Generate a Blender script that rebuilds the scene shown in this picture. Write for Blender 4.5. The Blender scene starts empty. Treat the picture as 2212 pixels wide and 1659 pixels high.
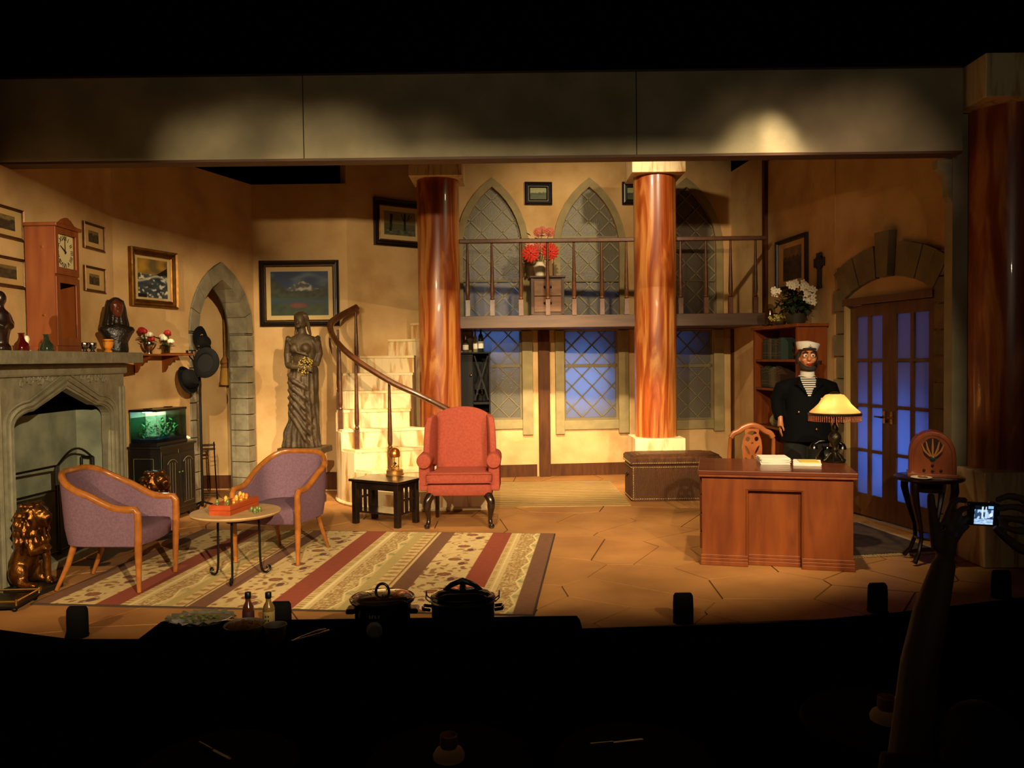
import bpy, bmesh, math, random
from mathutils import Vector, Matrix, Euler, noise
from mathutils.geometry import tessellate_polygon
random.seed(11)
PI = math.pi
rad = math.radians
sc = bpy.context.scene
COL = sc.collection

# ------------------------------------------------------------ camera, world, lights, exposure
EYE = Vector((0, 0, 1.66))
FPX = 1750.0
RM = Euler((rad(90 - 1.767), 0, 0)).to_matrix() @ Matrix.Rotation(-.012, 3, 'Z')
cd = bpy.data.cameras.new('camera')
co = bpy.data.objects.new('camera', cd)
COL.objects.link(co)
cd.sensor_width = 36
cd.lens = 36 * FPX / 2212
cd.clip_start = .05
co.matrix_world = Matrix.Translation(EYE) @ RM.to_4x4()
sc.camera = co

w = bpy.data.worlds.new('world')
sc.world = w
w.use_nodes = True
w.node_tree.nodes['Background'].inputs[0].default_value = (1, .7, .45, 1)
w.node_tree.nodes['Background'].inputs[1].default_value = .0012
sc.view_settings.view_transform = 'Standard'
sc.view_settings.look = 'None'
sc.view_settings.exposure = 0
sc.view_settings.gamma = 1
sc.view_settings.use_curve_mapping = False

WARM = (1.0, .76, .44)
BLUE = (.21, .48, 1.0)


def spot(name, loc, tgt, watts, deg, blend=.4, col=WARM, r=.06):
    l = bpy.data.lights.new(name, 'SPOT')
    l.energy = watts
    l.color = col
    l.spot_size = rad(deg)
    l.spot_blend = blend
    l.shadow_soft_size = r
    o = bpy.data.objects.new(name, l)
    o.location = loc
    o.rotation_euler = (Vector(tgt) - Vector(loc)).to_track_quat('-Z', 'Y').to_euler()
    COL.objects.link(o)
    return o


# front-of-house spots: low angle, pass under the header beam, cut off at the stage edge
FOH_LAMPS = ((-3.4, 3.75, -2.3, 7.6, 1.05, 1800, 28, 3.07), (2.6, 3.75, -3.6, 7.4, 1.05, 3900, 27, 3.07), (.2, 5.1, -.9, 8.0, .9, 2700, 27, 3.2),
             (-2.0, 5.1, .8, 8.2, .9, 2100, 27, 3.2), (3.2, 5.1, .8, 8.0, .9, 2500, 25, 3.2), (1.0, 5.1, 1.9, 8.2, .9, 1500, 23, 3.2))
for fx, fz, tx, ty, tz, e, sz, cut in FOH_LAMPS:
    spot('stage_spot', (fx, -2.5, fz), (tx, ty, tz), e, sz, .35, r=.014)
# electric behind the header beam
spot('stage_spot', (2.3, 7.0, 4.5), (.35, 11.3, 2.7), 360, 50, .8)
spot('stage_spot', (.5, 7.0, 4.5), (1.4, 11.3, 2.7), 390, 60, .8)
spot('stage_spot', (-.9, 6.9, 4.4), (-1.5, 9.4, .75), 1300, 25, .8)
spot('stage_spot', (.6, 6.9, 4.4), (1.85, 9.9, .55), 1900, 18, .8)
spot('stage_spot', (.3, 6.9, 4.4), (.5, 11.0, .4), 1900, 38, .9)
spot('stage_spot', (-2.9, 6.9, 4.3), (-3.0, 9.7, .0), 1000, 36, .9)
spot('stage_spot', (.2, 6.9, 4.4), (.5, 8.2, .0), 380, 60, .9)
spot('stage_spot', (1.9, 5.6, 4.6), (2.2, 6.9, .75), 420, 44, .9)
spot('stage_spot', (1.7, 5.6, 4.3), (2.98, 8.1, 1.45), 210, 15, .9)
# pools on the header beam
for bx, tz, e, dg in ((-2.4, 3.22, 420, 10), (-2.0, 3.1, 420, 14), (-1.4, 3.05, 700, 14), (-.7, 2.9, 330, 15)):
    spot('beam_spot', (bx * .9, .5, 2.9), (bx, 6.45, tz), e, dg, 1)
for bx, tz, e, dg in ((2.0, 3.1, 170, 16), (2.5, 3.28, 210, 11), (2.8, 3.15, 330, 15), (3.12, 3.05, 170, 12)):
    spot('beam_spot', (bx, .5, 2.9), (bx, 6.45, tz), e, dg, 1, (1, .66, .40))
spot('house_light', (.8, -3, 3.2), (.9, 6.4, 4.0), 110, 70, 1, (1, .86, .6))
# night light behind the windows
for bx, by, bz, tx, ty, e, c in ((.95, 12.6, 1.3, .93, 11.45, 185, 62), (-.45, 12.6, 2.1, -.25, 11.4, 50, 60), (2.35, 12.6, 1.9, 2.2, 11.5, 14, 60),
                              (5.3, 8.2, .7, 3.7, 7.95, 330, 48), (-.2, 12.6, 2.4, -.2, 11.4, 40, 70), (1.3, 12.6, 2.4, 1.1, 11.4, 24, 60)):
    spot('pane_backlight', (bx, by, bz), (tx, ty, bz), e, c, .6, BLUE, .3)
spot('pane_backlight', (5.3, 8.3, 1.9), (3.7, 7.95, 1.6), 60, 80, .6, (.62, .45, .72), .3)  # added lavender lamp imitating stage light reflected in the upper door panes


# ------------------------------------------------------------ measuring helpers (photograph pixel -> place in the room)
def ray(px, py):
    return RM @ Vector(((px - 1106) / FPX, (829.5 - py) / FPX, -1))


def at(px, py, Y):
    d = ray(px, py)
    return EYE + d * (Y / d.y)


def fl(px, py, z=0.):
    d = ray(px, py)
    return EYE + d * ((z - EYE.z) / d.z)


class Plane:
    """a vertical plane from A to B (A is on the left seen from the room); local x along it, local -y into the room"""

    def __init__(s, A, B):
        s.A = Vector((A[0], A[1], 0))
        s.B = Vector((B[0], B[1], 0))
        s.u = (s.B - s.A).normalized()
        s.len = (s.B - s.A).length
        s.rz = math.atan2(s.u.y, s.u.x)
        s.n = Vector((s.u.y, -s.u.x, 0))
        s.M = Matrix.Translation(s.A) @ Matrix.Rotation(s.rz, 4, 'Z')

    def hit(s, px, py, out=0.):
        d = ray(px, py)
        o = s.A + s.n * out
        return EYE + d * ((o - EYE).dot(s.n) / d.dot(s.n))

    def sz(s, px, py, out=0.):
        p = s.hit(px, py, out)
        return ((p - s.A).dot(s.u), p.z)

    def p(s, a, z, out=0.):
        return s.A + s.u * a + s.n * out + Vector((0, 0, z))


# ------------------------------------------------------------ mesh helpers
class MB:
    def __init__(s, M=None):
        s.v, s.f, s.M, s.c = [], [], M or Matrix(), []

    def add(s, vs, fs):
        n = len(s.v)
        s.v += [tuple(s.M @ Vector(p)) for p in vs]
        s.f += [tuple(i + n for i in f) for f in fs]
        return s

    def box(s, c, d, r=(0, 0, 0), taper=1.):
        m = Matrix.Translation(c) @ Euler(r).to_matrix().to_4x4()
        x, y, z = d[0] / 2, d[1] / 2, d[2] / 2
        t = taper
        vs = [(-x, -y, -z), (x, -y, -z), (x, y, -z), (-x, y, -z), (-x * t, -y * t, z), (x * t, -y * t, z), (x * t, y * t, z), (-x * t, y * t, z)]
        return s.add([m @ Vector(v) for v in vs], [(3, 2, 1, 0), (4, 5, 6, 7), (0, 1, 5, 4), (1, 2, 6, 5), (2, 3, 7, 6), (3, 0, 4, 7)])

    def b2(s, x0, x1, y0, y1, z0, z1):
        return s.box(((x0 + x1) / 2, (y0 + y1) / 2, (z0 + z1) / 2), (x1 - x0, y1 - y0, z1 - z0))

    def bar(s, a, b, wd, dp=None):
        a, b = Vector(a), Vector(b)
        d = b - a
        q = d.to_track_quat('Z', 'Y').to_matrix().to_4x4()
        m = Matrix.Translation((a + b) / 2) @ q
        x, y, z = wd / 2, (dp or wd) / 2, d.length / 2
        vs = [(-x, -y, -z), (x, -y, -z), (x, y, -z), (-x, y, -z), (-x, -y, z), (x, -y, z), (x, y, z), (-x, y, z)]
        return s.add([m @ Vector(v) for v in vs], [(3, 2, 1, 0), (4, 5, 6, 7), (0, 1, 5, 4), (1, 2, 6, 5), (2, 3, 7, 6), (3, 0, 4, 7)])

    def loft(s, rings, cap=True, closed=False):
        n = len(rings[0])
        vs = [p for r in rings for p in r]
        fs = []
        m = len(rings)
        for i in range(m if closed else m - 1):
            a, b = i * n, ((i + 1) % m) * n
            for j in range(n):
                k = (j + 1) % n
                fs.append((a + j, a + k, b + k, b + j))
        if cap and not closed:
            fs.append(tuple(range(n - 1, -1, -1)))
            fs.append(tuple(range((m - 1) * n, m * n)))
        return s.add(vs, fs)

    def tube(s, pts, r, n=8, closed=False, flat=1.):
        pts = [Vector(p) for p in pts]
        m = len(pts)
        rs = r if isinstance(r, (list, tuple)) else [r] * m
        up = None
        rings = []
        for i, p in enumerate(pts):
            a = pts[i - 1] if (i or closed) else p
            b = pts[(i + 1) % m] if (i < m - 1 or closed) else p
            t = (b - a).normalized()
            if up is None:
                up = Vector((0, 0, 1)) if abs(t.z) < .9 else Vector((1, 0, 0))
            x = t.cross(up).normalized()
            y = x.cross(t).normalized()
            up = y
            rings.append([p + (x * math.cos(2 * PI * j / n) + y * math.sin(2 * PI * j / n) * flat) * rs[i] for j in range(n)])
        return s.loft(rings, True, closed)

    def lathe(s, prof, n=20, c=(0, 0, 0), a0=0.):
        rings = [[(c[0] + max(r, 1e-4) * math.cos(2 * PI * j / n + a0), c[1] + max(r, 1e-4) * math.sin(2 * PI * j / n + a0), c[2] + z) for j in range(n)] for r, z in prof]
        return s.loft(rings)

    def ball(s, c, r, n=12, m=8, rot=(0, 0, 0)):
        r = (r, r, r) if isinstance(r, (int, float)) else r
        R = Euler(rot).to_matrix()
        rings = []
        for i in range(1, m):
            t = PI * i / m
            rings.append([Vector(c) + R @ Vector((r[0] * math.sin(t) * math.cos(2 * PI * j / n), r[1] * math.sin(t) * math.sin(2 * PI * j / n), -r[2] * math.cos(t))) for j in range(n)])
        vs = [p for q in rings for p in q] + [Vector(c) + R @ Vector((0, 0, -r[2])), Vector(c) + R @ Vector((0, 0, r[2]))]
        fs = []
        k = len(rings)
        for i in range(k - 1):
            for j in range(n):
                fs.append((i * n + j, i * n + (j + 1) % n, (i + 1) * n + (j + 1) % n, (i + 1) * n + j))
        for j in range(n):
            fs.append((k * n, (j + 1) % n, j))
            fs.append((k * n + 1, (k - 1) * n + j, (k - 1) * n + (j + 1) % n))
        return s.add(vs, fs)

    def prism(s, poly, z0, z1):
        n = len(poly)
        return s.add([(p[0], p[1], z0) for p in poly] + [(p[0], p[1], z1) for p in poly],
                     [tuple(range(n - 1, -1, -1)), tuple(range(n, 2 * n))] + [(i, (i + 1) % n, n + (i + 1) % n, n + i) for i in range(n)])

    def slab(s, outer, holes=(), y0=0., y1=.1):
        """polygon in local x-z with holes, from y0 to y1"""
        loops = [outer] + list(holes)
        flat = [p for l in loops for p in l]
        tri = tessellate_polygon([[Vector((p[0], p[1], 0)) for p in l] for l in loops])
        n = len(flat)
        vs = [(p[0], y0, p[1]) for p in flat] + [(p[0], y1, p[1]) for p in flat]
        fs = [tuple(t) for t in tri] + [tuple(i + n for i in reversed(t)) for t in tri]
        k = 0
        for l in loops:
            m = len(l)
            for i in range(m):
                a, b = k + i, k + (i + 1) % m
                fs.append((a, b, b + n, a + n))
            k += m
        return s.add(vs, fs)

    def grid(s, fn, nx, ny, col=None):
        vs = [fn(i / nx, j / ny) for j in range(ny + 1) for i in range(nx + 1)]
        if col:
            s.c += [col(i / nx, j / ny) for j in range(ny + 1) for i in range(nx + 1)]
        return s.add(vs, [(j * (nx + 1) + i, j * (nx + 1) + i + 1, (j + 1) * (nx + 1) + i + 1, (j + 1) * (nx + 1) + i) for j in range(ny) for i in range(nx)])

    def mesh(s, name, recalc=True, smooth=False, ang=38):
        me = bpy.data.meshes.new(name)
        me.from_pydata(s.v, [], s.f)
        if recalc:
            bm = bmesh.new()
            bm.from_mesh(me)
            bmesh.ops.recalc_face_normals(bm, faces=bm.faces[:])
            bm.to_mesh(me)
            bm.free()
        if s.c:
            a = me.color_attributes.new('Col', 'FLOAT_COLOR', 'POINT')
            a.data.foreach_set('color', [x for c in s.c for x in (lin1(c[0]), lin1(c[1]), lin1(c[2]), 1.)])
        if smooth:
            me.polygons.foreach_set('use_smooth', [True] * len(me.polygons))
            if ang < 180:
                me.set_sharp_from_angle(angle=rad(ang))
        return me

    def obj(s, name, mat, parent=None, smooth=False, bevel=0., ang=38, recalc=True, kind=None, label=None):
        o = bpy.data.objects.new(name, s.mesh(name, recalc, smooth, ang))
        COL.objects.link(o)
        if mat:
            o.data.materials.append(mat)
        if parent:
            o.parent = parent
        if bevel:
            m = o.modifiers.new('bevel', 'BEVEL')
            m.width = bevel
            m.segments = 2
            m.limit_method = 'ANGLE'
            m.angle_limit = rad(40)
        if kind:
            o['kind'] = kind
        if label:
            o['label'] = label
        return o

    def blob(s, name, mat, parent=None, voxel=.01, it=4, label=None):
        """join everything added so far into one continuous skin"""
        o = s.obj(name, mat, parent, True, ang=180, label=label)
        m = o.modifiers.new('remesh', 'REMESH')
        m.mode = 'VOXEL'
        m.voxel_size = voxel
        m.use_smooth_shade = True
        if it:
            m = o.modifiers.new('smooth', 'SMOOTH')
            m.iterations = it
            m.factor = .5
        return o


def smooth_path(P, k=4):
    """Catmull-Rom curve through the points"""
    P = [Vector(p) for p in P]
    out = []
    for i in range(len(P) - 1):
        p0, p1, p2, p3 = (P[max(0, min(len(P) - 1, i + q))] for q in (-1, 0, 1, 2))
        for t in range(k):
            t /= k
            out.append(.5 * ((2 * p1) + (p2 - p0) * t + (2 * p0 - 5 * p1 + 4 * p2 - p3) * t * t + (3 * p1 - p0 - 3 * p2 + p3) * t ** 3))
    return out + [P[-1]]


def smooth_rad(R, k=4):
    return [R[i] + (R[i + 1] - R[i]) * t / k for i in range(len(R) - 1) for t in range(k)] + [R[-1]]


def lin1(c):
    return c / 12.92 if c <= .04045 else ((c + .055) / 1.055) ** 2.4


def C(h):
    h = h.lstrip('#')
    return tuple(int(h[i:i + 2], 16) / 255 for i in (0, 2, 4))


def L4(h):
    c = C(h) if isinstance(h, str) else h
    return tuple(lin1(x) for x in c) + (1.,)


def thing(name, label, cat, loc=(0, 0, 0), rz=0., group=None):
    o = bpy.data.objects.new(name, None)
    COL.objects.link(o)
    o.location = loc
    o.rotation_euler = (0, 0, rz)
    o.empty_display_size = .1
    return tag(o, label, cat, group)


def tag(o, label, cat, group=None):
    o['label'] = label
    o['category'] = cat
    if group:
        o['group'] = group
    return o


def dup(o, loc, rz, label=None, group=None):
    r = o.copy()
    COL.objects.link(r)
    r.location = loc
    r.rotation_euler = (0, 0, rz)
    if label:
        r['label'] = label
    if group:
        r['group'] = group
    for c in list(o.children):
        d = c.copy()
        COL.objects.link(d)
        d.parent = r
        for g in list(c.children):
            e = g.copy()
            COL.objects.link(e)
            e.parent = d
    return r


# ------------------------------------------------------------ materials
MATS = {}


def mat(name, col, rough=.55, metal=0., col2=None, scale=6., stretch=(1, 1, 1), bump=0., bscale=None, coat=0., lo=.35, hi=.65, dist=0., rot=(0, 0, 0), spec=.5, detail=5, col3=None):
    if name in MATS:
        return MATS[name]
    m = MATS[name] = bpy.data.materials.new(name)
    m.use_nodes = True
    nt = m.node_tree
    b = nt.nodes['Principled BSDF']
    b.inputs['Base Color'].default_value = L4(col)
    b.inputs['Roughness'].default_value = rough
    b.inputs['Metallic'].default_value = metal
    b.inputs['Coat Weight'].default_value = coat
    b.inputs['Specular IOR Level'].default_value = spec
    if col2 or bump:
        tc = nt.nodes.new('ShaderNodeTexCoord')
        mp = nt.nodes.new('ShaderNodeMapping')
        mp.inputs['Scale'].default_value = stretch
        mp.inputs['Rotation'].default_value = rot
        nt.links.new(tc.outputs['Object'], mp.inputs['Vector'])
        nz = nt.nodes.new('ShaderNodeTexNoise')
        nz.inputs['Scale'].default_value = scale
        nz.inputs['Detail'].default_value = detail
        nz.inputs['Distortion'].default_value = dist
        nt.links.new(mp.outputs[0], nz.inputs['Vector'])
        if col2:
            cr = nt.nodes.new('ShaderNodeValToRGB')
            cr.color_ramp.elements[0].position = lo
            cr.color_ramp.elements[1].position = hi
            cr.color_ramp.elements[0].color = L4(col)
            cr.color_ramp.elements[1].color = L4(col2)
            if col3:
                e = cr.color_ramp.elements.new((lo + hi) / 2)
                e.color = L4(col3)
            nt.links.new(nz.outputs['Fac'], cr.inputs[0])
            nt.links.new(cr.outputs[0], b.inputs['Base Color'])
        if bump:
            n2 = nz
            if bscale:
                n2 = nt.nodes.new('ShaderNodeTexNoise')
                n2.inputs['Scale'].default_value = bscale
                n2.inputs['Detail'].default_value = 4
                nt.links.new(mp.outputs[0], n2.inputs['Vector'])
            bp = nt.nodes.new('ShaderNodeBump')
            bp.inputs['Strength'].default_value = bump
            bp.inputs['Distance'].default_value = .02
            nt.links.new(n2.outputs['Fac'], bp.inputs['Height'])
            nt.links.new(bp.outputs[0], b.inputs['Normal'])
    return m


def painted(name='painted', rough=.6, emit=0.):
    if name in MATS:
        return MATS[name]
    m = MATS[name] = bpy.data.materials.new(name)
    m.use_nodes = True
    nt = m.node_tree
    b = nt.nodes['Principled BSDF']
    a = nt.nodes.new('ShaderNodeVertexColor')
    a.layer_name = 'Col'
    nt.links.new(a.outputs[0], b.inputs['Base Color'])
    b.inputs['Roughness'].default_value = rough
    if emit:
        nt.links.new(a.outputs[0], b.inputs['Emission Color'])
        b.inputs['Emission Strength'].default_value = emit
    return m


def translucent(name, col, tr=.6, rough=.35, col2=None, scale=40.):
    """frosted pane or shade: part passes the light from behind, part reflects"""
    m = MATS[name] = bpy.data.materials.new(name)
    m.use_nodes = True
    nt = m.node_tree
    b = nt.nodes['Principled BSDF']
    b.inputs['Base Color'].default_value = L4(col)
    b.inputs['Roughness'].default_value = rough
    t = nt.nodes.new('ShaderNodeBsdfTranslucent')
    t.inputs[0].default_value = L4(col2 or col)
    mx = nt.nodes.new('ShaderNodeMixShader')
    mx.inputs[0].default_value = tr
    nt.links.new(b.outputs[0], mx.inputs[1])
    nt.links.new(t.outputs[0], mx.inputs[2])
    nt.links.new(mx.outputs[0], nt.nodes['Material Output'].inputs[0])
    tc = nt.nodes.new('ShaderNodeTexCoord')
    nz = nt.nodes.new('ShaderNodeTexNoise')
    nz.inputs['Scale'].default_value = scale
    bp = nt.nodes.new('ShaderNodeBump')
    bp.inputs['Strength'].default_value = .35
    bp.inputs['Distance'].default_value = .01
    nt.links.new(tc.outputs['Object'], nz.inputs['Vector'])
    nt.links.new(nz.outputs['Fac'], bp.inputs['Height'])
    nt.links.new(bp.outputs[0], b.inputs['Normal'])
    return m


def glassy(name, col, rough=.03, alpha=.25):
    """thin clear glass: mostly see-through, with a sheen"""
    m = MATS[name] = bpy.data.materials.new(name)
    m.use_nodes = True
    nt = m.node_tree
    b = nt.nodes['Principled BSDF']
    b.inputs['Base Color'].default_value = L4(col)
    b.inputs['Roughness'].default_value = rough
    b = nt.nodes.new('ShaderNodeBsdfGlossy')
    b.inputs['Roughness'].default_value = max(rough, .05)
    alpha *= .45
    t = nt.nodes.new('ShaderNodeBsdfTransparent')
    t.inputs[0].default_value = L4(col)
    mx = nt.nodes.new('ShaderNodeMixShader')
    mx.inputs[0].default_value = alpha
    nt.links.new(t.outputs[0], mx.inputs[1])
    nt.links.new(b.outputs[0], mx.inputs[2])
    nt.links.new(mx.outputs[0], nt.nodes['Material Output'].inputs[0])
    return m


plaster = mat('plaster', '#dfbb85', .85, col2='#bf9763', scale=2.4, lo=.3, hi=.7, bump=.12, bscale=30, col3='#d3ad77', spec=.2)
stone = mat('grey_stone', '#968d74', .8, col2='#7c745e', scale=7, bump=.25, bscale=25)
mantel_stone = mat('mantel_stone', '#8f8a72', .7, col2='#7a755f', scale=9, bump=.3, bscale=26)
firebox_m = mat('firebox_grey', '#8f957f', .85, col2='#6d7463', scale=4, bump=.1)
beam_m = mat('beam_plaster', '#a3987a', .75, col2='#837a61', scale=2.2, bump=.12, bscale=20)
marble = mat('cream_marble', '#e8d0a0', .45, col2='#bd8a48', scale=2.6, stretch=(3.4, 3.4, .6), rot=(.5, .7, .3), lo=.5, hi=.64, dist=.8, coat=.1)
marble_top = mat('tread_marble', '#ecd6a6', .5, col2='#d8b878', scale=3, lo=.4, hi=.7)
colwood = mat('column_paint', '#7c3512', .32, col2='#c68444', scale=2.3, stretch=(3.2, 3.2, .36), lo=.33, hi=.66, dist=1.6, coat=.3, col3='#9e4e1e', detail=8)
oak = mat('brown_wood', '#5c3516', .6, spec=.2, col2='#48270f', scale=5, stretch=(4, 4, .6))
railwood = mat('rail_wood', '#5b3418', .35, col2='#472711', scale=6, stretch=(3, 3, 3), coat=.3)
mahog = mat('mahogany', '#6c3110', .42, col2='#8c481a', scale=3.2, stretch=(3, 3, .5), dist=.6, coat=.05, spec=.3, lo=.3, hi=.7)
mahog_dk = mat('mahogany_top', '#5e2a16', .28, col2='#6d341b', scale=3.2, stretch=(.6, 3, 3), dist=.4, coat=.3)
cherry = mat('cherry_wood', '#743612', .4, col2='#88481c', scale=4, stretch=(3, 3, .5), coat=.15)
honey = mat('honey_wood', '#a8662a', .3, col2='#8e521f', scale=8, stretch=(2, 2, 2), coat=.4)
espresso = mat('espresso_wood', '#140c0a', .3, col2='#1c110d', scale=8, coat=.3)
blackpaint = mat('black_paint', '#11110f', .38, col2='#191815', scale=9, coat=.2)
rubbed = mat('rubbed_edge', '#6e6a58', .6)
cabinet_black = mat('cabinet_black', '#080605', .6, spec=.25)
iron = mat('black_iron', '#0f0d0b', .4, .6, '#1a1613')
purple = mat('purple_fabric', '#7d6070', .95, spec=.1, col2='#705564', scale=60, bump=.25, bscale=160)
coral = mat('coral_fabric', '#a4503f', .9, spec=.12, col2='#974737', scale=45, bump=.2, bscale=140)
bronze = mat('bronze_statue', '#51402a', .55, .25, '#3c2e1a', scale=14, bump=.2, bscale=40, coat=.1)
gold_lion = mat('gilt_metal', '#8a5a26', .3, .9, '#4a2a10', scale=15, lo=.35, hi=.7, bump=.25, bscale=40)
brass = mat('brass', '#b08a42', .25, 1.)
gold = mat('polished_gold', '#e0a860', .28, .85)
silver = mat('silver', '#b8b4aa', .16, 1.)
blackcloth = mat('black_cloth', '#050505', 1., spec=0.)
blackwall = mat('black_masking', '#060504', 1., spec=0.)
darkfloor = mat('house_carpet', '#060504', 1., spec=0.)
white_c = mat('white_glaze', '#e8dcc0', .25, coat=.4)
paper = mat('paper', '#f2ead8', .8)
leaf = mat('leaf_green', '#2c3a1c', .5, col2='#1d2a14', scale=20)
stem_m = mat('stem_green', '#37481f', .6)
red_p = mat('red_petal', '#b8201c', .6, col2='#8c1416', scale=30)
white_p = mat('white_petal', '#e6dcc0', .6)
darkgreen = mat('green_leather', '#26331f', .5, col2='#1b2618', scale=12)
canvas_m = painted('canvas_paint', .55)
matboard = mat('mat_board', '#c8a468', .8)
liner = mat('linen_liner', '#cdb27c', .8)
gilt = mat('gilt_frame', '#8a5f24', .35, .7, '#6b4417', scale=14)
darkframe = mat('dark_frame', '#1c120b', .35, coat=.3)

# ============================================================ SETTING
def struct(o):
    o['kind'] = 'structure'
    return o


CORNER_L = at(551, 775, 10.35)
CL = (CORNER_L.x, 10.35)
NEAR_L = (-4.03, 8.25)
CC = (-2.08, 10.35)
BL_, BR_ = (-.75, 11.3), (3.17, 11.68)
RB = (3.47, 8.75)
RE = (3.87, 7.1)
WA = Plane((-4.03, 4.2), NEAR_L)
WB = Plane(NEAR_L, CL)
WP = Plane(CL, CC)
WC = Plane(CC, BL_)
WK = Plane(BL_, BR_)
WR = Plane(BR_, RB)
WD = Plane(RB, RE)
TOP = 3.91


# ---- floor of painted flagstones: every stone a piece of its own, joints recessed
def clip(poly, p, n):
    out = []
    for i in range(len(poly)):
        a, b = poly[i], poly[(i + 1) % len(poly)]
        da = (a[0] - p[0]) * n[0] + (a[1] - p[1]) * n[1]
        db = (b[0] - p[0]) * n[0] + (b[1] - p[1]) * n[1]
        if da <= 0:
            out.append(a)
        if da * db < 0:
            t = da / (da - db)
            out.append((a[0] + (b[0] - a[0]) * t, a[1] + (b[1] - a[1]) * t))
    return out


def inset(poly, d):
    q = poly
    n = len(poly)
    for i in range(n):
        a, b = poly[i], poly[(i + 1) % n]
        e = (b[0] - a[0], b[1] - a[1])
        l = math.hypot(*e)
        if l < 1e-6:
            continue
        nn = (e[1] / l, -e[0] / l)
        q = clip(q, (a[0] - nn[0] * d, a[1] - nn[1] * d), nn)
        if len(q) < 3:
            return []
    return q


edge = [fl(px, py) for px, py in ((-60, 1352), (150, 1380), (500, 1380), (900, 1372), (1300, 1356), (1700, 1345), (1960, 1320), (2230, 1288))]
stage_poly = [(p.x, p.y) for p in edge] + [(5.6, 7.2), (5.6, 12.6), (-5.6, 12.6), (-5.6, 5.2)]
fm = MB()
fm.prism(stage_poly, -.53, -.012)
floor = struct(fm.obj('floor', mat('floor_joint', '#5e3c1c', .9)))
flag_m = mat('flagstone', '#b8824c', .6, col2='#95643a', scale=1.6, lo=.3, hi=.7, bump=.08, bscale=18, spec=.18, col3='#a87642')
rnd = random.Random(5)
seeds = []
for j in range(14):
    for i in range(15):
        if rnd.random() < .82:
            seeds.append((-4.5 + i * .64 + (j % 2) * .32 + rnd.uniform(-.30, .30), 4.75 + j * .49 + rnd.uniform(-.24, .24)))
for k, s in enumerate(seeds):
    poly = [(s[0] - 1.4, s[1] - 1.4), (s[0] + 1.4, s[1] - 1.4), (s[0] + 1.4, s[1] + 1.4), (s[0] - 1.4, s[1] + 1.4)]
    for m, t in enumerate(seeds):
        if m != k and abs(t[0] - s[0]) < 2 and abs(t[1] - s[1]) < 2:
            poly = clip(poly, ((s[0] + t[0]) / 2, (s[1] + t[1]) / 2), (t[0] - s[0], t[1] - s[1]))
    for i in range(7):
        a, b = edge[i], edge[i + 1]
        e = b - a
        poly = clip(poly, (a.x, a.y), (e.y, -e.x)) if len(poly) > 2 else []
    if len(poly) < 3:
        continue
    poly = clip(poly, (0, 11.6), (0, 1))
    poly = inset(poly, .006) if len(poly) > 2 else []
    if len(poly) > 2:
        MB().prism(poly, -.014, rnd.uniform(-.003, 0)).obj('flagstone', flag_m, floor)
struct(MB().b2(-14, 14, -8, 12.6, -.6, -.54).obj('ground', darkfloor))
struct(MB().b2(-7, 7, 12.9, 13, -.54, 6).obj('wall_rear', blackwall))
struct(MB().b2(-7, 7, 6.62, 6.68, 3.93, 7.5).obj('wall_header', blackwall))
struct(MB().b2(-7, 7, 4.5, 13, 7.5, 7.55).obj('ceiling', blackwall))
struct(MB().b2(4.5, 8, 7.3, 7.36, -.5, 6).obj('wall_wing', blackwall))

bd = MB()   # unseen flags added to shape the front spots, like barn doors: one leaf cuts at the header beam, one at the stage edge
for fx, fz, tx, ty, tz, e, sz, cut in FOH_LAMPS:
    xm = fx + (tx - fx) * .05
    zt_, zb_ = fz + (cut - fz) * .5 / 8.95, fz - fz * .5 / 7.56
    bd.b2(xm - .32, xm + .32, -2.005, -2.0, zt_, zt_ + .22)
    bd.b2(xm - .32, xm + .32, -2.005, -2.0, zb_ - .22, zb_)
struct(bd.obj('added_spot_flags', blackwall))
# ---- left wall with the firebox hole
th = .16


def wallslab(name, P, outer, holes=(), m=plaster, t=th):
    o = MB(P.M).slab(outer, holes, 0, t).obj(name, m)
    return struct(o)


def rect(a, b, z0, z1):
    return [(a, z0), (b, z0), (b, z1), (a, z1)]


FZ0, FZ1 = 6.05, 7.5
wallslab('wall_left', WA, rect(0, WA.len, 0, TOP))
# ---- wall with the pointed arch
s0, zsp = WB.sz(427, 725)
s1 = WB.sz(529, 725)[0]
zap = WB.sz(484, 606)[1]
zsp = 2.02


def pointed(a, b, zs, za, n=8, z0=0.):
    """outline of a pointed arch opening: up the left side, over, down the right"""
    w2 = (b - a) / 2
    h = za - zs
    R = (w2 * w2 + h * h) / (2 * w2)
    pts = [(a, z0)]
    am = math.asin(min(1, h / R))
    for i in range(n + 1):
        t = am * i / n
        pts.append((a + R - R * math.cos(t), zs + R * math.sin(t)))
    for i in range(n - 1, -1, -1):
        t = am * i / n
        pts.append((b - R + R * math.cos(t), zs + R * math.sin(t)))
    pts.append((b, z0))
    return pts


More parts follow.
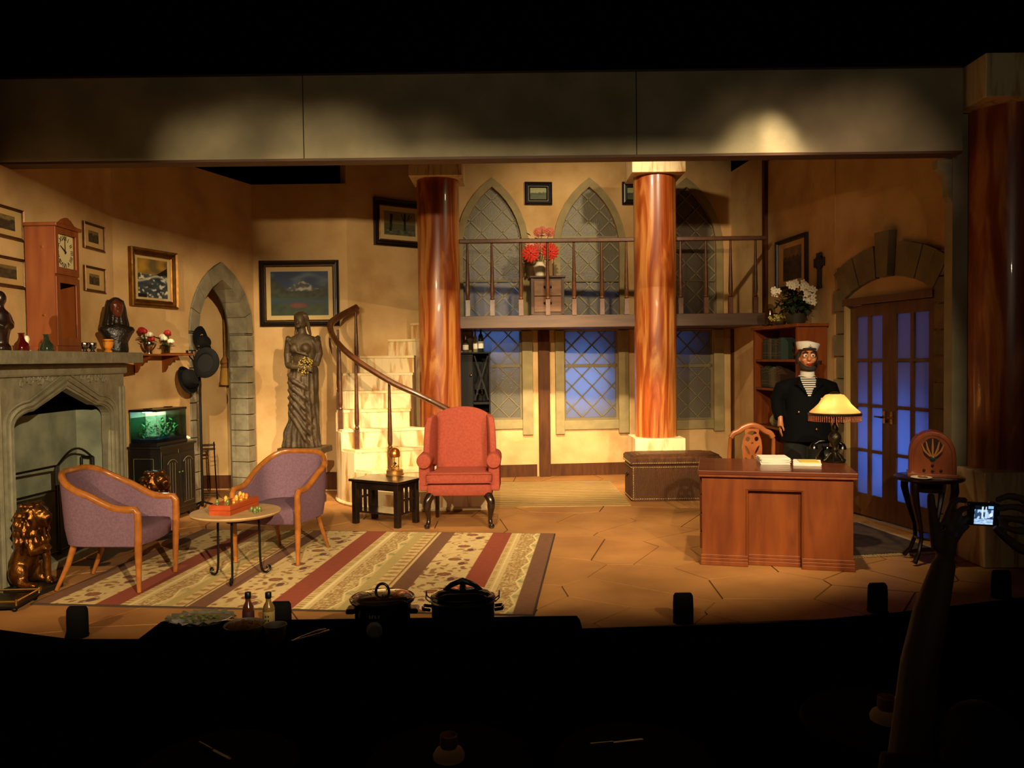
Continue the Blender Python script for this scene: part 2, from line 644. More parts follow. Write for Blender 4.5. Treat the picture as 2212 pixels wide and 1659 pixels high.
tw = .15
outA = pointed(s0 - tw, min(s1 + tw, WB.len - .012), zsp, zap + .22, 8, -.001)
inA = pointed(s0, s1, zsp, zap, 8, -.001)
inJ = pointed(s0 - .014, s1 + .014, zsp, zap + .016, 8, -.001)
wb = [(0, 0)] + [outA[0]] + outA[1:-1] + [outA[-1], (WB.len, 0), (WB.len, TOP), (0, TOP)]
wallslab('wall_arch', WB, wb)
trim = struct(MB(WB.M).slab([(p[0], p[1]) for p in outA] + [(p[0], p[1]) for p in reversed(inJ)], (), .02, .27).obj('trim_1', mat('arch_joint', '#5f583f', .9)))
rs = random.Random(3)
for a, b, in ((outA[0][0], s0), (s1, outA[-1][0])):
    z = 0.
    k = 0
    while z < zsp - .02:
        h = min(.2, zsp - z)
        v = rs.uniform(0, .008)
        MB(WB.M).b2(a, b, -.018 - v, .24, z + .005, z + h - .005).obj('stone', stone, trim, bevel=.006)
        z += h
n = len(inA)
for i in range(1, n - 2, 2):
    j = min(i + 2, n - 2)
    poly = inset([inA[i], inA[j], outA[j], outA[i]], .006) if False else None
    a, b, c, d = Vector(inA[i]), Vector(inA[j]), Vector(outA[j]), Vector(outA[i])
    cen = (a + b + c + d) / 4
    q = [cen + (p - cen) * .955 for p in (a, b, c, d)]
    v = rs.uniform(0, .008)
    MB(WB.M).slab([tuple(p) for p in q], (), -.018 - v, .24).obj('stone', stone, trim)
# alcove behind the arch
struct(MB().b2(-5.0, CL[0] + .0, 10.53, 10.6, 0, TOP).obj('wall_alcove', plaster))
struct(MB().b2(-5.0, -4.9, 8.6, 10.53, 0, TOP).obj('wall_alcove_side', plaster))
struct(MB().b2(-4.9, CL[0] - .15, 10.51, 10.53, .02, .19).obj('baseboard_alcove', oak))
# ---- painting wall, stair wall, back wall
wallslab('wall_painting', WP, rect(0, WP.len, 0, TOP))
wallslab('wall_stair', WC, rect(.0, WC.len, 0, 4.9))
struct(MB(WP.M).b2(.02, WP.len - .05, -.02, 0, .02, .24).obj('baseboard_painting', oak))

# back wall: three square windows below, three pointed above
lower, upper = [], []
for px0, px1 in ((1018, 1129), (1217, 1336), (1425, 1541)):
    a, z1 = WK.sz(px0, 711)
    b, z0 = WK.sz(px1, 906)
    lower.append((a, b, z0, z1))
SLAB = 2.19
for cx in (1063.5, 1273, 1482):
    a = WK.sz(cx - 64, 520)[0]
    b, zs = WK.sz(cx + 64, 535)
    za = WK.sz(cx, 404)[1]
    upper.append((a, b, zs, za))
HX = WK.len
holes = [rect(a, b, z0, z1) for a, b, z0, z1 in lower] + [pointed(a, b, zs, za, 7, SLAB + .04) for a, b, zs, za in upper]
wallslab('wall_back', WK, rect(0, HX, 0, 4.9), holes)
for s in ((.05, WK.sz(1160, 1000)[0]), (WK.sz(1190, 1000)[0], WK.len - .05)):
    struct(MB(WK.M).b2(s[0], s[1], -.02, 0, .0, .17).obj('baseboard_back', oak))
pa, pb = WK.sz(1163, 860)[0], WK.sz(1187, 860)[0]
struct(MB(WK.M).b2(pa, pb, -.07, 0, 0, 2.05).obj('trim_2', oak, bevel=.006))
pa = WK.sz(1588, 860)[0]
struct(MB(WK.M).b2(pa - .02, WK.len - .02, -.1, 0, 0, 2.05).obj('trim_3', oak, bevel=.006))
pane_lo = translucent('pane_blue', '#8a8272', .55, .3, '#c8d0e0', 60)
pane_up = translucent('pane_grey', '#88816c', .35, .35, '#b0b4c0', 60)
came = mat('lead_came', '#75694a', .6)
came_up = mat('pale_came', '#8f8668', .6)
wtrim = mat('window_trim', '#a39263', .7, col2='#8f7f55', scale=6)


def area2(p):
    return abs(sum(p[i][0] * p[(i + 1) % len(p)][1] - p[(i + 1) % len(p)][0] * p[i][1] for i in range(len(p)))) / 2


def lattice(root, P, outline, cx, cz, pit, pane_mat, mid=None, zmin=-9):
    """diamond panes (each a piece) held by lead bars, inside a convex outline"""
    x0, x1 = min(p[0] for p in outline), max(p[0] for p in outline)
    z0, z1 = min(p[1] for p in outline), max(p[1] for p in outline)
    cw = .011 if pane_mat is pane_lo else .016

    def cut(poly):
        m = len(outline)
        for i in range(m):
            a, b = outline[i], outline[(i + 1) % m]
            if len(poly) < 3:
                return []
            e = (b[0] - a[0], b[1] - a[1])
            if math.hypot(*e) > 1e-6:
                poly = clip(poly, a, (-e[1] * sgn, e[0] * sgn))
        return poly

    A = sum(outline[i][0] * outline[(i + 1) % len(outline)][1] - outline[(i + 1) % len(outline)][0] * outline[i][1] for i in range(len(outline)))
    sgn = -1 if A > 0 else 1
    bars = MB(P.M)
    h = pit / 2
    N = 14
    for i in range(-N, N + 1):
        for j in range(-N, N + 1):
            if (i + j) % 2:
                continue
            c = (cx + i * h, cz + j * h)
            d = h - cw * 1.2
            poly = cut([(c[0] - d, c[1]), (c[0], c[1] - d), (c[0] + d, c[1]), (c[0], c[1] + d)])
            if len(poly) > 2 and area2(poly) > 4e-4:
                MB(P.M).slab(poly, (), .05, .058).obj('pane', pane_mat, root)
    for k in range(-2 * N, 2 * N + 1):
        for sg in (1, -1):
            c = (cx + k * h * 2 + h, cz)
            L = 4.
            o = cw
            poly = cut([(c[0] - L - o, c[1] - sg * L), (c[0] - L + o, c[1] - sg * L), (c[0] + L + o, c[1] + sg * L), (c[0] + L - o, c[1] + sg * L)])
            if len(poly) > 2:
                bars.slab(poly, (), .035, .07)
    if mid:
        poly = cut([(x0, mid - .02), (x1, mid - .02), (x1, mid + .02), (x0, mid + .02)])
        if len(poly) > 2:
            bars.slab(poly, (), .03, .075)
    bars.obj('lattice', came if pane_mat is pane_lo else came_up, root, kind='stuff')


for i, (a, b, z0, z1) in enumerate(lower):
    root = bpy.data.objects.new('window_%d' % (i + 1), None)
    COL.objects.link(root)
    struct(root)
    zm = WK.sz((1129, 1276, 1500)[i], 790)[1]
    lattice(root, WK, rect(a, b, z0, z1), (a + b) / 2 + .02, zm + .145, .29, pane_lo, zm)
    zb = WK.sz(1276, 936)[1]
    MB(WK.M).b2(a - .125, a, -.05, .01, zb, 2.05).obj('side_trim', wtrim, root, bevel=.005)
    MB(WK.M).b2(b, b + .145, -.05, .01, zb, 2.05).obj('side_trim', wtrim, root, bevel=.005)
    MB(WK.M).b2(a, b, -.035, .01, z0 - .13, z0).obj('sill', wtrim, root, bevel=.005)
    MB(WK.M).b2(a, b, -.035, .01, z1, 2.05).obj('head_trim', wtrim, root, bevel=.005)
    fr = MB(WK.M).slab(rect(a, b, z0, z1), [rect(a + .03, b - .03, z0 + .03, z1 - .03)], .03, .08).obj('frame', came, root)
for i, (a, b, zs, za) in enumerate(upper):
    root = bpy.data.objects.new('window_%d' % (i + 4), None)
    COL.objects.link(root)
    struct(root)
    zlo = SLAB + .04
    out = pointed(a, b, zs, za, 7, zlo)
    lattice(root, WK, out, (a + b) / 2, za - .62, .30, pane_up, WK.sz(1273, 512)[1] if i else None)
    t = .095
    o2 = pointed(a - t, b + t, zs, za + .13, 7, zlo)
    MB(WK.M).slab(o2 + list(reversed(out)), (), -.03, .02).obj('arch_trim', wtrim, root)
    MB(WK.M).b2(a, b, .02, .09, WK.sz(1273, 606)[1] - .015, WK.sz(1273, 606)[1] + .015).obj('crossbar', came, root)

# ---- right walls, brown corner trim
wallslab('wall_right', WR, rect(0, WR.len + .04, 0, 4.3), m=plaster)
q = at(1650, 600, 10.44)
sr = (q - WR.A).dot(WR.u)
struct(MB(WR.M).b2(sr - .05, sr + .03, -.05, 0, 2.05, 4.22).obj('trim_4', oak, bevel=.004))
struct(MB(WR.M).b2(sr + .03, WR.len, -.05, 0, 4.14, 4.22).obj('trim_5', oak, bevel=.004))

# ---- french doors in their stone arch
d0 = WD.sz(1832, 780)[0]
d1 = WD.sz(2024, 780)[0]
zd = WD.sz(1930, 640)[1]
zlun = WD.sz(1925, 598)[1]
hd = d1 - d0
tS = .19


def seg(a, b, zs, za, n=10):
    """segmental arch from a to b"""
    w2 = (b - a) / 2
    h = za - zs
    R = (w2 * w2 + h * h) / (2 * h)
    am = math.asin(w2 / R)
    return [((a + b) / 2 + R * math.sin(-am + 2 * am * i / n), za - R + R * math.cos(-am + 2 * am * i / n)) for i in range(n + 1)]


arc_i = seg(d0, d1, zd + .02, zlun, 10)
arc_o = seg(d0 - tS, d1 + tS, zd + .3, zlun + .34, 10)
hole = [(d0, 0)] + arc_i + [(d1, 0)]
wl_out = [(0, 0), (d0, 0), (d0, zd), (d1, zd), (d1, 0), (WD.len, 0), (WD.len, 4.3), (0, 4.3)]
wallslab('wall_right_door', WD, wl_out, m=plaster)
st = bpy.data.objects.new('trim_6', None)
COL.objects.link(st)
struct(st)
dstone = mat('door_stone', '#8b7d5c', .8, col2='#74694c', scale=6, bump=.2, bscale=22)
for i in range(10):
    key = i in (4, 5)
    if i == 5:
        continue
    if key:
        a, b, c, d = (Vector(p) for p in (arc_i[4], arc_i[6], arc_o[6], arc_o[4]))
        b = a + (b - a) * .8
        a = a + (b - a) * .25
        c, d = c + Vector((-.02, .12)), d + Vector((.06, .12))
        c = d + (c - d) * .85
    else:
        a, b, c, d = (Vector(p) for p in (arc_i[i], arc_i[i + 1], arc_o[i + 1], arc_o[i]))
    cen = (a + b + c + d) / 4
    MB(WD.M).slab([tuple(cen + (p - cen) * .95) for p in (a, b, c, d)], (), -.09 if key else -.045 - .006 * (i % 2), 0).obj('stone', dstone, st)
for side in (0, 1):
    z = 0.
    k = 0
    while z < zd + .3:
        h = .235
        wq = tS if k % 2 else tS * .72
        a, b = (d0 - wq, d0 - .005) if side == 0 else (d1 + .005, min(d1 + wq, WD.len - .01))
        MB(WD.M).b2(a, b, -.04 - .004 * (k % 2), 0, z + .005, z + h - .006).obj('stone', dstone, st, bevel=.006)
        z += h
        k += 1
MB(WD.M).b2(d0 - .0, d0 + .035, -.05, .1, 0, zd).obj('jamb_edge', mat('pale_edge', '#c4a468', .7), st)
doorwood = mat('door_wood', '#6b4324', .4, col2='#573318', scale=5, stretch=(3, 3, .5), coat=.15)
pane_dr = translucent('pane_door', '#7c7488', .5, .25, '#aebce0', 110)
MB(WD.M).b2(d0 - .01, d1 + .01, -.06, .02, zd - .05, zd + .02).obj('door_header', doorwood, st, bevel=.004)
mid = (d0 + d1) / 2
for i, (a, b) in enumerate(((d0 + .04, mid - .002), (mid + .002, d1 - .005))):
    root = bpy.data.objects.new('door_%d' % (i + 1), None)
    COL.objects.link(root)
    struct(root)
    st_w = .095
    x0, x1 = a + st_w, b - st_w
    cw = (x1 - x0 - .045) / 2
    zb, zt = .24, zd - .17
    rh = (zt - zb - 3 * .03) / 4
    hs = []
    for c in range(2):
        for r in range(4):
            xa = x0 + c * (cw + .045)
            za = zb + r * (rh + .03)
            hs.append(rect(xa, xa + cw, za, za + rh))
    MB(WD.M).slab(rect(a, b, .02, zd - .055), hs, .0, .05).obj('frame', doorwood, root)
    for h in hs:
        MB(WD.M).slab(h, (), .02, .028).obj('pane', pane_dr, root)
    hx = b - .05 if i == 0 else a + .05
    hb = MB(WD.M)
    zh = WD.sz(1930, 903)[1]
    hb.box((hx, -.012, zh), (.035, .012, .12))
    hb.tube([(hx, -.01, zh), (hx, -.05, zh), (hx + (-.09 if i == 0 else .09), -.055, zh + .005)], [.009, .011, .008], 8)
    hb.obj('handle', brass, root, True)
struct(MB(WD.M).b2(d0, d1, .1, .3, 0, .02).obj('trim_7', oak))

# ---- pilaster at the end of the right wall, with corbel
struct(MB().b2(3.6, 5.2, 6.63, 6.75, 0, TOP).obj('trim_8', beam_m))
cb = MB(Matrix.Translation((3.6, 6.66, 0)))
cb.slab([(0, 3.24), (-.12, 3.24), (-.11, 3.17), (-.06, 3.12), (-.035, 3.02), (-.03, 2.94), (0, 2.9)], (), -.02, .06)
struct(cb.obj('trim_9', stone))

# ---- header beam: panels butted together
bm_ = bpy.data.objects.new('header_beam', None)
COL.objects.link(bm_)
struct(bm_)
BZ0, BZ1 = 3.25, 3.91
xs = [-6.2, at(655, 260, 6.45).x, at(1375, 260, 6.45).x, 3.585]
for i in range(3):
    MB().b2(xs[i] + .003, xs[i + 1] - .003, 6.45, 6.6, BZ0 + .012, BZ1).obj('panel', beam_m, bm_, bevel=.003)
MB().b2(-6.2, 3.58, 6.452, 6.61, BZ0 - .006, BZ0 + .012).obj('bottom_strip', mat('strip_brown', '#4a2a15', .6), bm_)
MB().b2(-6.2, 3.58, 6.46, 6.6, BZ1 + .001, BZ1 + .02).obj('top_strip', mat('strip_brown'  , '#4a2a15', .6), bm_)

# ---- three big painted columns on pedestals
def column(x, y, R, zp, zc0, zc1, hw, label, back=None):
    t = thing('column', label, 'column', (x, y, 0), 0, 'stage columns')
    bk = hw if back is None else back
    MB().b2(-hw * .95, hw * .95, -hw * .95, bk * .95, 0, zp).obj('pedestal', marble, t, bevel=.008)
    sh = MB()
    if back is None:
        sh.lathe([(R, zp), (R, zc0)], 48)
    else:
        sh.prism([(R * math.cos(PI + PI * k / 24), R * math.sin(PI + PI * k / 24)) for k in range(25)], zp, zc0)
    sh.obj('shaft', colwood, t, True)
    MB().b2(-hw, hw, -hw, bk, zc0, zc1).obj('capital', marble, t, bevel=.008)
    return t


CY = 10.2
cx1, cx2 = at(951, 775, CY).x, at(1416, 775, CY).x
column(cx1, CY, .262, .645, 3.89, 4.16, .325, 'marbled red-brown column behind the coral wing chair')
column(cx2, CY, .262, .665, 3.90, 4.16, .325, 'marbled red-brown column behind the wicker trunk')
column(4.03, 6.61, .31, .74, 3.6, 3.93, .42, 'shadowed thick column at the far right edge of the stage', .0)

# ---- balcony
sl = [(cx1 - .1, CY + .02), (3.27, CY + .02), (3.27, 10.6), (3.13, 11.66), (-.72, 11.28), (-1.0, 10.98), (-1.0, CY + .02)]
struct(MB().prism(sl, SLAB - .13, SLAB).obj('floor_balcony', mat('balcony_board', '#5e4024', .5, col2='#4a3019', scale=4, stretch=(.4, 3, 3))))
struct(MB().b2(cx1 + .2, 3.23, CY - .02, CY + .02, SLAB - .14, SLAB + .012).obj('trim_10', mat('balcony_fascia', '#4c301b', .55, col2='#3b2413', scale=4, stretch=(.5, 4, 5), coat=.1), bevel=.004))


def baluster(parent, x, y, z0, z1, m=railwood):
    H = z1 - z0
    mb = MB()
    hb = H * .22
    mb.box((x, y, z0 + hb / 2), (.055, .055, hb))
    mb.lathe([(.016, hb - .004), (.03, hb + .012), (.02, hb + .035), (.026, hb + .06), (.029, hb + H * .1), (.024, hb + H * .3), (.015, H * .92), (.014, H)], 12, (x, y, z0))
    return mb.obj('baluster', m, parent, True, ang=30)


RZ = at(1183, 519, CY).z
for nm, xa, xb, pxs, lab in (('balcony_railing', cx1 + .26, cx2 - .26, (1010, 1063, 1125, 1183, 1240, 1300, 1353), 'brown turned balcony railing between the two middle columns'),
                             ('balcony_railing', cx2 + .26, 3.2, (1470, 1525, 1578, 1632), 'short brown balcony railing right of the column behind the trunk')):
    t = thing(nm, lab, 'railing', ((xa + xb) / 2, CY, SLAB))
    MB().b2(xa - (xa + xb) / 2, xb - (xa + xb) / 2, -.035, .035, RZ - SLAB - .03, RZ - SLAB + .02).obj('handrail', railwood, t, bevel=.008)
    for px in pxs:
        x = at(px, 600, CY).x
        baluster(t, x - (xa + xb) / 2, 0, 0.013, RZ - SLAB - .03)

# ---- curved marble staircase
RISE = .215
O = [(-1.30, 8.82), (-1.58, 8.98), (-1.80, 9.16), (-1.99, 9.38), (-2.10, 9.62), (-2.14, 9.88), (-2.12, 10.12), (-1.95, 10.41), (-1.62, 10.66), (-1.34, 10.84), (-1.06, 10.96)]
I = [(-.29, 8.9), (-.62, 9.2), (-.99, 9.44), (-1.03, 9.6), (-1.245, 9.78), (-1.245, 9.95), (-1.245, 10.12), (-1.245, 10.3), (-1.245, 10.52), (-1.16, 10.62), (-1.03, 10.68)]
stairs = thing('staircase', 'curving cream marble staircase rising behind the gold dome clock', 'staircase')


def cr(P, i, t):
    p0, p1, p2, p3 = (Vector(P[max(0, min(len(P) - 1, i + k))]) for k in (-1, 0, 1, 2))
    return .5 * ((2 * p1) + (p2 - p0) * t + (2 * p0 - 5 * p1 + 4 * p2 - p3) * t * t + (3 * p1 - p0 - 3 * p2 + p3) * t ** 3)


for k in range(10):
    outer = [tuple(cr(O, k, t / 4)) for t in range(5)]
    poly = outer + [I[k + 1], I[k]]
    h = RISE * (k + 1)
    if k == 0:
        poly = [(-.29, 8.9), (-.29, 9.14), I[1], O[1]] + [tuple(cr(O, 0, t / 4)) for t in (3, 2, 1, 0)]
    MB().prism(poly, 0, h - .03).obj('step', marble, stairs)
    cen = sum((Vector(p) for p in poly), Vector((0, 0))) / len(poly)
    fr = (Vector(O[k]) + Vector(I[k])) / 2
    dr = (fr - cen).normalized() * .015
    MB().prism([(p[0] + dr.x, p[1] + dr.y) for p in poly] if k else poly, h - .03, h).obj('tread', marble_top, stairs)
base = [cr(O, k, t / 5) for k in range(0, 7) for t in range(5)]
mo = MB()
mo.tube([(p.x, p.y, .02) for p in [Vector((-.3, 8.9))] + base], .022, 6)
mo.obj('base_molding', marble_top, stairs, True)

hr = thing('stair_handrail', 'sweeping brown handrail with turned balusters on the curved marble stairs', 'handrail')
RP = [(-.52, 8.95, 1.0)] + [tuple(at(px, py, Y)) for px, py, Y in ((970, 886, 8.95), (905, 853, 8.96), (852, 829, 9.03), (800, 798, 9.14), (765, 774, 9.25), (733, 745, 9.42), (714, 714, 9.66), (717, 696, 9.9), (738, 681, 10.12), (772, 663, 10.27))]
pts = []
for i in range(len(RP) - 1):
    p0, p1, p2, p3 = (Vector(RP[max(0, min(len(RP) - 1, i + k))]) for k in (-1, 0, 1, 2))
    for t in range(4):
        t /= 4
        pts.append(.5 * ((2 * p1) + (p2 - p0) * t + (2 * p0 - 5 * p1 + 4 * p2 - p3) * t * t + (3 * p1 - p0 - 3 * p2 + p3) * t ** 3))
pts.append(Vector(RP[-1]))
MB().tube(pts, .042, 10, flat=.8).obj('rail', railwood, hr, True)
for k, f in ((1, .34), (2, .12), (3, .03), (4, .04), (6, .09)):
    o = ((Vector(O[k]) + Vector(O[k + 1])) / 2).lerp((Vector(I[k]) + Vector(I[k + 1])) / 2, f)
    best = min(pts, key=lambda q: (q.xy - o).length)
    baluster(hr, o.x, o.y, RISE * (k + 1) + .002, best.z - .02)
nw = MB()
nw.box((-.52, 8.98, .502), (.08, .08, .57))
nw.lathe([(.04, .28), (.028, .34), (.034, .5), (.04, .52), (0, .56)], 12, (-.52, 8.98, .5))
nw.obj('newel', railwood, hr, True, ang=30)

# ============================================================ PICTURES
def nz(x, y, s=0.):
    return noise.noise(Vector((x, y, s)))


def mixc(a, b, t):
    t = max(0, min(1, t))
    return tuple(a[i] + (b[i] - a[i]) * t for i in range(3))


def p_sea(u, v):
    sky = mixc(C('#b58a2e'), C('#6b5a38'), .5 + 1.2 * nz(u * 3, v * 5, 1))
    sea = mixc(C('#2a3440'), C('#46545a'), .5 + nz(u * 5, v * 9, 2))
    f = nz(u * 6 + v * 3, v * 11, 4) + .6 * nz(u * 14, v * 18, 5)
    c = mixc(sea, C('#dcd6bc'), (f - .12) * 3)
    crest = abs(v - (.42 + .25 * math.sin(u * 3.0) * u))
    c = mixc(c, C('#e8e2c8'), .8 - crest * 14)
    if v > .60 + .04 * nz(u * 6, 0, 3):
        c = sky
        if u > .6 and v < .60 + (u - .6) * .55:
            c = C('#171512')
    if v < .1 and u < .3:
        c = C('#1b1712')
    return c


def p_lake(u, v):
    if v > .55:
        c = mixc(C('#20345c'), C('#56687c'), (nz(u * 3, v * 7, 8) + .1) * 1.8)
        m = .80 - abs(u - .55) * .75 + .06 * nz(u * 14, 2, 9)
        if v < m:
            c = mixc(C('#4a4a48'), C('#b0aca8'), (nz(u * 14, v * 14, 11) + .1) * 2.4)
    else:
        c = C('#1c3020')
    hl = .52 + max(0, .42 * (1 - u / .34)) * .9 + max(0, (u - .68) * .62) + .035 * nz(u * 18, 1, 12)
    if .36 < v < hl:
        c = mixc(C('#23281a'), C('#3a4026'), .5 + nz(u * 12, v * 12, 13))
    if .27 < v <= .40:
        c = mixc(C('#1c3450'), C('#26462e'), (v - .3) * 9 + nz(u * 9, v * 30, 14) * .5)
    if v <= .27:
        c = mixc(C('#2a3c1e'), C('#1b2c14'), .5 + nz(u * 9, v * 9, 15))
    d = ((u - .47) / .17) ** 2 + ((v - .23) / .075) ** 2
    if d < 1 + .4 * nz(u * 20, v * 20, 3):
        c = mixc(C('#6a3420'), C('#482618'), d)
    return c


def p_tree(u, v):
    c = mixc(C('#5e5c3c'), C('#8a8458'), v * 1.2 + nz(u * 4, v * 4, 21) * .5)
    if v < .3:
        c = mixc(C('#6e6e56'), C('#3e4630'), .5 + nz(u * 8, v * 14, 22))
    if v < .5 and v > .25 + .1 * nz(u * 5, 3, 23):
        c = mixc(c, C('#3c3e2c'), .6)
    for x0, w_, lo_, hi_, sl in ((.66, .03, .2, .95, 0), (.62, .014, .62, .95, -.25), (.72, .014, .6, .92, .3), (.78, .01, .72, .84, .9), (.2, .04, .15, .9, .05)):
        if lo_ < v < hi_ and abs(u - x0 - sl * (v - lo_)) < w_:
            c = C('#1a1812')
    return c


def p_wood(u, v):
    c = mixc(C('#b4b47e'), C('#8c9260'), v)
    if v < .55 + .25 * abs(nz(u * 16, 1, 31)) + .1 * nz(u * 4, 2, 30):
        c = mixc(C('#1c2812'), C('#3c4a22'), .5 + nz(u * 16, v * 10, 32))
    if v < .38:
        c = mixc(C('#34421e'), C('#4c5628'), .5 + nz(u * 5, v * 20, 33))
    return c


def etching(seed):
    def f(u, v):
        t = .5 + .9 * nz(u * 5, v * 5, seed) + .5 * nz(u * 18, v * 18, seed + 1)
        if v > .72 + .15 * nz(u * 5, 1, seed):
            return mixc(C('#6c5b36'), C('#8a7446'), t)
        return mixc(C('#2a2418'), C('#5c4c30'), t)
    return f


def frame_rings(mb, w_, h_, rings):
    """profile (inset, y) swept round a rectangle"""
    rr = []
    for ins, y in rings:
        a, b = w_ / 2 - ins, h_ / 2 - ins
        rr.append([(-a, y, -b), (a, y, -b), (a, y, b), (-a, y, b)])
    return mb.loft(rr, False)


def picture(name, label, c, rz, w_, h_, fw, fn, fmat, mat_w=0., mmat=None, inner=None, tilt=0., group=None, nx=50, d=.045):
    t = thing(name, label, 'picture', c, rz, group)
    if tilt:
        t.rotation_euler = (0, tilt, rz)
    mb = MB()
    frame_rings(mb, w_, h_, [(0, -.002), (0, -d * .8), (fw * .15, -d), (fw * .4, -d * .7), (fw * .7, -d * .8), (fw * .85, -d * .35), (fw, -d * .35), (fw, -.002)])
    mb.obj('frame', fmat, t, True, ang=20)
    a, b = w_ / 2 - fw, h_ / 2 - fw
    if inner:
        mb = MB()
        frame_rings(mb, w_ - 2 * fw, h_ - 2 * fw, [(0, -.004), (0, -d * .42), (.008, -d * .5), (.018, -d * .3), (.018, -.004)])
        mb.obj('inner_molding', inner, t)
        a, b = a - .018, b - .018
    if mat_w:
        mb = MB()
        mx_, mz_ = mat_w if isinstance(mat_w, tuple) else (mat_w, mat_w)
        rr_ = []
        for k_, y_ in ((0, -.004), (0, -.014), (1, -.010), (1, -.004)):
            p_, q_ = a - k_ * mx_, b - k_ * mz_
            rr_.append([(-p_, y_, -q_), (p_, y_, -q_), (p_, y_, q_), (-p_, y_, q_)])
        mb.loft(rr_, False)
        mb.obj('mat_border', mmat or matboard, t)
        a, b = a - mx_, b - mz_
    mb = MB()
    ny = max(6, int(nx * b / a))
    mb.grid(lambda u, v: (-a + 2 * a * u, -.008, -b + 2 * b * v), nx, ny, fn)
    mb.obj('canvas', canvas_m, t, recalc=False)
    MB().b2(-w_ / 2 + .005, w_ / 2 - .005, -.003, -.0005, -h_ / 2 + .005, h_ / 2 - .005).obj('backing', darkframe, t)
    return t


def on_wall(P, x0, y0, x1, y1, out=.0):
    a, b = P.sz(x0, (y0 + y1) / 2)[0], P.sz(x1, (y0 + y1) / 2)[0]
    cx_ = (x0 + x1) / 2
    z1, z0 = P.sz(cx_, y0)[1], P.sz(cx_, y1)[1]
    return P.p((a + b) / 2, (z0 + z1) / 2, out), b - a, z1 - z0


thin = mat('thin_gold_frame', '#6a4218', .4, .4, '#4e2f12', scale=20)
for i, (x0, y0, x1, y1, lab) in enumerate(((-40, 443, 46, 512, 'small framed etching upper left of the tall clock, cut by the frame'),
                                          (-34, 553, 50, 619, 'small framed etching lower left of the tall clock, cut by the frame'),
                                          (177, 484, 222, 540, 'small framed etching upper right of the tall mantel clock'),
                                          (179, 577, 224, 631, 'small framed etching lower right of the tall mantel clock'))):
    c, w_, h_ = on_wall(WA, x0, y0, x1, y1)
    picture('framed_etching', lab, c, WA.rz, w_, h_, .024, etching(40 + 3 * i), thin, (.075, .045), matboard, group='small etchings round the mantel clock', nx=30, d=.03)
c, w_, h_ = on_wall(WB, 277, 540, 377, 664)
picture('seascape_painting', 'gilt-framed painting of a stormy sea with breaking waves', c, WB.rz, w_, h_, .06, p_sea, gilt, (.04, .025), liner, gilt, nx=70, d=.06)
c, w_, h_ = on_wall(WP, 562, 563, 733, 705)
picture('landscape_painting', 'large dark-framed painting of a mountain lake with a red-brown animal', c, WP.rz, w_, h_, .065, p_lake, darkframe, .055, liner, gilt, nx=90, d=.05)
c, w_, h_ = on_wall(WC, 806, 433, 918, 534)
picture('stairway_painting', 'dark-framed painting of a bare tree above the staircase', c, WC.rz, w_, h_, .075, p_tree, darkframe, .06, liner, gilt, nx=60, d=.05)
for x0, x1, lab in ((1133, 1192, 'small black-framed forest painting between two pointed windows'), (1343, 1402, 'small black-framed painting half hidden by the column')):
    c, w_, h_ = on_wall(WK, x0, 394, x1, 443)
    picture('forest_painting', lab, c, WK.rz, w_, h_, .06, p_wood, darkframe, 0, None, darkframe, group='small paintings above the balcony', nx=40, d=.05)
c, w_, h_ = on_wall(WR, 1681, 512, 1747, 624)
picture('framed_print', 'large dark-framed print on the right wall beside the cross', c, WR.rz, w_, h_, .05, etching(70), darkframe, (.11, .06), matboard, nx=36, d=.05)
# celtic cross
c, w_, h_ = on_wall(WR, 1759, 548, 1786, 621)
w_ *= .7
t = thing('wall_cross', 'black ringed cross hanging on the right wall', 'cross', c, WR.rz)
mb = MB()
mb.b2(-w_ * .19, w_ * .19, -.026, -.004, -h_ / 2, h_ / 2)
mb.b2(-w_ / 2, w_ / 2, -.024, -.005, h_ * .14, h_ * .14 + w_ * .38)
for sx in (-1, 1):
    mb.b2(sx * w_ * .5 - w_ * .06, sx * w_ * .5 + w_ * .06, -.027, -.003, h_ * .11, h_ * .17 + w_ * .38)
mb.b2(-w_ * .26, w_ * .26, -.028, -.003, h_ / 2 - w_ * .14, h_ / 2 + .01)
mb.b2(-w_ * .25, w_ * .25, -.028, -.003, -h_ / 2 - .01, -h_ / 2 + w_ * .12)
mb.obj('cross_body', mat('black_cross', '#0d0a08', .5), t, bevel=.006)
mb = MB(Matrix.Translation((0, -.015, h_ * .14 + w_ * .19)) @ Matrix.Rotation(PI / 2, 4, 'X'))
mb.tube([(w_ * .36 * math.cos(a), w_ * .36 * math.sin(a), 0) for a in [2 * PI * k / 24 for k in range(24)]], .016, 6, True)
mb.obj('ring', mat('black_cross', '#0d0a08', .5), t, True)

# ============================================================ FIREPLACE GROUP
t = thing('fireplace', 'grey carved stone fireplace with pointed arch and heavy mantel shelf', 'fireplace', (0, 0, 0))
FX0, FX1 = -4.028, -3.73
zc = (FZ0 + FZ1) / 2
M90 = Matrix.Translation((FX1, 0, 0)) @ Matrix.Rotation(PI / 2, 4, 'Z')   # local x -> +Y, local -y -> +X


def tudor(a, b, zs, za, z0, n=6):
    m = (a + b) / 2
    pts = [(a, z0)]
    r = .22
    for i in range(n + 1):
        th_ = i / n
        pts.append((a + (m - a) * (1 - math.cos(th_ * PI / 2)) * .35, zs + (za - zs) * .42 * math.sin(th_ * PI / 2)))
    pts.append((m, za))
    left = pts[1:-1]
    pts += [(2 * m - p[0], p[1]) for p in reversed(left)]
    pts.append((b, z0))
    return pts


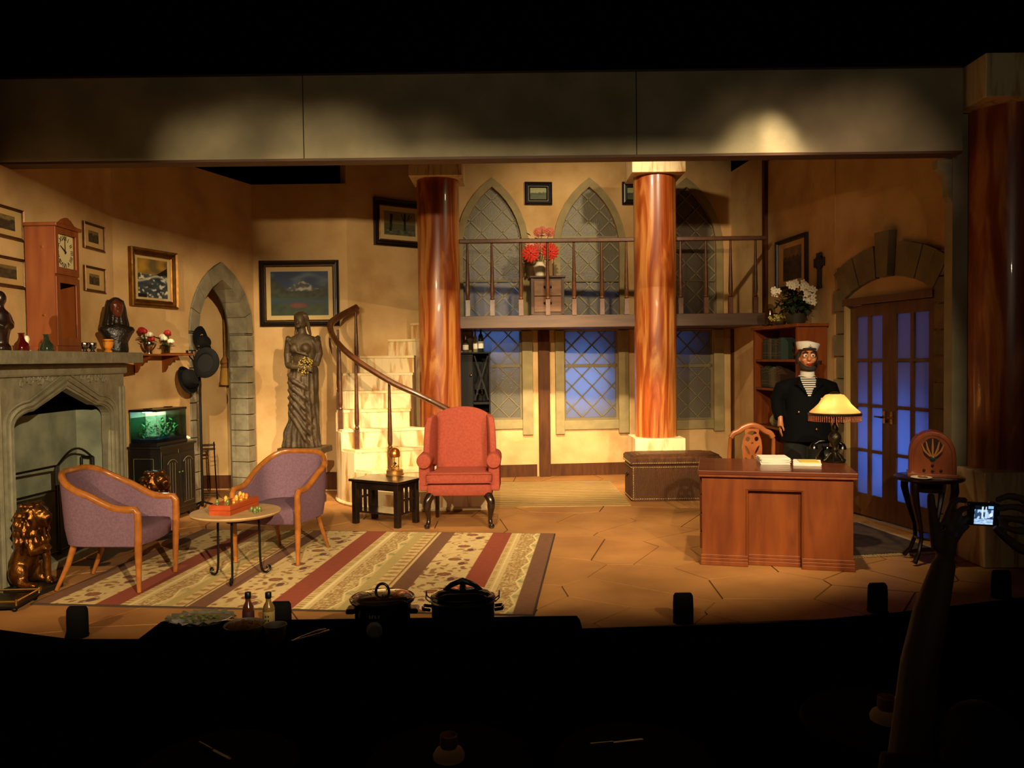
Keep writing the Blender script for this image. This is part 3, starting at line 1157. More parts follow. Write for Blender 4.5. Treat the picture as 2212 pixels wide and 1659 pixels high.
ZM0, ZM1 = 1.665, 1.765
FA, FB = 5.78, 7.78
op = tudor(FZ0, FZ1, 1.18, 1.46, .0)
outer = [(FA, 0)] + [(FZ0, 0)] + op[1:-1] + [(FZ1, 0), (FB, 0), (FB, ZM0), (FA, ZM0)]
FI = FX1 - .08
MB(M90).slab(outer, (), 0, .08).obj('surround', mantel_stone, t)
for a_ in (FA, FB - .14):
    MB().b2(FX0, FI, a_, a_ + .14, 0, ZM0).obj('side_return', mantel_stone, t)
for k, (off, r) in enumerate(((.03, .016), (.075, .022), (.12, .012))):
    o2 = tudor(FZ0 - off, FZ1 + off, 1.18 + off * .3, 1.46 + off * 1.15, .0)
    MB(M90).tube([(p[0], -.004, max(p[1], .01)) for p in o2], r, 6).obj('molding', mantel_stone, t, True)
for a in (FA + .02, FA + .09, FB - .09, FB - .02):
    MB(M90).tube([(a, -.004, .01), (a, -.004, ZM0 - .22)], .017, 8).obj('molding', mantel_stone, t, True)
mb = MB(M90)
for sgn in (-1, 1):   # carved leaf scrolls in the spandrels
    for k in range(7):
        u_ = .14 + k * .085
        zz = 1.60 - k * .030
        cxk = zc + sgn * (.72 - u_ * .72)
        mb.tube([(cxk + .045 * (1 - q / 9) * math.cos(q * .9 + k), -.006, 1.54 + (k % 2) * .03 - .13 * max(0, .35 - u_) + .04 * (1 - q / 9) * math.sin(q * .9 + k)) for q in range(9)], [.008] * 8 + [.004], 5)
mb.obj('carving', mantel_stone, t, True, kind='stuff')
MB(M90).b2(FA - .03, FB + .03, -.03, .2, ZM0 - .10, ZM0 - .0).obj('cornice', mantel_stone, t, bevel=.02)
MB().b2(FX0, -3.57, 5.2, 7.86, ZM0, ZM1).obj('mantel_shelf', mantel_stone, t, bevel=.008)
fb = MB()
zb0, zb1 = FZ0 + .0, FZ1 - .0
bx = -4.02
ZB = 1.24
fb.add([(FI, zb0 - .06, .06), (bx, zb0 - .02, .06), (bx, zb1 - .05, .06), (FI, zb1 + .04, .06), (FI, zb0 - .06, ZB), (bx, zb0 - .02, ZB), (bx, zb1 - .05, ZB), (FI, zb1 + .04, ZB)],
       [(0, 1, 5, 4), (1, 2, 6, 5), (2, 3, 7, 6), (0, 3, 2, 1)])
fb.obj('firebox', firebox_m, t, recalc=False)
hd = MB()
hd.add([(FI, zb0 - .06, 1.6), (bx, zb0 - .06, 1.6), (bx, zb1 + .04, 1.6), (FI, zb1 + .04, 1.6), (FI, zb0 - .06, ZB), (bx, zb0 - .02, ZB), (bx, zb1 - .05, ZB), (FI, zb1 + .04, ZB)],
       [(0, 1, 5, 4), (1, 2, 6, 5), (2, 3, 7, 6), (0, 3, 2, 1)])
hd.obj('smoke_hood', blackcloth, t, recalc=False)
MB().b2(-4.03, -3.70, FZ0 - .0, FZ1 + .0, .001, .06).obj('hearth', mantel_stone, t, bevel=.005)

# ---- three-panel fire screen
t = thing('fire_screen', 'black iron folding fire screen standing in the fireplace opening', 'fire screen', (-3.83, 6.78, .061))
A, Bp, Cc, D = Vector((-.0, -.0)), Vector((-.05, .62)), Vector((-.08, -.52)), None
H = .75


def panel(a, b, arch):
    mb = MB()
    a, b = Vector((a[0], a[1], 0)), Vector((b[0], b[1], 0))
    for q in (a, b):
        mb.tube([q + Vector((0, 0, .0)), q + Vector((0, 0, H))], .011, 6)
    for z, ar in ((.03, 0), (H - .2, arch), (H, arch)):
        mb.tube([a.lerp(b, k / 10) + Vector((0, 0, z + ar * math.sin(PI * k / 10))) for k in range(11)], .010, 6)
    return mb


panel((-.05, -.56), (0, -.015), 0).obj('side_panel', iron, t, True)
panel((0, .015), (-.02, .61), .11).obj('center_panel', iron, t, True)
panel((-.02, .63), (-.13, .635), 0).obj('side_panel', iron, t, True)
mesh_m = glassy('screen_mesh', '#b4b0a4', .6, .1)
MB().add([(0, .02, .03), (-.02, .6, .03), (-.02, .6, H - .2), (0, .02, H - .2)], [(0, 1, 2, 3)]).obj('mesh', mesh_m, t)
MB().add([(-.05, -.55, .03), (0, -.02, .03), (0, -.02, H - .2), (-.05, -.55, H - .2)], [(0, 1, 2, 3)]).obj('mesh', mesh_m, t)


# ---- gilt lions: seated, one forepaw raised; local +x is forward
def make_lion(label, loc, rz, right_up):
    t = thing('lion_statue', label, 'statue', loc, rz, 'gilt lion statues by the fireplace')
    MB().b2(-.17, .16, -.11, .11, 0, .035).obj('plinth', blackpaint, t, bevel=.006)
    m = MB()
    m.tube([(-.11, 0, .09), (-.10, 0, .16), (-.04, 0, .26), (.01, 0, .34), (.02, 0, .40)], [.07, .095, .085, .09, .065], 12)
    for s in (-1, 1):
        m.ball((-.075, s * .07, .115), (.085, .045, .08))            # haunch
        m.tube([(-.04, s * .085, .07), (.03, s * .09, .05), (.055, s * .09, .05)], [.034, .026, .028], 8)
        m.ball((.075, s * .09, .052), (.036, .028, .02))
    u = -1 if right_up else 1
    m.tube([(.03, -u * .05, .32), (.065, -u * .055, .2), (.07, -u * .055, .075)], [.044, .031, .026], 10)
    m.ball((.09, -u * .055, .053), (.042, .031, .022))
    m.tube([(.03, u * .06, .33), (.075, u * .075, .255), (.12, u * .07, .27), (.15, u * .065, .285)], [.044, .034, .03, .028], 10)
    m.ball((.165, u * .063, .288), (.038, .031, .026))
    for k in range(3):
        m.ball((.125, -u * .055 + (k - 1) * .021, .048), .014, 8, 6)
        m.ball((.19, u * .063 + (k - 1) * .021, .283), .014, 8, 6)
    m.ball((.055, 0, .475), (.07, .06, .068))                        # skull
    m.tube([(.07, 0, .462), (.12, 0, .455), (.148, 0, .452)], [.05, .04, .034], 12)
    m.tube([(.08, 0, .425), (.135, 0, .422)], [.032, .024], 10)      # jaw
    m.ball((.158, 0, .472), (.014, .02, .012))                       # nose
    m.tube([(.09, 0, .505), (.15, 0, .478)], [.022, .015], 8)
    for s in (-1, 1):
        m.tube([(.088, s * .03, .508), (.115, s * .032, .502)], [.017, .011], 6)
        m.ball((.035, s * .058, .53), (.016, .014, .02), 8, 6)
    m.tube([(-.16, .04, .06), (-.185, .08, .06), (-.14, .12, .055), (-.07, .13, .05)], .014, 6)
    m.ball((-.16 + .1, .13, .052), (.03, .02, .018), 8, 6)
    m.blob('body', gold_lion, t, .009, 2)
    m = MB()
    m.ball((.0, 0, .44), (.085, .092, .115), 14, 10)
    m.ball((-.02, 0, .36), (.085, .09, .09), 14, 10)
    for ring, (cz, n, rr_, dz) in enumerate(((.545, 9, .062, .03), (.50, 13, .098, .05), (.45, 13, .108, .06), (.40, 13, .108, .065), (.345, 12, .1, .065), (.30, 9, .085, .06))):
        for k in range(n):
            a = (k + .5 * (ring % 2)) * 2 * PI / n
            if math.cos(a) > .62 and .36 < cz < .53:
                continue
            c_, s_ = math.cos(a), math.sin(a)
            p = Vector((-.005 + rr_ * .82 * c_, rr_ * s_, cz))
            m.tube([p, p + Vector((c_ * .016, s_ * .016 + .006 * (k % 2), -dz * .5)), p + Vector((c_ * .004, s_ * .004, -dz * 1.15))], [.017, .019, .005], 6)
    m.blob('mane', gold_lion, t, .0085, 1)
    return t


make_lion('gilt seated lion statue with raised paw at the left of the fireplace', (-3.535, 5.92, .0), rad(-9), True).scale = (.93, 1.05, 1.18)
make_lion('gilt lion statue half hidden behind the left purple armchair', (-3.42, 7.7, .0), rad(-28), False).scale = (1.12, 1.12, 1.16)
t = thing('fire_tool_tray', 'low black metal tray on the floor left of the gilt lion', 'tray', (-3.50, 5.52, 0), rad(4))
mb = MB()
mb.b2(-.16, .16, -.16, .16, .03, .05)
for sx in (-.13, .13):
    for sy in (-.13, .13):
        mb.ball((sx, sy, .02), .02, 8, 6)
mb.obj('tray_plate', iron, t, bevel=.004)
mb = MB()
mb.tube([(-.15, -.15, .075), (.15, -.15, .075), (.15, .15, .075), (-.15, .15, .075)], .008, 6, True)
for p in ((-.15, -.15), (.15, -.15), (.15, .15), (-.15, .15)):
    mb.tube([(p[0], p[1], .045), (p[0], p[1], .09)], .008, 6)
mb.obj('tray_rail', brass, t, True)

# ---- long clock on the mantel
MZ = ZM1


def onm(px, x=-3.78):
    """depth along the mantel for a photograph column"""
    d = ray(px, 760)
    return (x / d.x) * d.y


yc0, yc1 = onm(121, -3.74), onm(171, -3.74)
t = thing('mantel_clock', 'tall red-brown pendulum clock case standing on the mantel shelf', 'clock', (-3.86, (yc0 + yc1) / 2 + .015, MZ), PI / 2)
W2, D2 = (yc1 - yc0) / 2, .12
zt = at(120, 487, yc0).z - MZ
zm = at(120, 590, yc0).z - MZ
MB().b2(-W2 - .012, W2 + .012, -D2 - .012, D2, 0, .05).obj('base', cherry, t, bevel=.006)
cs = MB()
cs.b2(-W2, -W2 + .03, -D2, D2, .05, zt)
cs.b2(W2 - .03, W2, -D2, D2, .05, zt)
cs.b2(-W2 + .03, W2 - .03, D2 - .02, D2, .05, zt)
cs.b2(-W2 + .03, W2 - .03, -D2, D2, zm - .03, zm + .02)
cs.b2(-W2 + .03, W2 - .03, -D2, D2, zt - .03, zt)
cs.obj('case', cherry, t)
MB().slab(rect(-W2, W2, .05, zm - .02), [rect(-W2 + .055, W2 - .055, .12, zm - .07)], -D2 - .014, -D2).obj('lower_door', cherry, t, bevel=.003)
MB().slab(rect(-W2, W2, zm, zt), [rect(-W2 + .045, W2 - .045, zm + .06, zt - .05)], -D2 - .014, -D2).obj('upper_door', cherry, t, bevel=.003)
MB().b2(-W2 - .02, W2 + .02, -D2 - .035, D2, zt, zt + .03).obj('cornice', cherry, t, bevel=.006)
MB().slab([(-W2, zt + .03), (W2, zt + .03), (W2 * .6, zt + .04), (W2 * .3, zt + .075), (0, zt + .095), (-W2 * .3, zt + .075), (-W2 * .6, zt + .04)], (), -D2 - .02, -D2 + .01).obj('pediment', cherry, t)
dw = W2 - .045
dz0, dz1 = zm + .06, zt - .05
MB().b2(-dw, dw, -D2 + .012, -D2 + .02, dz0, dz1).obj('dial', mat('dial_cream', '#dccf9c', .5), t)
dcx, dcz = 0, (dz0 + dz1) / 2
ink = mat('dial_ink', '#17130d', .6)
for k, s in enumerate(('XII', 'I', 'II', 'III', 'IIII', 'V', 'VI', 'VII', 'VIII', 'IX', 'X', 'XI')):
    cu = bpy.data.curves.new('numeral', 'FONT')
    cu.body = s
    cu.size = .055
    cu.extrude = .001
    cu.align_x = cu.align_y = 'CENTER'
    tmp = bpy.data.objects.new('numeral_text', cu)
    COL.objects.link(tmp)
    bpy.context.view_layer.update()
    o = bpy.data.objects.new('numeral', bpy.data.meshes.new_from_object(tmp.evaluated_get(bpy.context.evaluated_depsgraph_get())))
    bpy.data.objects.remove(tmp)
    COL.objects.link(o)
    o.data.materials.clear()
    o.data.materials.append(ink)
    o.parent = t
    a = k * PI / 6
    o.location = (dw * .8 * math.sin(a), -D2 + .010, dcz + (dz1 - dz0) * .40 * math.cos(a))
    o.rotation_euler = (PI / 2, a, 0)
hm = MB(Matrix.Translation((0, -D2 + .007, dcz)))
hm.slab([(-.006, -.02), (.006, -.02), (.003, .125), (-.003, .125)], (), -.002, 0)
hm.obj('minute_hand', ink, t)
hm = MB(Matrix.Translation((0, -D2 + .005, dcz)) @ Matrix.Rotation(rad(-60), 4, 'Y'))
hm.slab([(-.008, -.015), (.008, -.015), (.003, .085), (-.003, .085)], (), -.002, 0)
hm.obj('hour_hand', ink, t)
pm = MB()
pm.tube([(0, .02, zm - .05), (0, .02, .2)], .006, 6)
pm.ball((0, .02, .2), (.035, .012, .035))
pm.obj('pendulum', mat('dull_brass', '#8a7440', .4, .8), t, True)
MB().box((-W2 - .006, -.02, zm + .22), (.014, .014, .014)).obj('side_knob', brass, t)
MB().box((-W2 - .006, -.02, zm - .34), (.014, .014, .014)).obj('side_knob', brass, t)


# ---- things along the mantel
def put(name, label, cat, px, prof, m, n=20, x=-3.72, group=None, z=None, extra=None):
    t = thing(name, label, cat, (x, onm(px, x), MZ if z is None else z), 0, group)
    MB().lathe(prof, n).obj('body', m, t, True, ang=50)
    return t


red_glass = mat('red_glass', '#520d0b', .12, coat=.6)
green_glass = mat('dark_green_glass', '#2c3a2a', .12, coat=.6)
dec = [(0, 0), (.052, .0), (.055, .02), (.048, .055), (.028, .078), (.02, .1), (.018, .128), (.024, .134), (0, .134)]
for px, m, lab in ((47, red_glass, 'small red glass bottle on the mantel left of the clock'), (101, green_glass, 'small dark green glass bottle at the foot of the mantel clock')):
    t = put('glass_bottle', lab, 'bottle', px, dec, m, group='small glass bottles on the mantel')
    MB().lathe([(.0202, .1), (.0192, .126), (.025, .134), (.025, .137), (0, .137)], 16).obj('neck_rim', m, t, True)
t = put('shell_figurine', 'small cream figurine beside the red glass bottle', 'figurine', 59, [(0, 0), (.03, 0), (.034, .008), (.012, .02), (.018, .05), (.012, .07), (.022, .10), (.014, .125), (0, .13)], white_c, 12, -3.86)
t = put('orange_goblet', 'orange glazed goblet beside the dark bust', 'goblet', 234, [(0, 0), (.036, 0), (.036, .012), (.024, .025), (.03, .035), (.044, .06), (.048, .118), (.05, .122), (.044, .122), (.038, .05), (0, .045)], mat('orange_glaze', '#d8862a', .3, coat=.4))
MB().lathe([(.0485, .1), (.0492, .108)], 20).obj('rim_band', mat('brown_band', '#7a3c14', .4), t, True)
for px, lab in ((184, 'left of two silver cups on the mantel by the clock'), (200, 'right of two silver cups on the mantel by the clock')):
    t = put('silver_cup', lab, 'cup', px, [(0, 0), (.024, 0), (.024, .008), (.012, .018), (.03, .035), (.036, .06), (.034, .08), (.029, .08), (.028, .04), (0, .032)], silver, group='silver cups on the mantel')
    MB().lathe([(.0345, .077), (.037, .081), (.034, .084), (.030, .081)], 20).obj('rim', silver, t, True)
# dark figurine at the left edge
t = thing('dark_figurine', 'dark carved figurine at the left edge of the mantel', 'figurine', (-3.72, onm(2, -3.72), MZ), rad(80))
m = MB()
m.lathe([(.07, 0), (.07, .03), (.05, .05), (.06, .12), (.075, .2), (.06, .28), (.03, .31), (.028, .34)], 14)
m.ball((0, 0, .38), (.045, .05, .06))
for s in (-1, 1):
    m.tube([(s * .06, 0, .28), (s * .085, -.02, .2), (s * .03, -.07, .17)], [.025, .022, .018], 8)
m.blob('body', mat('dark_carving', '#21110c', .3, coat=.3), t, .012, 2)
# bust of a woman
by = onm(262, -3.74)
t = thing('woman_bust', 'dark bust of a long-haired woman with reddish face on the mantel end', 'bust', (-3.76, by - .04, MZ), rad(38))
m = MB()
m.loft([[(rx * math.cos(2 * PI * k / 20), oy + ry * math.sin(2 * PI * k / 20), zz) for k in range(20)] for zz, rx, ry, oy in
        ((0, .10, .075, 0), (.03, .105, .08, 0), (.1, .10, .078, .0), (.17, .135, .085, 0), (.215, .165, .08, .0), (.245, .15, .07, .0), (.265, .07, .06, .0), (.28, .042, .045, .0), (.33, .038, .042, -.008), (.35, .04, .042, -.01))])
m.blob('shoulders', mat('bust_dark', '#231812', .35, col2='#16120e', scale=20, bump=.4, bscale=40, coat=.2), t, .009, 2)
m = MB()
m.ball((0, -.015, .425), (.062, .076, .088), 18, 12)
m.ball((0, -.055, .375), (.042, .04, .045))
m.tube([(0, -.082, .445), (0, -.103, .41)], [.011, .016], 8)
m.ball((0, -.088, .385), (.024, .012, .009))
for s in (-1, 1):
    m.ball((s * .026, -.078, .44), (.016, .008, .008))
    m.tube([(s * .012, -.083, .455), (s * .045, -.07, .458)], .007, 6)
m.tube([(0, 0, .36), (0, 0, .29)], [.04, .042], 12)
m.blob('face', mat('bust_face', '#5e2b1a', .28, col2='#48200f', scale=10, coat=.4), t, .006, 2)
m = MB()
m.ball((0, .012, .44), (.074, .08, .09), 16, 10)
rr = random.Random(8)
for s in (-1, 1):
    for k in range(7):
        a = .15 + k * .42
        x, y = s * .072 * math.sin(a + .25), -.0 + .075 * -math.cos(a + .55)
        m.tube([(x * .8, y * .6 + .015, .5), (x * 1.05, y + .02, .42), (x * 1.2, y + .03, .34), (x * 1.5, y * .9 + .03, .26), (x * 1.5, y * .9 + .025, .22)], [.02, .024, .026, .024, .012], 7)
m.blob('hair', mat('bust_hair', '#17110d', .35, coat=.3, bump=.3, bscale=50), t, .008, 2)

# ---- small wall shelf with two rose bouquets
SZ = WB.sz(345, 765)[1]
sa, sb = WB.sz(262, 770)[0] - .0, WB.sz(383, 770)[0]
t = thing('wall_shelf', 'small reddish wooden wall shelf on scrolled brackets', 'shelf', WB.p((sa + sb) / 2, SZ, .0), WB.rz)
L_ = (sb - sa)
MB().b2(-L_ / 2, L_ / 2, -.24, 0, -.02, 0).obj('shelf_board', mahog, t, bevel=.004)
for x in (-L_ * .28, L_ * .22):
    MB(Matrix.Translation((x, 0, 0)) @ Matrix.Rotation(PI / 2, 4, 'Z')).slab([(0, -.021), (-.2, -.021), (-.2, -.05), (-.15, -.06), (-.12, -.1), (-.07, -.11), (-.06, -.15), (-.03, -.19), (0, -.2)], (), -.013, .013).obj('bracket', mahog, t)
MB().tube([(-L_ * .1, -.22, .005), (L_ / 2 - .02, -.22, .005)], .006, 6).obj('plate_rail', brass, t, True)


def rose(mb, c, r, rr):
    for k in range(9):
        a = k * 2.4
        q = r * (.25 + .75 * k / 9)
        mb.ball((c[0] + q * .6 * math.cos(a), c[1] + q * .6 * math.sin(a), c[2] - .25 * q + r * .2), (q * .62, q * .62, r * .6), 7, 5, (.5 * math.sin(a), -.5 * math.cos(a), 0))


def bouquet(t, spots, seed, r=.035, leaves=14, spread=.1, zl=.06, petals=None):
    rr = random.Random(seed)
    for (x, y, z, m, nm) in spots:
        mb = MB()
        rose(mb, (x, y, z), r, rr)
        mb.obj(nm, m, t, True)
    mb = MB()
    for (x, y, z, m, nm) in spots:
        mb.tube([(0, 0, .05), (x * .6, y * .6, z * .6), (x, y, z)], .004, 5)
    mb.obj('stems', stem_m, t, True, kind='stuff')
    mb = MB()
    for k in range(leaves):
        a = rr.uniform(0, 2 * PI)
        d = rr.uniform(.3, 1) * spread
        z = zl + rr.uniform(0, spread * .8)
        leafq(mb, Vector((d * math.cos(a), d * math.sin(a) * .6, z)), a, rr.uniform(.05, .09), rr.uniform(-.5, .5))
    mb.obj('leaves', leaf, t, kind='stuff')


def leafq(mb, p, a, l, el):
    d = Vector((math.cos(a) * math.cos(el), math.sin(a) * math.cos(el), math.sin(el)))
    s = Vector((-math.sin(a), math.cos(a), 0)) * l * .28
    up = d.cross(s).normalized() * l * .06
    a_, b_ = p - d * l / 2, p + d * l / 2
    mb.add([a_, p - s + up, b_, p + s + up, p - s + up * 1.4, p + s + up * 1.4, p - up], [(0, 6, 1), (6, 2, 1), (0, 3, 6), (6, 3, 2)])


pA = WB.hit(322, 755, .14)
t = thing('rose_bowl', 'silver bowl of red and white roses beside the bust', 'flowers', (pA.x, pA.y, SZ + .001), WB.rz)
MB().lathe([(0, 0), (.04, 0), (.035, .012), (.02, .025), (.05, .05), (.072, .09), (.068, .12), (.06, .12), (.05, .07), (0, .05)], 20).obj('bowl', silver, t, True)
bouquet(t, [(-.1, -.03, .235, red_p, 'red_rose'), (-.075, .02, .25, red_p, 'red_rose'), (-.045, -.05, .2, white_p, 'white_rose'), (-.01, -.04, .155, red_p, 'red_rose'), (-.02, .03, .18, white_p, 'white_rose')], 4, .046, 22, .12, .09)
pA = WB.hit(360, 752, .14)
t = thing('rose_glass', 'clear glass of red and white roses at the shelf end', 'flowers', (pA.x, pA.y, SZ + .001), WB.rz)
MB().lathe([(0, 0), (.03, 0), (.034, .02), (.038, .09), (.035, .09), (.03, .015), (0, .012)], 16).obj('tumbler', glassy('clear_glass', '#cfc8b0', .05, .3), t, True)
bouquet(t, [(-.005, -.02, .23, red_p, 'red_rose'), (.03, .01, .215, red_p, 'red_rose'), (-.045, -.01, .165, white_p, 'white_rose'), (.02, -.04, .135, white_p, 'white_rose'), (-.01, .04, .19, white_p, 'white_rose')], 9, .043, 14, .09, .08)

# ---- coat stand with hats
cs0 = Vector((-3.50, 9.08, 0))
t = thing('coat_stand', 'slim black metal coat stand beside the pointed arch', 'coat stand', cs0)
zt = at(415, 752, 9.08).z
MB().tube([(0, 0, .04), (0, 0, zt)], .014, 10).obj('pole', iron, t, True)
mb = MB()
for k in range(3):
    a = k * 2 * PI / 3 + .5
    mb.tube([(0, 0, .1), (.1 * math.cos(a), .1 * math.sin(a), .06), (.15 * math.cos(a), .15 * math.sin(a), .012)], .012, 6)
mb.obj('foot', iron, t, True)
MB().ball((0, 0, zt + .015), .024, 12, 8).obj('finial', iron, t, True)
mb = MB()
for a in (PI, PI + .55, PI - .6, -.5, .3):
    mb.tube([(0, 0, zt - .22), (.05 * math.cos(a), .05 * math.sin(a), zt - .16), (.1 * math.cos(a), .1 * math.sin(a), zt - .1), (.13 * math.cos(a), .13 * math.sin(a), zt - .04)], .007, 6)
    mb.ball((.13 * math.cos(a), .13 * math.sin(a), zt - .035), .012, 8, 6)
mb.obj('hook', iron, t, True)
felt = mat('black_felt', '#040404', .85, spec=.2, bump=.1, bscale=120)
felt_in = mat('hat_lining', '#030303', .5, spec=.3)


def bowler(label, loc, rot, crown_h=.12, inside=False, brim=.05, name='bowler_hat'):
    t = thing(name, label, 'hat', loc, 0, None)
    t.rotation_euler = rot
    R = .1
    prof = [(R * .97, 0), (R, .02), (R * .98, crown_h * .5), (R * .8, crown_h * .85), (R * .4, crown_h * .98), (0, crown_h)]
    inn = [(0, crown_h - .006), (R * .38, crown_h * .95 - .006), (R * .76, crown_h * .82), (R * .93, crown_h * .48), (R * .93, 0)]
    mb = MB()
    mb.lathe(prof, 24)
    mb.v, mb.f = [], []
    rings = [[(r * math.cos(2 * PI * j / 24), r * 1.15 * math.sin(2 * PI * j / 24), z) for j in range(24)] for r, z in [(max(a, 1e-3), b) for a, b in prof[::-1]] + [(max(a, 1e-3), b) for a, b in inn[::-1]]]
    mb.loft(rings)
    mb.obj('crown', felt, t, True)
    mb = MB()
    rings = [[(r * math.cos(2 * PI * j / 24), r * 1.15 * math.sin(2 * PI * j / 24), z + .02 * abs(math.cos(2 * PI * j / 24)) ** 2 * (r - R) / brim) for j in range(24)] for r, z in ((R * .98, 0), (R + brim * .6, -.004), (R + brim, .006), (R + brim, .012), (R + brim * .6, .004), (R * .98, .01))]
    mb.loft(rings, False, True)
    mb.obj('brim', felt, t, True)
    MB().lathe([(R * 1.005, .012), (R * 1.0, .034)], 24).obj('band', felt_in, t, True)
    for ch in t.children:
        if ch.name.startswith('band'):
            ch.scale = (1.01, 1.16, 1)
    return t


bowler('black bowler hat hanging low at the left of the coat stand', at(402, 822, 8.9), (rad(60), rad(30), rad(60)))
bowler('black hat hung inside-out to the viewer at the right of the coat stand', at(443, 783, 8.9), (rad(-100), rad(0), rad(-5)), .12, True, .05)
p = at(437, 740, 9.32)
t = thing('riding_hat', 'wide-brimmed black hat seen edge-on above the coat stand in the arch', 'hat', at(435, 742, 9.26), 0)
t.rotation_euler = (0, rad(70), rad(-20))
rings = [[(r * 1.2 * math.cos(2 * PI * j / 24), r * .8 * math.sin(2 * PI * j / 24), z + .05 * (math.cos(2 * PI * j / 24)) ** 2) for j in range(24)] for r, z in ((.08, 0), (.16, .0), (.16, .01), (.08, .012))]
MB().loft(rings, False, True).obj('brim', felt, t, True)
MB().lathe([(.085, 0), (.085, .05), (.06, .09), (0, .1)], 20).obj('crown', felt, t, True)

# ---- black cabinet with aquarium
c0, c1 = fl(350, 1133), fl(423, 1107)
e = (c1 - c0)
rzc = math.atan2(e.y, e.x)
Wc = e.length
Dc = .36
Hc = .775
t = thing('black_cabinet', 'black distressed two-door cabinet under the aquarium', 'cabinet', (c0 + c1) / 2, rzc)
MB().b2(-Wc / 2, Wc / 2, 0, Dc, .06, Hc).obj('carcass', blackpaint, t)
MB().b2(-Wc / 2 - .02, Wc / 2 + .02, -.02, Dc + .005, Hc, Hc + .025).obj('top', blackpaint, t, bevel=.006)
for sx in (-1, 1):
    for y in (.04, Dc - .04):
        MB().lathe([(.02, 0), (.03, .03), (.025, .06)], 10, (sx * (Wc / 2 - .05), y, 0)).obj('foot', blackpaint, t, True)
MB().b2(-Wc / 2, Wc / 2, -.012, 0, .05, .11).obj('plinth', blackpaint, t, bevel=.003)
edge_m = rubbed
for i, x0 in enumerate((-Wc / 2 + .03, .005)):
    dw_ = Wc / 2 - .035
    d = MB().b2(x0, x0 + dw_, -.02, 0, .12, Hc - .07).obj('door', blackpaint, t, bevel=.004)
    arc = seg(x0 + .055, x0 + dw_ - .055, Hc - .17, Hc - .125, 8)
    pan = [(x0 + .05, .17), (x0 + dw_ - .05, .17)] + arc[::-1]
    MB().slab(pan, (), -.026, -.02).obj('panel', blackpaint, d)
    mb = MB()
    mb.tube([(p[0], -.027, p[1]) for p in arc], .0035, 5)
    mb.tube([(x0 + .05, -.027, .17), (x0 + dw_ - .05, -.027, .17)], .002, 4)
    for k in range(1, 4):
        xk = x0 + .05 + (dw_ - .1) * k / 4
        mb.tube([(xk, -.0265, .18), (xk, -.0265, Hc - .16)], .0018, 4)
    mb.obj('worn_edge', edge_m, d)
    MB().ball((x0 + (dw_ - .025 if i == 0 else .025), -.032, .5), .011, 8, 6).obj('knob', mat('green_knob', '#4a6a4a', .3, .5), d, True)
mb = MB()
for xk in (-Wc / 2 + .008, Wc / 2 - .008, .0):
    mb.tube([(xk, -.006, .12), (xk, -.006, Hc - .03)], .002, 4)
mb.tube([(-Wc / 2, -.012, .115), (Wc / 2, -.012, .115)], .002, 4)
mb.obj('worn_edge', edge_m, t)
sm = MB(Matrix.Translation((-Wc / 2, 0, 0)) @ Matrix.Rotation(-PI / 2, 4, 'Z'))
sm.slab([(-Dc + .02, .1), (-.02, .1), (-.02, Hc - .03), (-Dc + .02, Hc - .03)], [[(-Dc + .07, .16), (-.07, .16), (-.07, Hc - .1), (-Dc + .07, Hc - .1)]], -.014, .0)
sm.obj('side_frame', blackpaint, t)
mb = MB()
for a, b in (((-.0105, .07, Hc - .1), (-.0105, Dc - .07, Hc - .1)), ((-.0105, .07, .16), (-.0105, .07, Hc - .1)), ((-.0105, Dc - .07, .16), (-.0105, Dc - .07, Hc - .1))):
    mb.tube([(-Wc / 2 + a[0] - .004, a[1], a[2]), (-Wc / 2 + b[0] - .004, b[1], b[2])], .0025, 4)
mb.obj('worn_edge', edge_m, t)

cR = Matrix.Translation((c0 + c1) / 2) @ Matrix.Rotation(rzc, 4, 'Z')
tl = cR @ Vector((-.05, Dc / 2, Hc + .026))
t = thing('aquarium', 'lit glass aquarium with green plants on the black cabinet', 'aquarium', tl, rzc)
aw, ad, ah = .56, .30, .37
MB().b2(-aw / 2 - .006, aw / 2 + .006, -ad / 2 - .006, ad / 2 + .006, 0, .035).obj('base_frame', mat('black_plastic', '#0c0c0e', .35), t, bevel=.004)
lid = MB()
lid.b2(-aw / 2 - .006, aw / 2 + .006, -ad / 2 - .006, ad / 2 + .006, ah - .012, ah + .012)
lid.b2(-aw / 2 + .05, -aw / 2 + .12, -.03, .03, ah + .012, ah + .022)
lid.b2(aw / 2 - .14, aw / 2 - .06, -.03, .03, ah + .012, ah + .022)
lid.obj('lid', mat('black_plastic', '#0c0c0e', .35), t, bevel=.003)
aqg = glassy('aquarium_glass', '#c4d0cc', .02, .10)
for q in ((-aw / 2, aw / 2, -ad / 2, -ad / 2 + .006), (-aw / 2, -aw / 2 + .006, -ad / 2 + .006, ad / 2 - .006), (aw / 2 - .006, aw / 2, -ad / 2 + .006, ad / 2 - .006)):
    MB().b2(q[0], q[1], q[2], q[3], .035, ah - .012).obj('glass', aqg, t)
MB().b2(-aw / 2, aw / 2, ad / 2 - .006, ad / 2, .035, ah - .012).obj('back_panel', mat('aqua_back', '#3c5a30', .5, col2='#7a8448', scale=14), t)
MB().b2(-aw / 2 + .007, aw / 2 - .007, -ad / 2 + .007, ad / 2 - .007, .035, .075).obj('gravel', mat('blue_gravel', '#0e1634', .7, col2='#1d2c66', scale=90, bump=.8, bscale=120), t)
wm = glassy('aqua_water', '#b8d8d0', .02, .06)
MB().b2(-aw / 2 + .0065, aw / 2 - .0065, -ad / 2 + .0065, ad / 2 - .0065, .0755, ah - .075).obj('water', wm, t)
rr = random.Random(2)
gm = mat('aqua_plant', '#4aa83a', .5, col2='#2c7a26', scale=12)
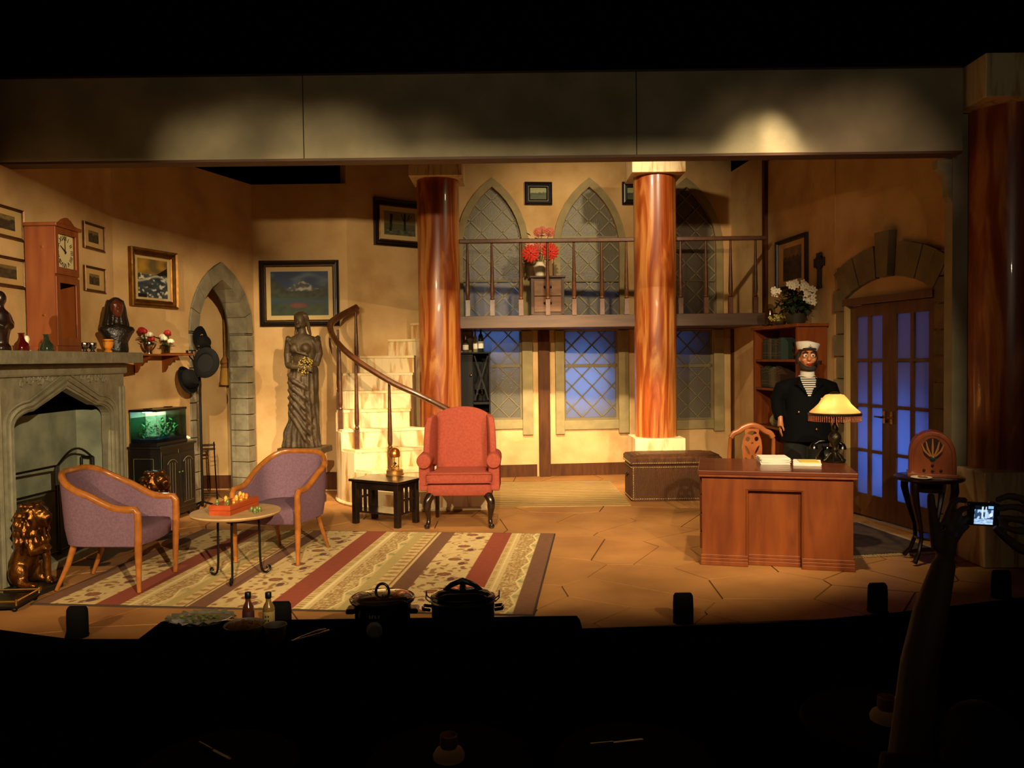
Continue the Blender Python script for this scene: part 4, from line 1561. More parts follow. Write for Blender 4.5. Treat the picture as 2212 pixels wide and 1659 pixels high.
gm2 = mat('aqua_plant_pale', '#8a9a3a', .5)
for k in range(12):
    x = -aw / 2 + .05 + k * (aw - .1) / 11 + rr.uniform(-.01, .01)
    y = rr.uniform(-.08, .09)
    H_ = rr.uniform(.09, .2)
    mb = MB()
    for j in range(12):
        a = rr.uniform(0, 2 * PI)
        leafq(mb, Vector((x + .02 * math.cos(a), y + .02 * math.sin(a), .075 + H_ * (j + .6) / 12)), a, rr.uniform(.035, .06), rr.uniform(.2, 1.1))
    mb.obj('water_plant', gm if k % 3 else gm2, t)
for k, (x, z, m) in enumerate(((-.1, .2, mat('fish_dark', '#3a1712', .3)), (.03, .24, mat('fish_orange', '#c8641c', .3)), (.16, .16, mat('fish_yellow', '#d8b040', .3)))):
    mb = MB()
    mb.ball((x, -.03, z), (.022, .006, .012), 10, 6)
    mb.add([(x - .02, -.03, z), (x - .036, -.03, z + .012), (x - .036, -.028, z - .012)], [(0, 1, 2)])
    mb.obj('fish', m, t, True)
mb = MB()
for k in range(7):
    mb.ball((rr.uniform(-.2, .2), rr.uniform(-.06, .08), .085), (.03, .025, .022), 8, 6)
mb.obj('pebbles', mat('pale_stone', '#b0985c', .8), t, True, kind='stuff')
tube_l = MB()
tube_l.b2(-aw / 2 + .04, aw / 2 - .04, -.03, .03, ah - .02, ah - .0125)
m = bpy.data.materials.new('aquarium_lamp')
m.use_nodes = True
m.node_tree.nodes['Principled BSDF'].inputs['Emission Color'].default_value = (.55, .8, 1, 1)
m.node_tree.nodes['Principled BSDF'].inputs['Emission Strength'].default_value = 110
tube_l.obj('lamp', m, t)
p = cR @ Vector((Wc / 2 - .04, .08, Hc + .026))
t = thing('white_shell', 'white seashell on the cabinet beside the aquarium', 'shell', p, rzc)
mb = MB()
for k in range(7):
    a = (k - 3) * .32
    mb.ball((.02 * math.sin(a) * 2, 0, .022 + .012 * math.cos(a)), (.012, .04, .026), 8, 6, (0, a, 0))
mb.obj('shell_body', white_c, t, True)
MB().ball((0, .03, .012), (.035, .02, .012), 10, 6).obj('hinge', white_c, t, True)

# ---- black wire stand by the arch
t = thing('plant_stand', 'thin black iron stand between the cabinet and the arch', 'stand', (-3.72, 9.8, 0), rad(20))
h = .66
mb = MB()
for sx in (-.1, .1):
    for sy in (-.08, .08):
        mb.tube([(sx * .9, sy * .9, h + .03), (sx, sy, h * .5), (sx * 1.15, sy * 1.15, 0.008)], .008, 6)
mb.obj('leg', iron, t, True)
for z in (h, h - .05, .06):
    MB().tube([(-.1, -.08, z), (.1, -.08, z), (.1, .08, z), (-.1, .08, z)], .007, 6, True).obj('ring_rail', iron, t, True)

# ---- bell pull in the alcove
p = at(482, 730, 10.45)
zt, zb = at(484, 600, 10.45).z, at(484, 832, 10.45).z
t = thing('bell_pull', 'golden tasselled bell-pull cord hanging in the arch alcove', 'tassel', (at(484, 700, 10.45).x, 10.45, zt))
cord_m = mat('gold_cord', '#9c6c28', .7, col2='#7c5018', scale=60)
L_ = zt - zb
MB().tube([(0, 0, .25), (0, 0, -L_ + .36)], .011, 8).obj('cord', cord_m, t, True)
MB().lathe([(.012, -L_ + .38), (.045, -L_ + .33), (.05, -L_ + .29), (.035, -L_ + .27), (.05, -L_ + .24), (.036, -L_ + .22)], 14).obj('knob', cord_m, t, True)
mb = MB()
for k in range(26):
    a = 2 * PI * k / 26
    mb.tube([(.036 * math.cos(a), .036 * math.sin(a), -L_ + .22), (.048 * math.cos(a), .048 * math.sin(a), -L_ + .1), (.06 * math.cos(a), .06 * math.sin(a), -L_)], .009, 4)
mb.obj('fringe', mat('gold_fringe', '#b88a34', .7), t, kind='stuff')

# ============================================================ RUGS
def p_rug(u, v):
    """striped floral rug: stripes run front to back"""
    x, y = u, v
    cream, olive = C('#d8bc84'), C('#c4a568')
    red, brown = C('#96452a'), C('#70472f')
    S = ((0, .036, 'b'), (.036, .13, 'f'), (.13, .182, 'r'), (.182, .215, 'n'), (.215, .27, 's'), (.27, .292, 'o'), (.292, .325, 'z'), (.325, .362, 'b'), (.362, .478, 'f'),
         (.478, .535, 'r'), (.535, .57, 'n'), (.57, .625, 's'), (.625, .65, 'o'), (.65, .69, 'z'), (.69, .728, 'b'), (.728, .832, 'f'), (.832, .886, 'r'), (.886, .912, 'n'), (.912, .962, 's'), (.962, 1.01, 'b'))
    for a, b, k in S:
        if a <= x < b:
            break
    t = (x - a) / (b - a)
    sp = nz(x * 90, y * 70, 1) * .10
    if k == 'b':
        return mixc(brown, C('#7e5638'), .4 + sp * 4)
    if k == 'r':
        return mixc(red, C('#83361f'), .4 + sp * 4)
    c = mixc(cream, olive, .35 + sp * 5)
    if k == 'o':
        return mixc(C('#bda668'), C('#b0985a'), .5 + sp * 4)
    m = t * (b - a) * 3.5
    yy = y * 2.42
    if k == 'n':
        if abs(t - .62) < .07:
            return C('#e6d29a')
        if abs(t - .25) < .2 and (yy * 22) % 1 < .4:
            return C('#a5803e')
        return c
    if k == 'z':
        ph = (yy * 9) % 1
        if abs(ph - .5) < .3 * (1 - abs(t - .3) * 1.8):
            return C('#a97f45')
        if t > .72 and t < .84:
            return C('#8e5b34')
        return c
    if k == 's':
        ph = (yy * 2.6) % 1
        r = math.hypot(m - .10 * 0 - .02, (ph - .5) * .3)
        w_ = .17 - abs(ph - .5) * .10
        if abs(m - w_) < .008:
            return C('#e4d090')
        if m > w_:
            return mixc(C('#8a8a52'), c, .5 + nz(x * 160, y * 90, 5)) if (yy * 2.6) % 1 < .12 or (yy * 2.6) % 1 > .9 else c
        q = nz(x * 120, y * 80, 7)
        if abs(q) < .05:
            return C('#dcc88c')
        if q > .28:
            return C('#a06a36')
        return mixc(C('#a5814a'), c, .35 + q)
    W_ = (b - a) * 3.5
    ph = (yy * 2.15 + (.5 if a > .5 else 0)) % 1
    d = math.hypot((m - W_ * .5) / .058, (ph - .5) * .465 / .052)
    if d < 1:
        return mixc(C('#9c6234'), C('#7d4a2a'), d)
    if d < 1.25:
        return C('#d8c48a')
    d2 = math.hypot((m - W_ * .72) / .03, (ph - .22) * .465 / .05)
    if d2 < 1:
        return C('#6b3e3a')
    v1 = W_ * (.5 + .34 * math.sin(ph * 2 * PI))
    if abs(m - v1) < .007:
        return C('#8f6a34')
    q = nz(m * 14 + a * 50, yy * 14, 9)
    if q > .36:
        return C('#9a7440')
    if q < -.42:
        return C('#8a5a3c')
    return c


cr_ = [fl(92, 1306), fl(1146, 1331), fl(1208, 1155), fl(418, 1146)]
cen = sum(cr_, Vector()) / 4
ea = ((cr_[1] - cr_[0]) + (cr_[2] - cr_[3])) / 2
rza = math.atan2(ea.y, ea.x)
RWD, RDP = 3.47, 2.42
t = thing('area_rug', 'large cream floral rug with red and brown stripes under the purple armchairs', 'rug', (cen.x, cen.y, .0), rza)
mb = MB()
mb.grid(lambda u, v: (-RWD / 2 + RWD * u, -RDP / 2 + RDP * v, .0105), 440, 200, p_rug)
rug_m = painted('rug_pile', .95)
mb.obj('pile', rug_m, t, recalc=False)
MB().b2(-RWD / 2 - .012, RWD / 2 + .012, -RDP / 2 - .012, RDP / 2 + .012, .001, .010).obj('binding', mat('rug_binding', '#3a2a20', .9), t)
# straw runner by the back wall
jm = mat('straw_light', '#bd9c5c', .9, col2='#a5854a', scale=30, stretch=(.15, 2, 1), bump=.3, bscale=60)
t = thing('straw_rug', 'pale striped straw rug between the wing chair and the wicker trunk', 'rug', (.53, 9.95, 0), rad(.5))
MB().b2(-.78, .78, -.93, .93, .001, .008).obj('base', jm, t)
for k in range(46):
    y = -.92 + 1.84 * (k + .5) / 46
    if k % 3 == 0:
        MB().b2(-.77, .77, y - .008, y + .008, .008, .011).obj('stripe', mat('straw_dark', '#7d5c30', .9), t)
t = thing('door_rug', 'dark fringed rug on the floor in front of the french doors', 'rug', (3.06, 7.28, 0), rad(9))
MB().b2(-.42, .42, -.6, .6, .001, .012).obj('pile', mat('dark_rug', '#4a3428', .95, col2='#33251f', scale=9, lo=.4, hi=.6), t)
mb = MB()
rr = random.Random(1)
for k in range(60):
    y = -.6 + 1.2 * k / 59
    mb.box((.45, y, .005), (.07, .012, .006), (0, 0, rr.uniform(-.3, .3)))
for k in range(40):
    x = -.42 + .84 * k / 39
    mb.box((x, -.63, .005), (.012, .07, .006), (0, 0, rr.uniform(-.3, .3)))
mb.obj('fringe', mat('rug_fringe', '#b09468', .9), t, kind='stuff')


# ============================================================ PURPLE TUB CHAIRS
def make_tub(label, loc, rz):
    t = thing('tub_armchair', label, 'armchair', loc, rz, 'purple tub armchairs')
    hw, yf, yb = .285, -.30, .30

    def plan(s):            # s 0..1 round the shell from front of one arm to the other
        s = s * 2 - 1
        a = abs(s)
        sg = 1 if s >= 0 else -1
        if a > .52:
            k = (a - .52) / .48
            return (sg * hw * (1 + .02 * k), .06 + (yf - .06) * k)
        th_ = a / .52 * PI / 2
        return (sg * hw * math.sin(th_) ** .8, .06 + (yb - .06) * math.cos(th_) ** .8)

    def top(s):
        a = abs(s * 2 - 1)
        return .595 + .25 * (1 - min(1, max(0, (a - .18) / .62)) ** 1.0 * 1.0) ** 1.0 if a < .8 else .595

    def smt(s):
        return sum(top(min(1, max(0, s + d))) for d in (-.04, -.02, 0, .02, .04)) / 5
    N = 40
    ss = [k / N for k in range(N + 1)]
    rail = []
    for s in ss:
        x, y = plan(s)
        z = smt(s)
        k = 1 + .10 * (z - .595) / .25
        rail.append(Vector((x * k, y * k, z)))
    # shell: outer and inner cloth
    mb = MB()
    rings = []
    for i, s in enumerate(ss):
        x, y = plan(s)
        r = rail[i]
        d = Vector((x, y, 0)).normalized() if abs(x) + abs(y) > .01 else Vector((0, 1, 0))
        dn = Vector((d.x, d.y * .9, 0)) * .022
        rings.append([Vector((x * .94, y * .94, .33)) + dn, Vector((x, y, .45)) + dn * 1.1, r + dn * .8 - Vector((0, 0, .012)), r - dn * 1.3 - Vector((0, 0, .015)), Vector((x, y, .45)) - dn * 1.6, Vector((x * .94, y * .94, .33)) - dn * 1.6])
    mb.loft(rings)
    mb.obj('shell', purple, t, True, ang=50)
    # seat cushion
    mb = MB()
    rg = []
    base = [plan(s) for s in ss] + [(hw * .5, yf - .035), (0, yf - .045), (-hw * .5, yf - .035)]
    for z, k in ((.315, .90), (.33, .95), (.40, .96), (.435, .93), (.45, .80), (.455, .4)):
        rg.append([(x * k, y * k, z) for x, y in base])
    mb.loft(rg)
    mb.obj('seat', purple, t, True, ang=60)
    # wood rail, flat-oval section, running down into the front legs
    for_leg = []
    pts = [Vector((rail[0].x, rail[0].y - .022, rail[0].z - .035))] + rail + [Vector((rail[-1].x, rail[-1].y - .022, rail[-1].z - .035))]
    MB().tube(pts, .024, 10, flat=1.15).obj('top_rail', honey, t, True)
    for sx, e in ((-1, rail[0]), (1, rail[-1])):
        MB().tube([(e.x, e.y - .02, e.z - .02), (e.x, e.y - .022, .45), (e.x - sx * .004, e.y - .015, .28), (e.x - sx * .012, e.y - .01, 0)], [.024, .027, .025, .015], 10).obj('front_leg', honey, t, True)
        MB().tube([(sx * .19, .21, .34), (sx * .215, .25, .18), (sx * .235, .33, 0)], [.024, .02, .014], 10).obj('back_leg', honey, t, True)
    return t


pc = (fl(270, 1283) + fl(365, 1240) + fl(152, 1279) + fl(227, 1246)) / 4
ch1 = make_tub('purple tub armchair with wooden rail nearest the fireplace, its side to the viewer', (pc.x, pc.y, .019), rad(87))
pc = (fl(655, 1222) + fl(517, 1213) + fl(697, 1191) + fl(597, 1187)) / 4
ch2 = dup(ch1, (pc.x, pc.y, .019), rad(-13), 'purple tub armchair with wooden rail facing the viewer, in front of the statue')

# ============================================================ ROUND TABLE + GAME
tp = fl(513, 1254)
TH = .52
t = thing('round_table', 'round pale-topped side table on black scrolled iron legs', 'table', (tp.x, tp.y, .012))
MB().lathe([(.0, TH - .028), (.30, TH - .028), (.325, TH - .02), (.333, TH - .008), (.328, TH), (0, TH)], 48).obj('table_top', mat('travertine', '#bb9868', .5, col2='#a8855a', scale=9, lo=.3, hi=.7), t, True, ang=50)
for k in range(3):
    a = rad(-90 + 8 + 120 * k)
    c_, s_ = math.cos(a), math.sin(a)
    prof = [(.11, TH - .035), (.155, TH - .05), (.175, TH - .09), (.178, TH - .2), (.18, .15), (.19, .05), (.215, .018), (.245, .022), (.258, .045), (.248, .064), (.232, .058), (.234, .044)]
    MB().tube(smooth_path([(r * c_, r * s_, z) for r, z in prof]), smooth_rad([.009] * 9 + [.008, .007, .006]), 7).obj('leg', iron, t, True)
MB().tube([(.13 * math.cos(a), .13 * math.sin(a), TH - .042) for a in [2 * PI * k / 24 for k in range(24)]], .008, 6, True).obj('ring_rail', iron, t, True)
mb = MB()
for k in range(3):
    a, b = rad(-82 + 120 * k), rad(38 + 120 * k)
    mb.tube([(.165 * math.cos(a), .165 * math.sin(a), TH - .06), (.06 * math.cos((a + b) / 2), .06 * math.sin((a + b) / 2), TH - .085), (.165 * math.cos(b), .165 * math.sin(b), TH - .06)], .006, 6)
mb.obj('brace', iron, t, True)
zt_ = TH + .012
g0, g1, g2 = fl(450, 1112, zt_), fl(499, 1116, zt_), fl(560, 1094, zt_)
gl = .42
rg_ = math.atan2((g2 - g1).y, (g2 - g1).x) - PI / 2
gw = .17
gc = (g0 + g1) / 2 + Matrix.Rotation(rg_, 3, 'Z') @ Vector((0, gl / 2 + .0, 0))
red_wood = mat('red_wood', '#b04a20', .4, col2='#963a18', scale=4, stretch=(3, .6, 6), coat=.2)
t = thing('peg_board_game', 'long red-brown wooden board game box on the round table', 'board game', (gc.x, gc.y, zt_), rg_)
MB().b2(-gw / 2, gw / 2, -gl / 2, gl / 2, 0, .034).obj('lower_half', red_wood, t, bevel=.002)
MB().b2(-gw / 2, gw / 2, -gl / 2, gl / 2, .036, .075).obj('upper_half', red_wood, t, bevel=.002)
egg_y = mat('yellow_peg', '#d8a83a', .3, coat=.4)
egg_r = mat('red_yellow_peg', '#d8541c', .3, col2='#e8b43a', scale=18, lo=.45, hi=.55, coat=.4)
egg_g = mat('green_peg', '#6c7a3c', .3, col2='#4c5a2a', scale=30, coat=.4)
gm_ = Matrix.Translation((gc.x, gc.y, zt_)) @ Matrix.Rotation(rg_, 4, 'Z')


def peg(pos, m, label, lie=False, cup=True, group='egg pegs on the red-brown game box'):
    t = thing('egg_peg', label, 'game piece', pos, 0, group)
    MB().lathe([(0, 0), (.008, .001), (.013, .012), (.0145, .022), (.012, .034), (.006, .042), (0, .044)], 12).obj('egg', m, t, True, ang=180)
    MB().lathe([(.010, .0), (.0135, .003), (.0125, .008), (.0085, .008)], 12).obj('ring_base', m, t, True)
    return t


for px, py, m, lab in ((469, 1088, egg_g, 'green egg peg at the front left corner of the game box'), (492, 1088, egg_g, 'green egg peg at the front right of the game box'),
                       (488, 1080, egg_y, 'yellow egg peg behind the front green pegs on the box'), (505, 1084, egg_r, 'red and yellow peg midway along the near edge of the box'),
                       (511, 1078, egg_y, 'yellow egg peg left in the far cluster on the box'), (521, 1078, egg_r, 'red and yellow peg in the middle of the far cluster'),
                       (519, 1070, egg_y, 'yellow egg peg at the back of the far cluster'), (526, 1073, egg_y, 'yellow egg peg second from the far end of the box'),
                       (532, 1074, egg_r, 'red and yellow peg at the right of the far cluster')):
    p = fl(px, py + 3, zt_ + .075)
    q = gm_.inverted() @ p
    q.x = max(-gw / 2 + .02, min(gw / 2 - .02, q.x))
    q.y = max(-gl / 2 + .02, min(gl / 2 - .02, q.y))
    peg(gm_ @ Vector((q.x, q.y, .075)), m, lab)
for px, py, lab in ((544, 1106, 'leftmost loose green egg on the round table'), (551, 1109, 'front loose green egg on the round table'), (556, 1105, 'back loose green egg on the round table'), (561, 1106, 'rightmost loose green egg on the round table')):
    p = fl(px, py, zt_)
    peg(p, egg_g, lab, group='loose green eggs on the round table')

# ============================================================ STATUE
sp = Vector((-2.42, 9.42, 0))
t = thing('woman_statue', 'bronze statue of a draped woman holding grapes on a pedestal', 'statue', sp, rad(-6))
MB().lathe([(.26, 0), (.26, .08), (.2, .12), (.2, .52), (.26, .57), (.26, .60)], 4, (0, 0, 0), PI / 4).obj('pedestal', bronze, t, bevel=.01)
PB = .60
MB().b2(-.26, .26, -.2, .2, PB, PB + .07).obj('plinth', bronze, t, bevel=.008)
z0 = PB + .07
HS = at(658, 676, 9.42).z - z0         # figure height
k_ = HS / 1.50


def ell(cx, cy, z, rx, ry, ph, amp, n=72, pl=17):
    return [(cx + rx * (1 + amp * math.sin(pl * a + ph) + amp * .5 * math.sin(7 * a - ph * 1.7)) * math.cos(a), cy + ry * (1 + amp * math.sin(pl * a + ph) + amp * .5 * math.sin(7 * a - ph * 1.7)) * math.sin(a), z) for a in [2 * PI * j / n for j in range(n)]]


def keyed(tab, z):
    for i in range(len(tab) - 1):
        if tab[i][0] <= z <= tab[i + 1][0]:
            u = (z - tab[i][0]) / (tab[i + 1][0] - tab[i][0])
            u = u * u * (3 - 2 * u)
            return [tab[i][j] + (tab[i + 1][j] - tab[i][j]) * u for j in range(1, len(tab[i]))]
    return tab[-1][1:]


TAB = [(0, -.045, 0, .215, .17, .075), (.12, -.04, 0, .195, .16, .08), (.32, -.005, 0, .165, .15, .075), (.55, .0, -.01, .155, .15, .07), (.75, .0, -.01, .165, .14, .05), (.86, .01, 0, .155, .13, .03), (.93, .015, 0, .125, .10, .015)]
m = MB()
rings = []
for i in range(48):
    z = .93 * i / 47
    cx, cy, rx, ry, am = keyed(TAB, z)
    rings.append([Vector((x * k_, y * k_, z0 + zz * k_)) for x, y, zz in ell(cx, cy, z, rx, ry, z * 7.5, am)])
m.loft(rings)
# draped swags across the thighs
for j in range(6):
    zz = .84 - j * .085
    m.tube([Vector((k_ * x, k_ * y, z0 + k_ * z)) for x, y, z in ((-.15, .03, zz - .02), (-.145, -.07, zz - .03), (-.06, -.155, zz - .10), (.06, -.15, zz - .17 - .03 * j), (.14, -.06, zz - .26 - .04 * j))], [.02, .025, .028, .024, .012], 8)
m.blob('skirt', bronze, t, .0085, 1)
m = MB()
S = lambda *p: Vector((p[0] * k_, p[1] * k_, z0 + p[2] * k_))
m.loft([[S(cx + rx * math.cos(2 * PI * j / 24), cy + ry * math.sin(2 * PI * j / 24), z) for j in range(24)] for z, cx, cy, rx, ry in
        ((.84, .01, 0, .14, .11), (.93, .015, 0, .125, .10), (1.03, .012, 0, .14, .10), (1.12, .005, -.01, .155, .105), (1.19, 0, 0, .165, .085), (1.235, -.002, .0, .13, .065), (1.265, -.005, 0, .055, .05))])
for s in (-1, 1):
    m.ball(S(s * .062, -.085, 1.10), .057 * k_, 14, 10)
m.tube([S(-.005, .005, 1.24), S(-.012, -.005, 1.33)], [.05 * k_, .045 * k_], 12)
m.ball(S(-.018, -.018, 1.405), (.066 * k_, .078 * k_, .095 * k_), 16, 12, (.28, 0, .12))
m.tube([S(-.02, -.098, 1.41), S(-.022, -.108, 1.375)], [.012 * k_, .015 * k_], 8)
m.ball(S(-.022, -.088, 1.345), (.03 * k_, .02 * k_, .016 * k_))
m.tube([S(-.155, 0, 1.19), S(-.185, .01, 1.04), S(-.165, -.03, .915)], [.052 * k_, .045 * k_, .04 * k_], 12)
m.tube([S(-.165, -.03, .915), S(-.07, -.125, .90), (S(.06, -.155, .885))], [.04 * k_, .034 * k_, .028 * k_], 12)
m.ball(S(.10, -.155, .885), (.05 * k_, .02 * k_, .028 * k_))
m.tube([S(.155, 0, 1.18), S(.175, .03, 1.04), S(.16, -.02, .93), S(.10, -.10, .92)], [.05 * k_, .042 * k_, .038 * k_, .03 * k_], 12)
for j in range(4):
    m.tube([S(.11, -.16, .895 - j * .013), S(.145, -.155, .885 - j * .013), S(.155, -.135, .875 - j * .013)], [.011 * k_, .01 * k_, .008 * k_], 7)
for s in (-1, 1):
    m.tube([S(s * .15, -.06, 1.2), S(s * .175, 0, 1.22), S(s * .15, .06, 1.2)], [.025 * k_, .03 * k_, .025 * k_], 8)
m.tube([S(-.13, -.08, 1.17), S(-.02, -.13, 1.06), S(.1, -.11, 1.02)], .014 * k_, 7)
m.blob('figure', bronze, t, .0085, 2)
m = MB()
m.ball(S(-.012, .015, 1.425), (.078 * k_, .085 * k_, .085 * k_), 16, 10)
m.ball(S(-.005, .09, 1.42), (.045 * k_, .04 * k_, .045 * k_))
for j in range(9):
    a = -1.25 + 2.5 * j / 8
    m.tube([S(-.015 + .02 * math.sin(a), -.0, 1.51), S(-.015 + .075 * math.sin(a), -.045 * math.cos(a), 1.475), S(-.015 + .082 * math.sin(a), .01, 1.40)], [.012 * k_, .014 * k_, .012 * k_], 6)
for s in (-1, 1):
    m.tube([S(-.012 + s * .072, .01, 1.40), S(-.012 + s * .07, .03, 1.32), S(s * .09, -.0, 1.25)], [.02 * k_, .022 * k_, .014 * k_], 7)
m.blob('hair', bronze, t, .0085, 1)
gr = MB()
rr = random.Random(6)
for j in range(110):
    u, v = rr.uniform(-1, 1), rr.uniform(-1, 1)
    if u * u + v * v > 1:
        continue
    x = .065 + u * .085 + .02 * v
    z = .905 + v * .105 + .01 * u
    y = -.12 - .045 * math.sqrt(max(0, 1 - u * u - v * v)) + rr.uniform(-.008, .004)
    gr.ball(S(x, y, z), .0125 * k_, 7, 5)
gr.obj('grapes', mat('gilt_grapes', '#8a7434', .35, .6), t, True, kind='stuff')

# ============================================================ END TABLE + DOME CLOCK
e0, e1, e2 = fl(775, 1131), fl(875, 1136), fl(897, 1118)
ET = .46
pA, pB, pC = fl(758, 1034, ET), fl(869, 1043, ET), fl(908, 1021, ET)
rzt = math.atan2((pB - pA).y, (pB - pA).x)
tw_ = (pB - pA).length * .97
td_ = .40
cen = (pA + pB) / 2 + Matrix.Rotation(rzt, 3, 'Z') @ Vector((0, td_ / 2, 0))
t = thing('end_table', 'dark mission-style end table beside the coral wing chair', 'table', (cen.x - .035, cen.y, 0), rzt)
MB().b2(-tw_ / 2, tw_ / 2, -td_ / 2, td_ / 2, ET - .025, ET).obj('table_top', espresso, t, bevel=.004)
a, b = tw_ / 2 - .05, td_ / 2 - .05
for sx in (-1, 1):
    for sy in (-1, 1):
        MB().box((sx * a, sy * b, (ET - .025) / 2), (.055, .055, ET - .027)).obj('leg', espresso, t, bevel=.004)
ap = MB()
for sy in (-1, 1):
    ap.b2(-a + .03, a - .03, sy * b - .012, sy * b + .012, ET - .10, ET - .026)
for sx in (-1, 1):
    ap.b2(sx * a - .012, sx * a + .012, -b + .03, b - .03, ET - .075, ET - .026)
ap.obj('apron', espresso, t)
MB().b2(-a, a, -b, b, .115, .135).obj('lower_shelf', espresso, t, bevel=.003)
for sx in (-1, 1):
    for k in range(3):
        y = -b + 2 * b * (k + 1) / 4
        MB().b2(sx * a - .008, sx * a + .008, y - .018, y + .018, .135, ET - .075).obj('slat', espresso, t)
    MB().b2(sx * a - .01, sx * a + .01, -b + .03, b - .03, .25, .275).obj('side_rail', espresso, t)
p = fl(853, 1026, ET)
t = thing('dome_clock', 'polished gold clock under a glass dome on the end table', 'clock', (p.x, p.y + .0, ET))
MB().lathe([(.0, 0), (.095, 0), (.098, .012), (.088, .02), (.088, .045), (.092, .05), (.08, .058), (0, .058)], 32).obj('base', gold, t, True, ang=30)
dome_g = glassy('dome_glass', '#fbf4e4', .02, .2)
MB().lathe([(.076, .058), (.076, .22), (.072, .255), (.058, .285), (.035, .305), (0, .312)], 28).obj('dome', dome_g, t, True, ang=80)
for k in range(3):
    a = k * 2 * PI / 3 + .5
    MB().lathe([(.005, .058), (.004, .19)], 8, (.045 * math.cos(a), .045 * math.sin(a), 0)).obj('pillar', gold, t, True)
MB().lathe([(0, .19), (.055, .19), (.06, .2), (.058, .235), (.045, .268), (.02, .285), (0, .288)], 24).obj('movement', mat('copper_gold', '#d08a4c', .3, .85), t, True)
mb = MB()
for k in range(4):
    a = k * PI / 2 + .3
    mb.ball((.03 * math.cos(a), .03 * math.sin(a), .09), .014, 10, 7)
mb.tube([(0, 0, .08), (0, 0, .19)], .003, 5)
mb.obj('pendulum', gold, t, True)
mb = MB(Matrix.Rotation(.2, 4, 'Z'))
mb.box((0, -.035, .125), (.03, .008, .03), (0, PI / 4, 0))
mb.obj('pendant', silver, t)

# ============================================================ CORAL WING CHAIR; local -y is the front
q = (fl(916, 1141) + fl(1066, 1141)) / 2
t = thing('wing_chair', 'coral-red upholstered wing chair on dark cabriole legs', 'armchair', (q.x + .012, q.y + .30, 0), rad(-1))


def pillow(mb, c, d, p=4., n=24, m=10, rot=(0, 0, 0)):
    """rounded box"""
    R = Euler(rot).to_matrix()
    rings = []
    se = lambda v, e: math.copysign(abs(v) ** e, v)
    for i in range(m + 1):
        th_ = -PI / 2 + PI * i / m
        rings.append([Vector(c) + R @ Vector((d[0] / 2 * se(math.cos(th_), 2 / p) * se(math.cos(2 * PI * j / n), 2 / p), d[1] / 2 * se(math.cos(th_), 2 / p) * se(math.sin(2 * PI * j / n), 2 / p), d[2] / 2 * se(math.sin(th_), 2 / p))) for j in range(n)])
    return mb.loft(rings)


mb = MB()
pillow(mb, (0, .0, .375), (.66, .56, .13), 12)
mb.obj('seat_frame', coral, t, True, ang=60)
mb = MB()
pillow(mb, (0, -.045, .495), (.555, .56, .115), 7)
pillow(mb, (0, -.235, .495), (.66, .19, .115), 7)
mb.blob('seat_cushion', coral, t, .014, 2)
mb = MB()
mb.tube([(-.325, -.325, .452), (.325, -.325, .452)], .006, 6)
mb.tube([(-.322, -.33, .538), (.322, -.33, .538)], .006, 6)
mb.obj('welt', mat('welt_dark', '#8c3a28', .85), t, True)
# back: arched top, leaning
bt = []
for i in range(13):
    z = .42 + .755 * i / 12
    lean = .17 + .16 * (z - .42)
    bt.append((z, lean))
mb = MB()
wB = .27


def topz(x):
    return 1.175 - .075 * (abs(x) / wB) ** 2.4


rings = []
for i in range(21):
    x = -wB + 2 * wB * i / 20
    rg = []
    for (u, side) in [(k / 8, 0) for k in range(9)] + [(1 - k / 8, 1) for k in range(9)]:
        z = .45 + (topz(x) - .45) * u
        y = .15 + .17 * (z - .45)
        bulge = .035 * math.sin(PI * min(1, u * .95 + .03)) * (1 - (x / wB) ** 4)
        if side == 0:
            rg.append((x, y - bulge, z - (0.006 if u == 1 else 0)))
        else:
            rg.append((x, y + .10, z - (0.012 if u == 1 else 0)))
    rings.append(rg)
mb.loft(rings)
mb.obj('backrest', coral, t, True, ang=50, bevel=.012)
for s in (-1, 1):
    mb = MB()
    prof = [(.10, .56), (-.13, .62), (-.155, .72), (-.14, .85), (-.115, .98), (-.05, 1.075), (.06, 1.10), (.17, 1.085), (.25, 1.05), (.24, .60)]
    rings = []
    cx_, cy_ = .09, .82
    for kx, sc_ in ((-.032, .94), (-.02, 1.0), (.02, 1.0), (.034, .94)):
        rings.append([(s * (.29 + kx + (.045 * max(0, (.0 - (p[0] + .155 - .2)) / .2))), cx_ + (p[0] - cx_) * sc_ + .02, cy_ + (p[1] - cy_) * sc_) for p in prof])
    mb.loft(rings)
    mb.obj('wing', coral, t, True, ang=35, bevel=.012)
    # rolled arm
    mb = MB()
    mb.M = Matrix.Translation((s * .345, 0, .66))
    R = .075
    mb.tube([(0, -.285, 0), (0, -.275, 0), (0, .0, .005), (0, .16, .01)], [R * .9, R, R * .98, R * .9], 20)
    mb.b2(-.055 - (s * .0), .055, -.25, .2, -.30, -.02)
    mb.blob('arm', coral, t, .011, 2)
    mb = MB(Matrix.Translation((s * .345, -.292, .66)) @ Matrix.Rotation(PI / 2, 4, 'X'))
    mb.lathe([(0, -.012), (.062, -.012), (.070, -.004), (.068, .006), (.04, .012), (0, .013)], 24)
    mb.obj('arm_front', coral, t, True, ang=60)
    # cabriole front leg, straight back leg
    MB().tube(smooth_path([(s * .28, -.24, .32), (s * .31, -.27, .27), (s * .318, -.28, .2), (s * .305, -.265, .1), (s * .308, -.275, .045), (s * .318, -.305, .018), (s * .32, -.325, .016)]), smooth_rad([.045, .042, .034, .021, .022, .03, .014]), 12).obj('front_leg', mat('dark_leg', '#24130a', .25, coat=.5), t, True)
    MB().tube([(s * .27, .22, .33), (s * .275, .24, .16), (s * .28, .275, .001)], [.028, .024, .02], 8).obj('back_leg', mat('dark_leg', '#24130a', .25, coat=.5), t, True)

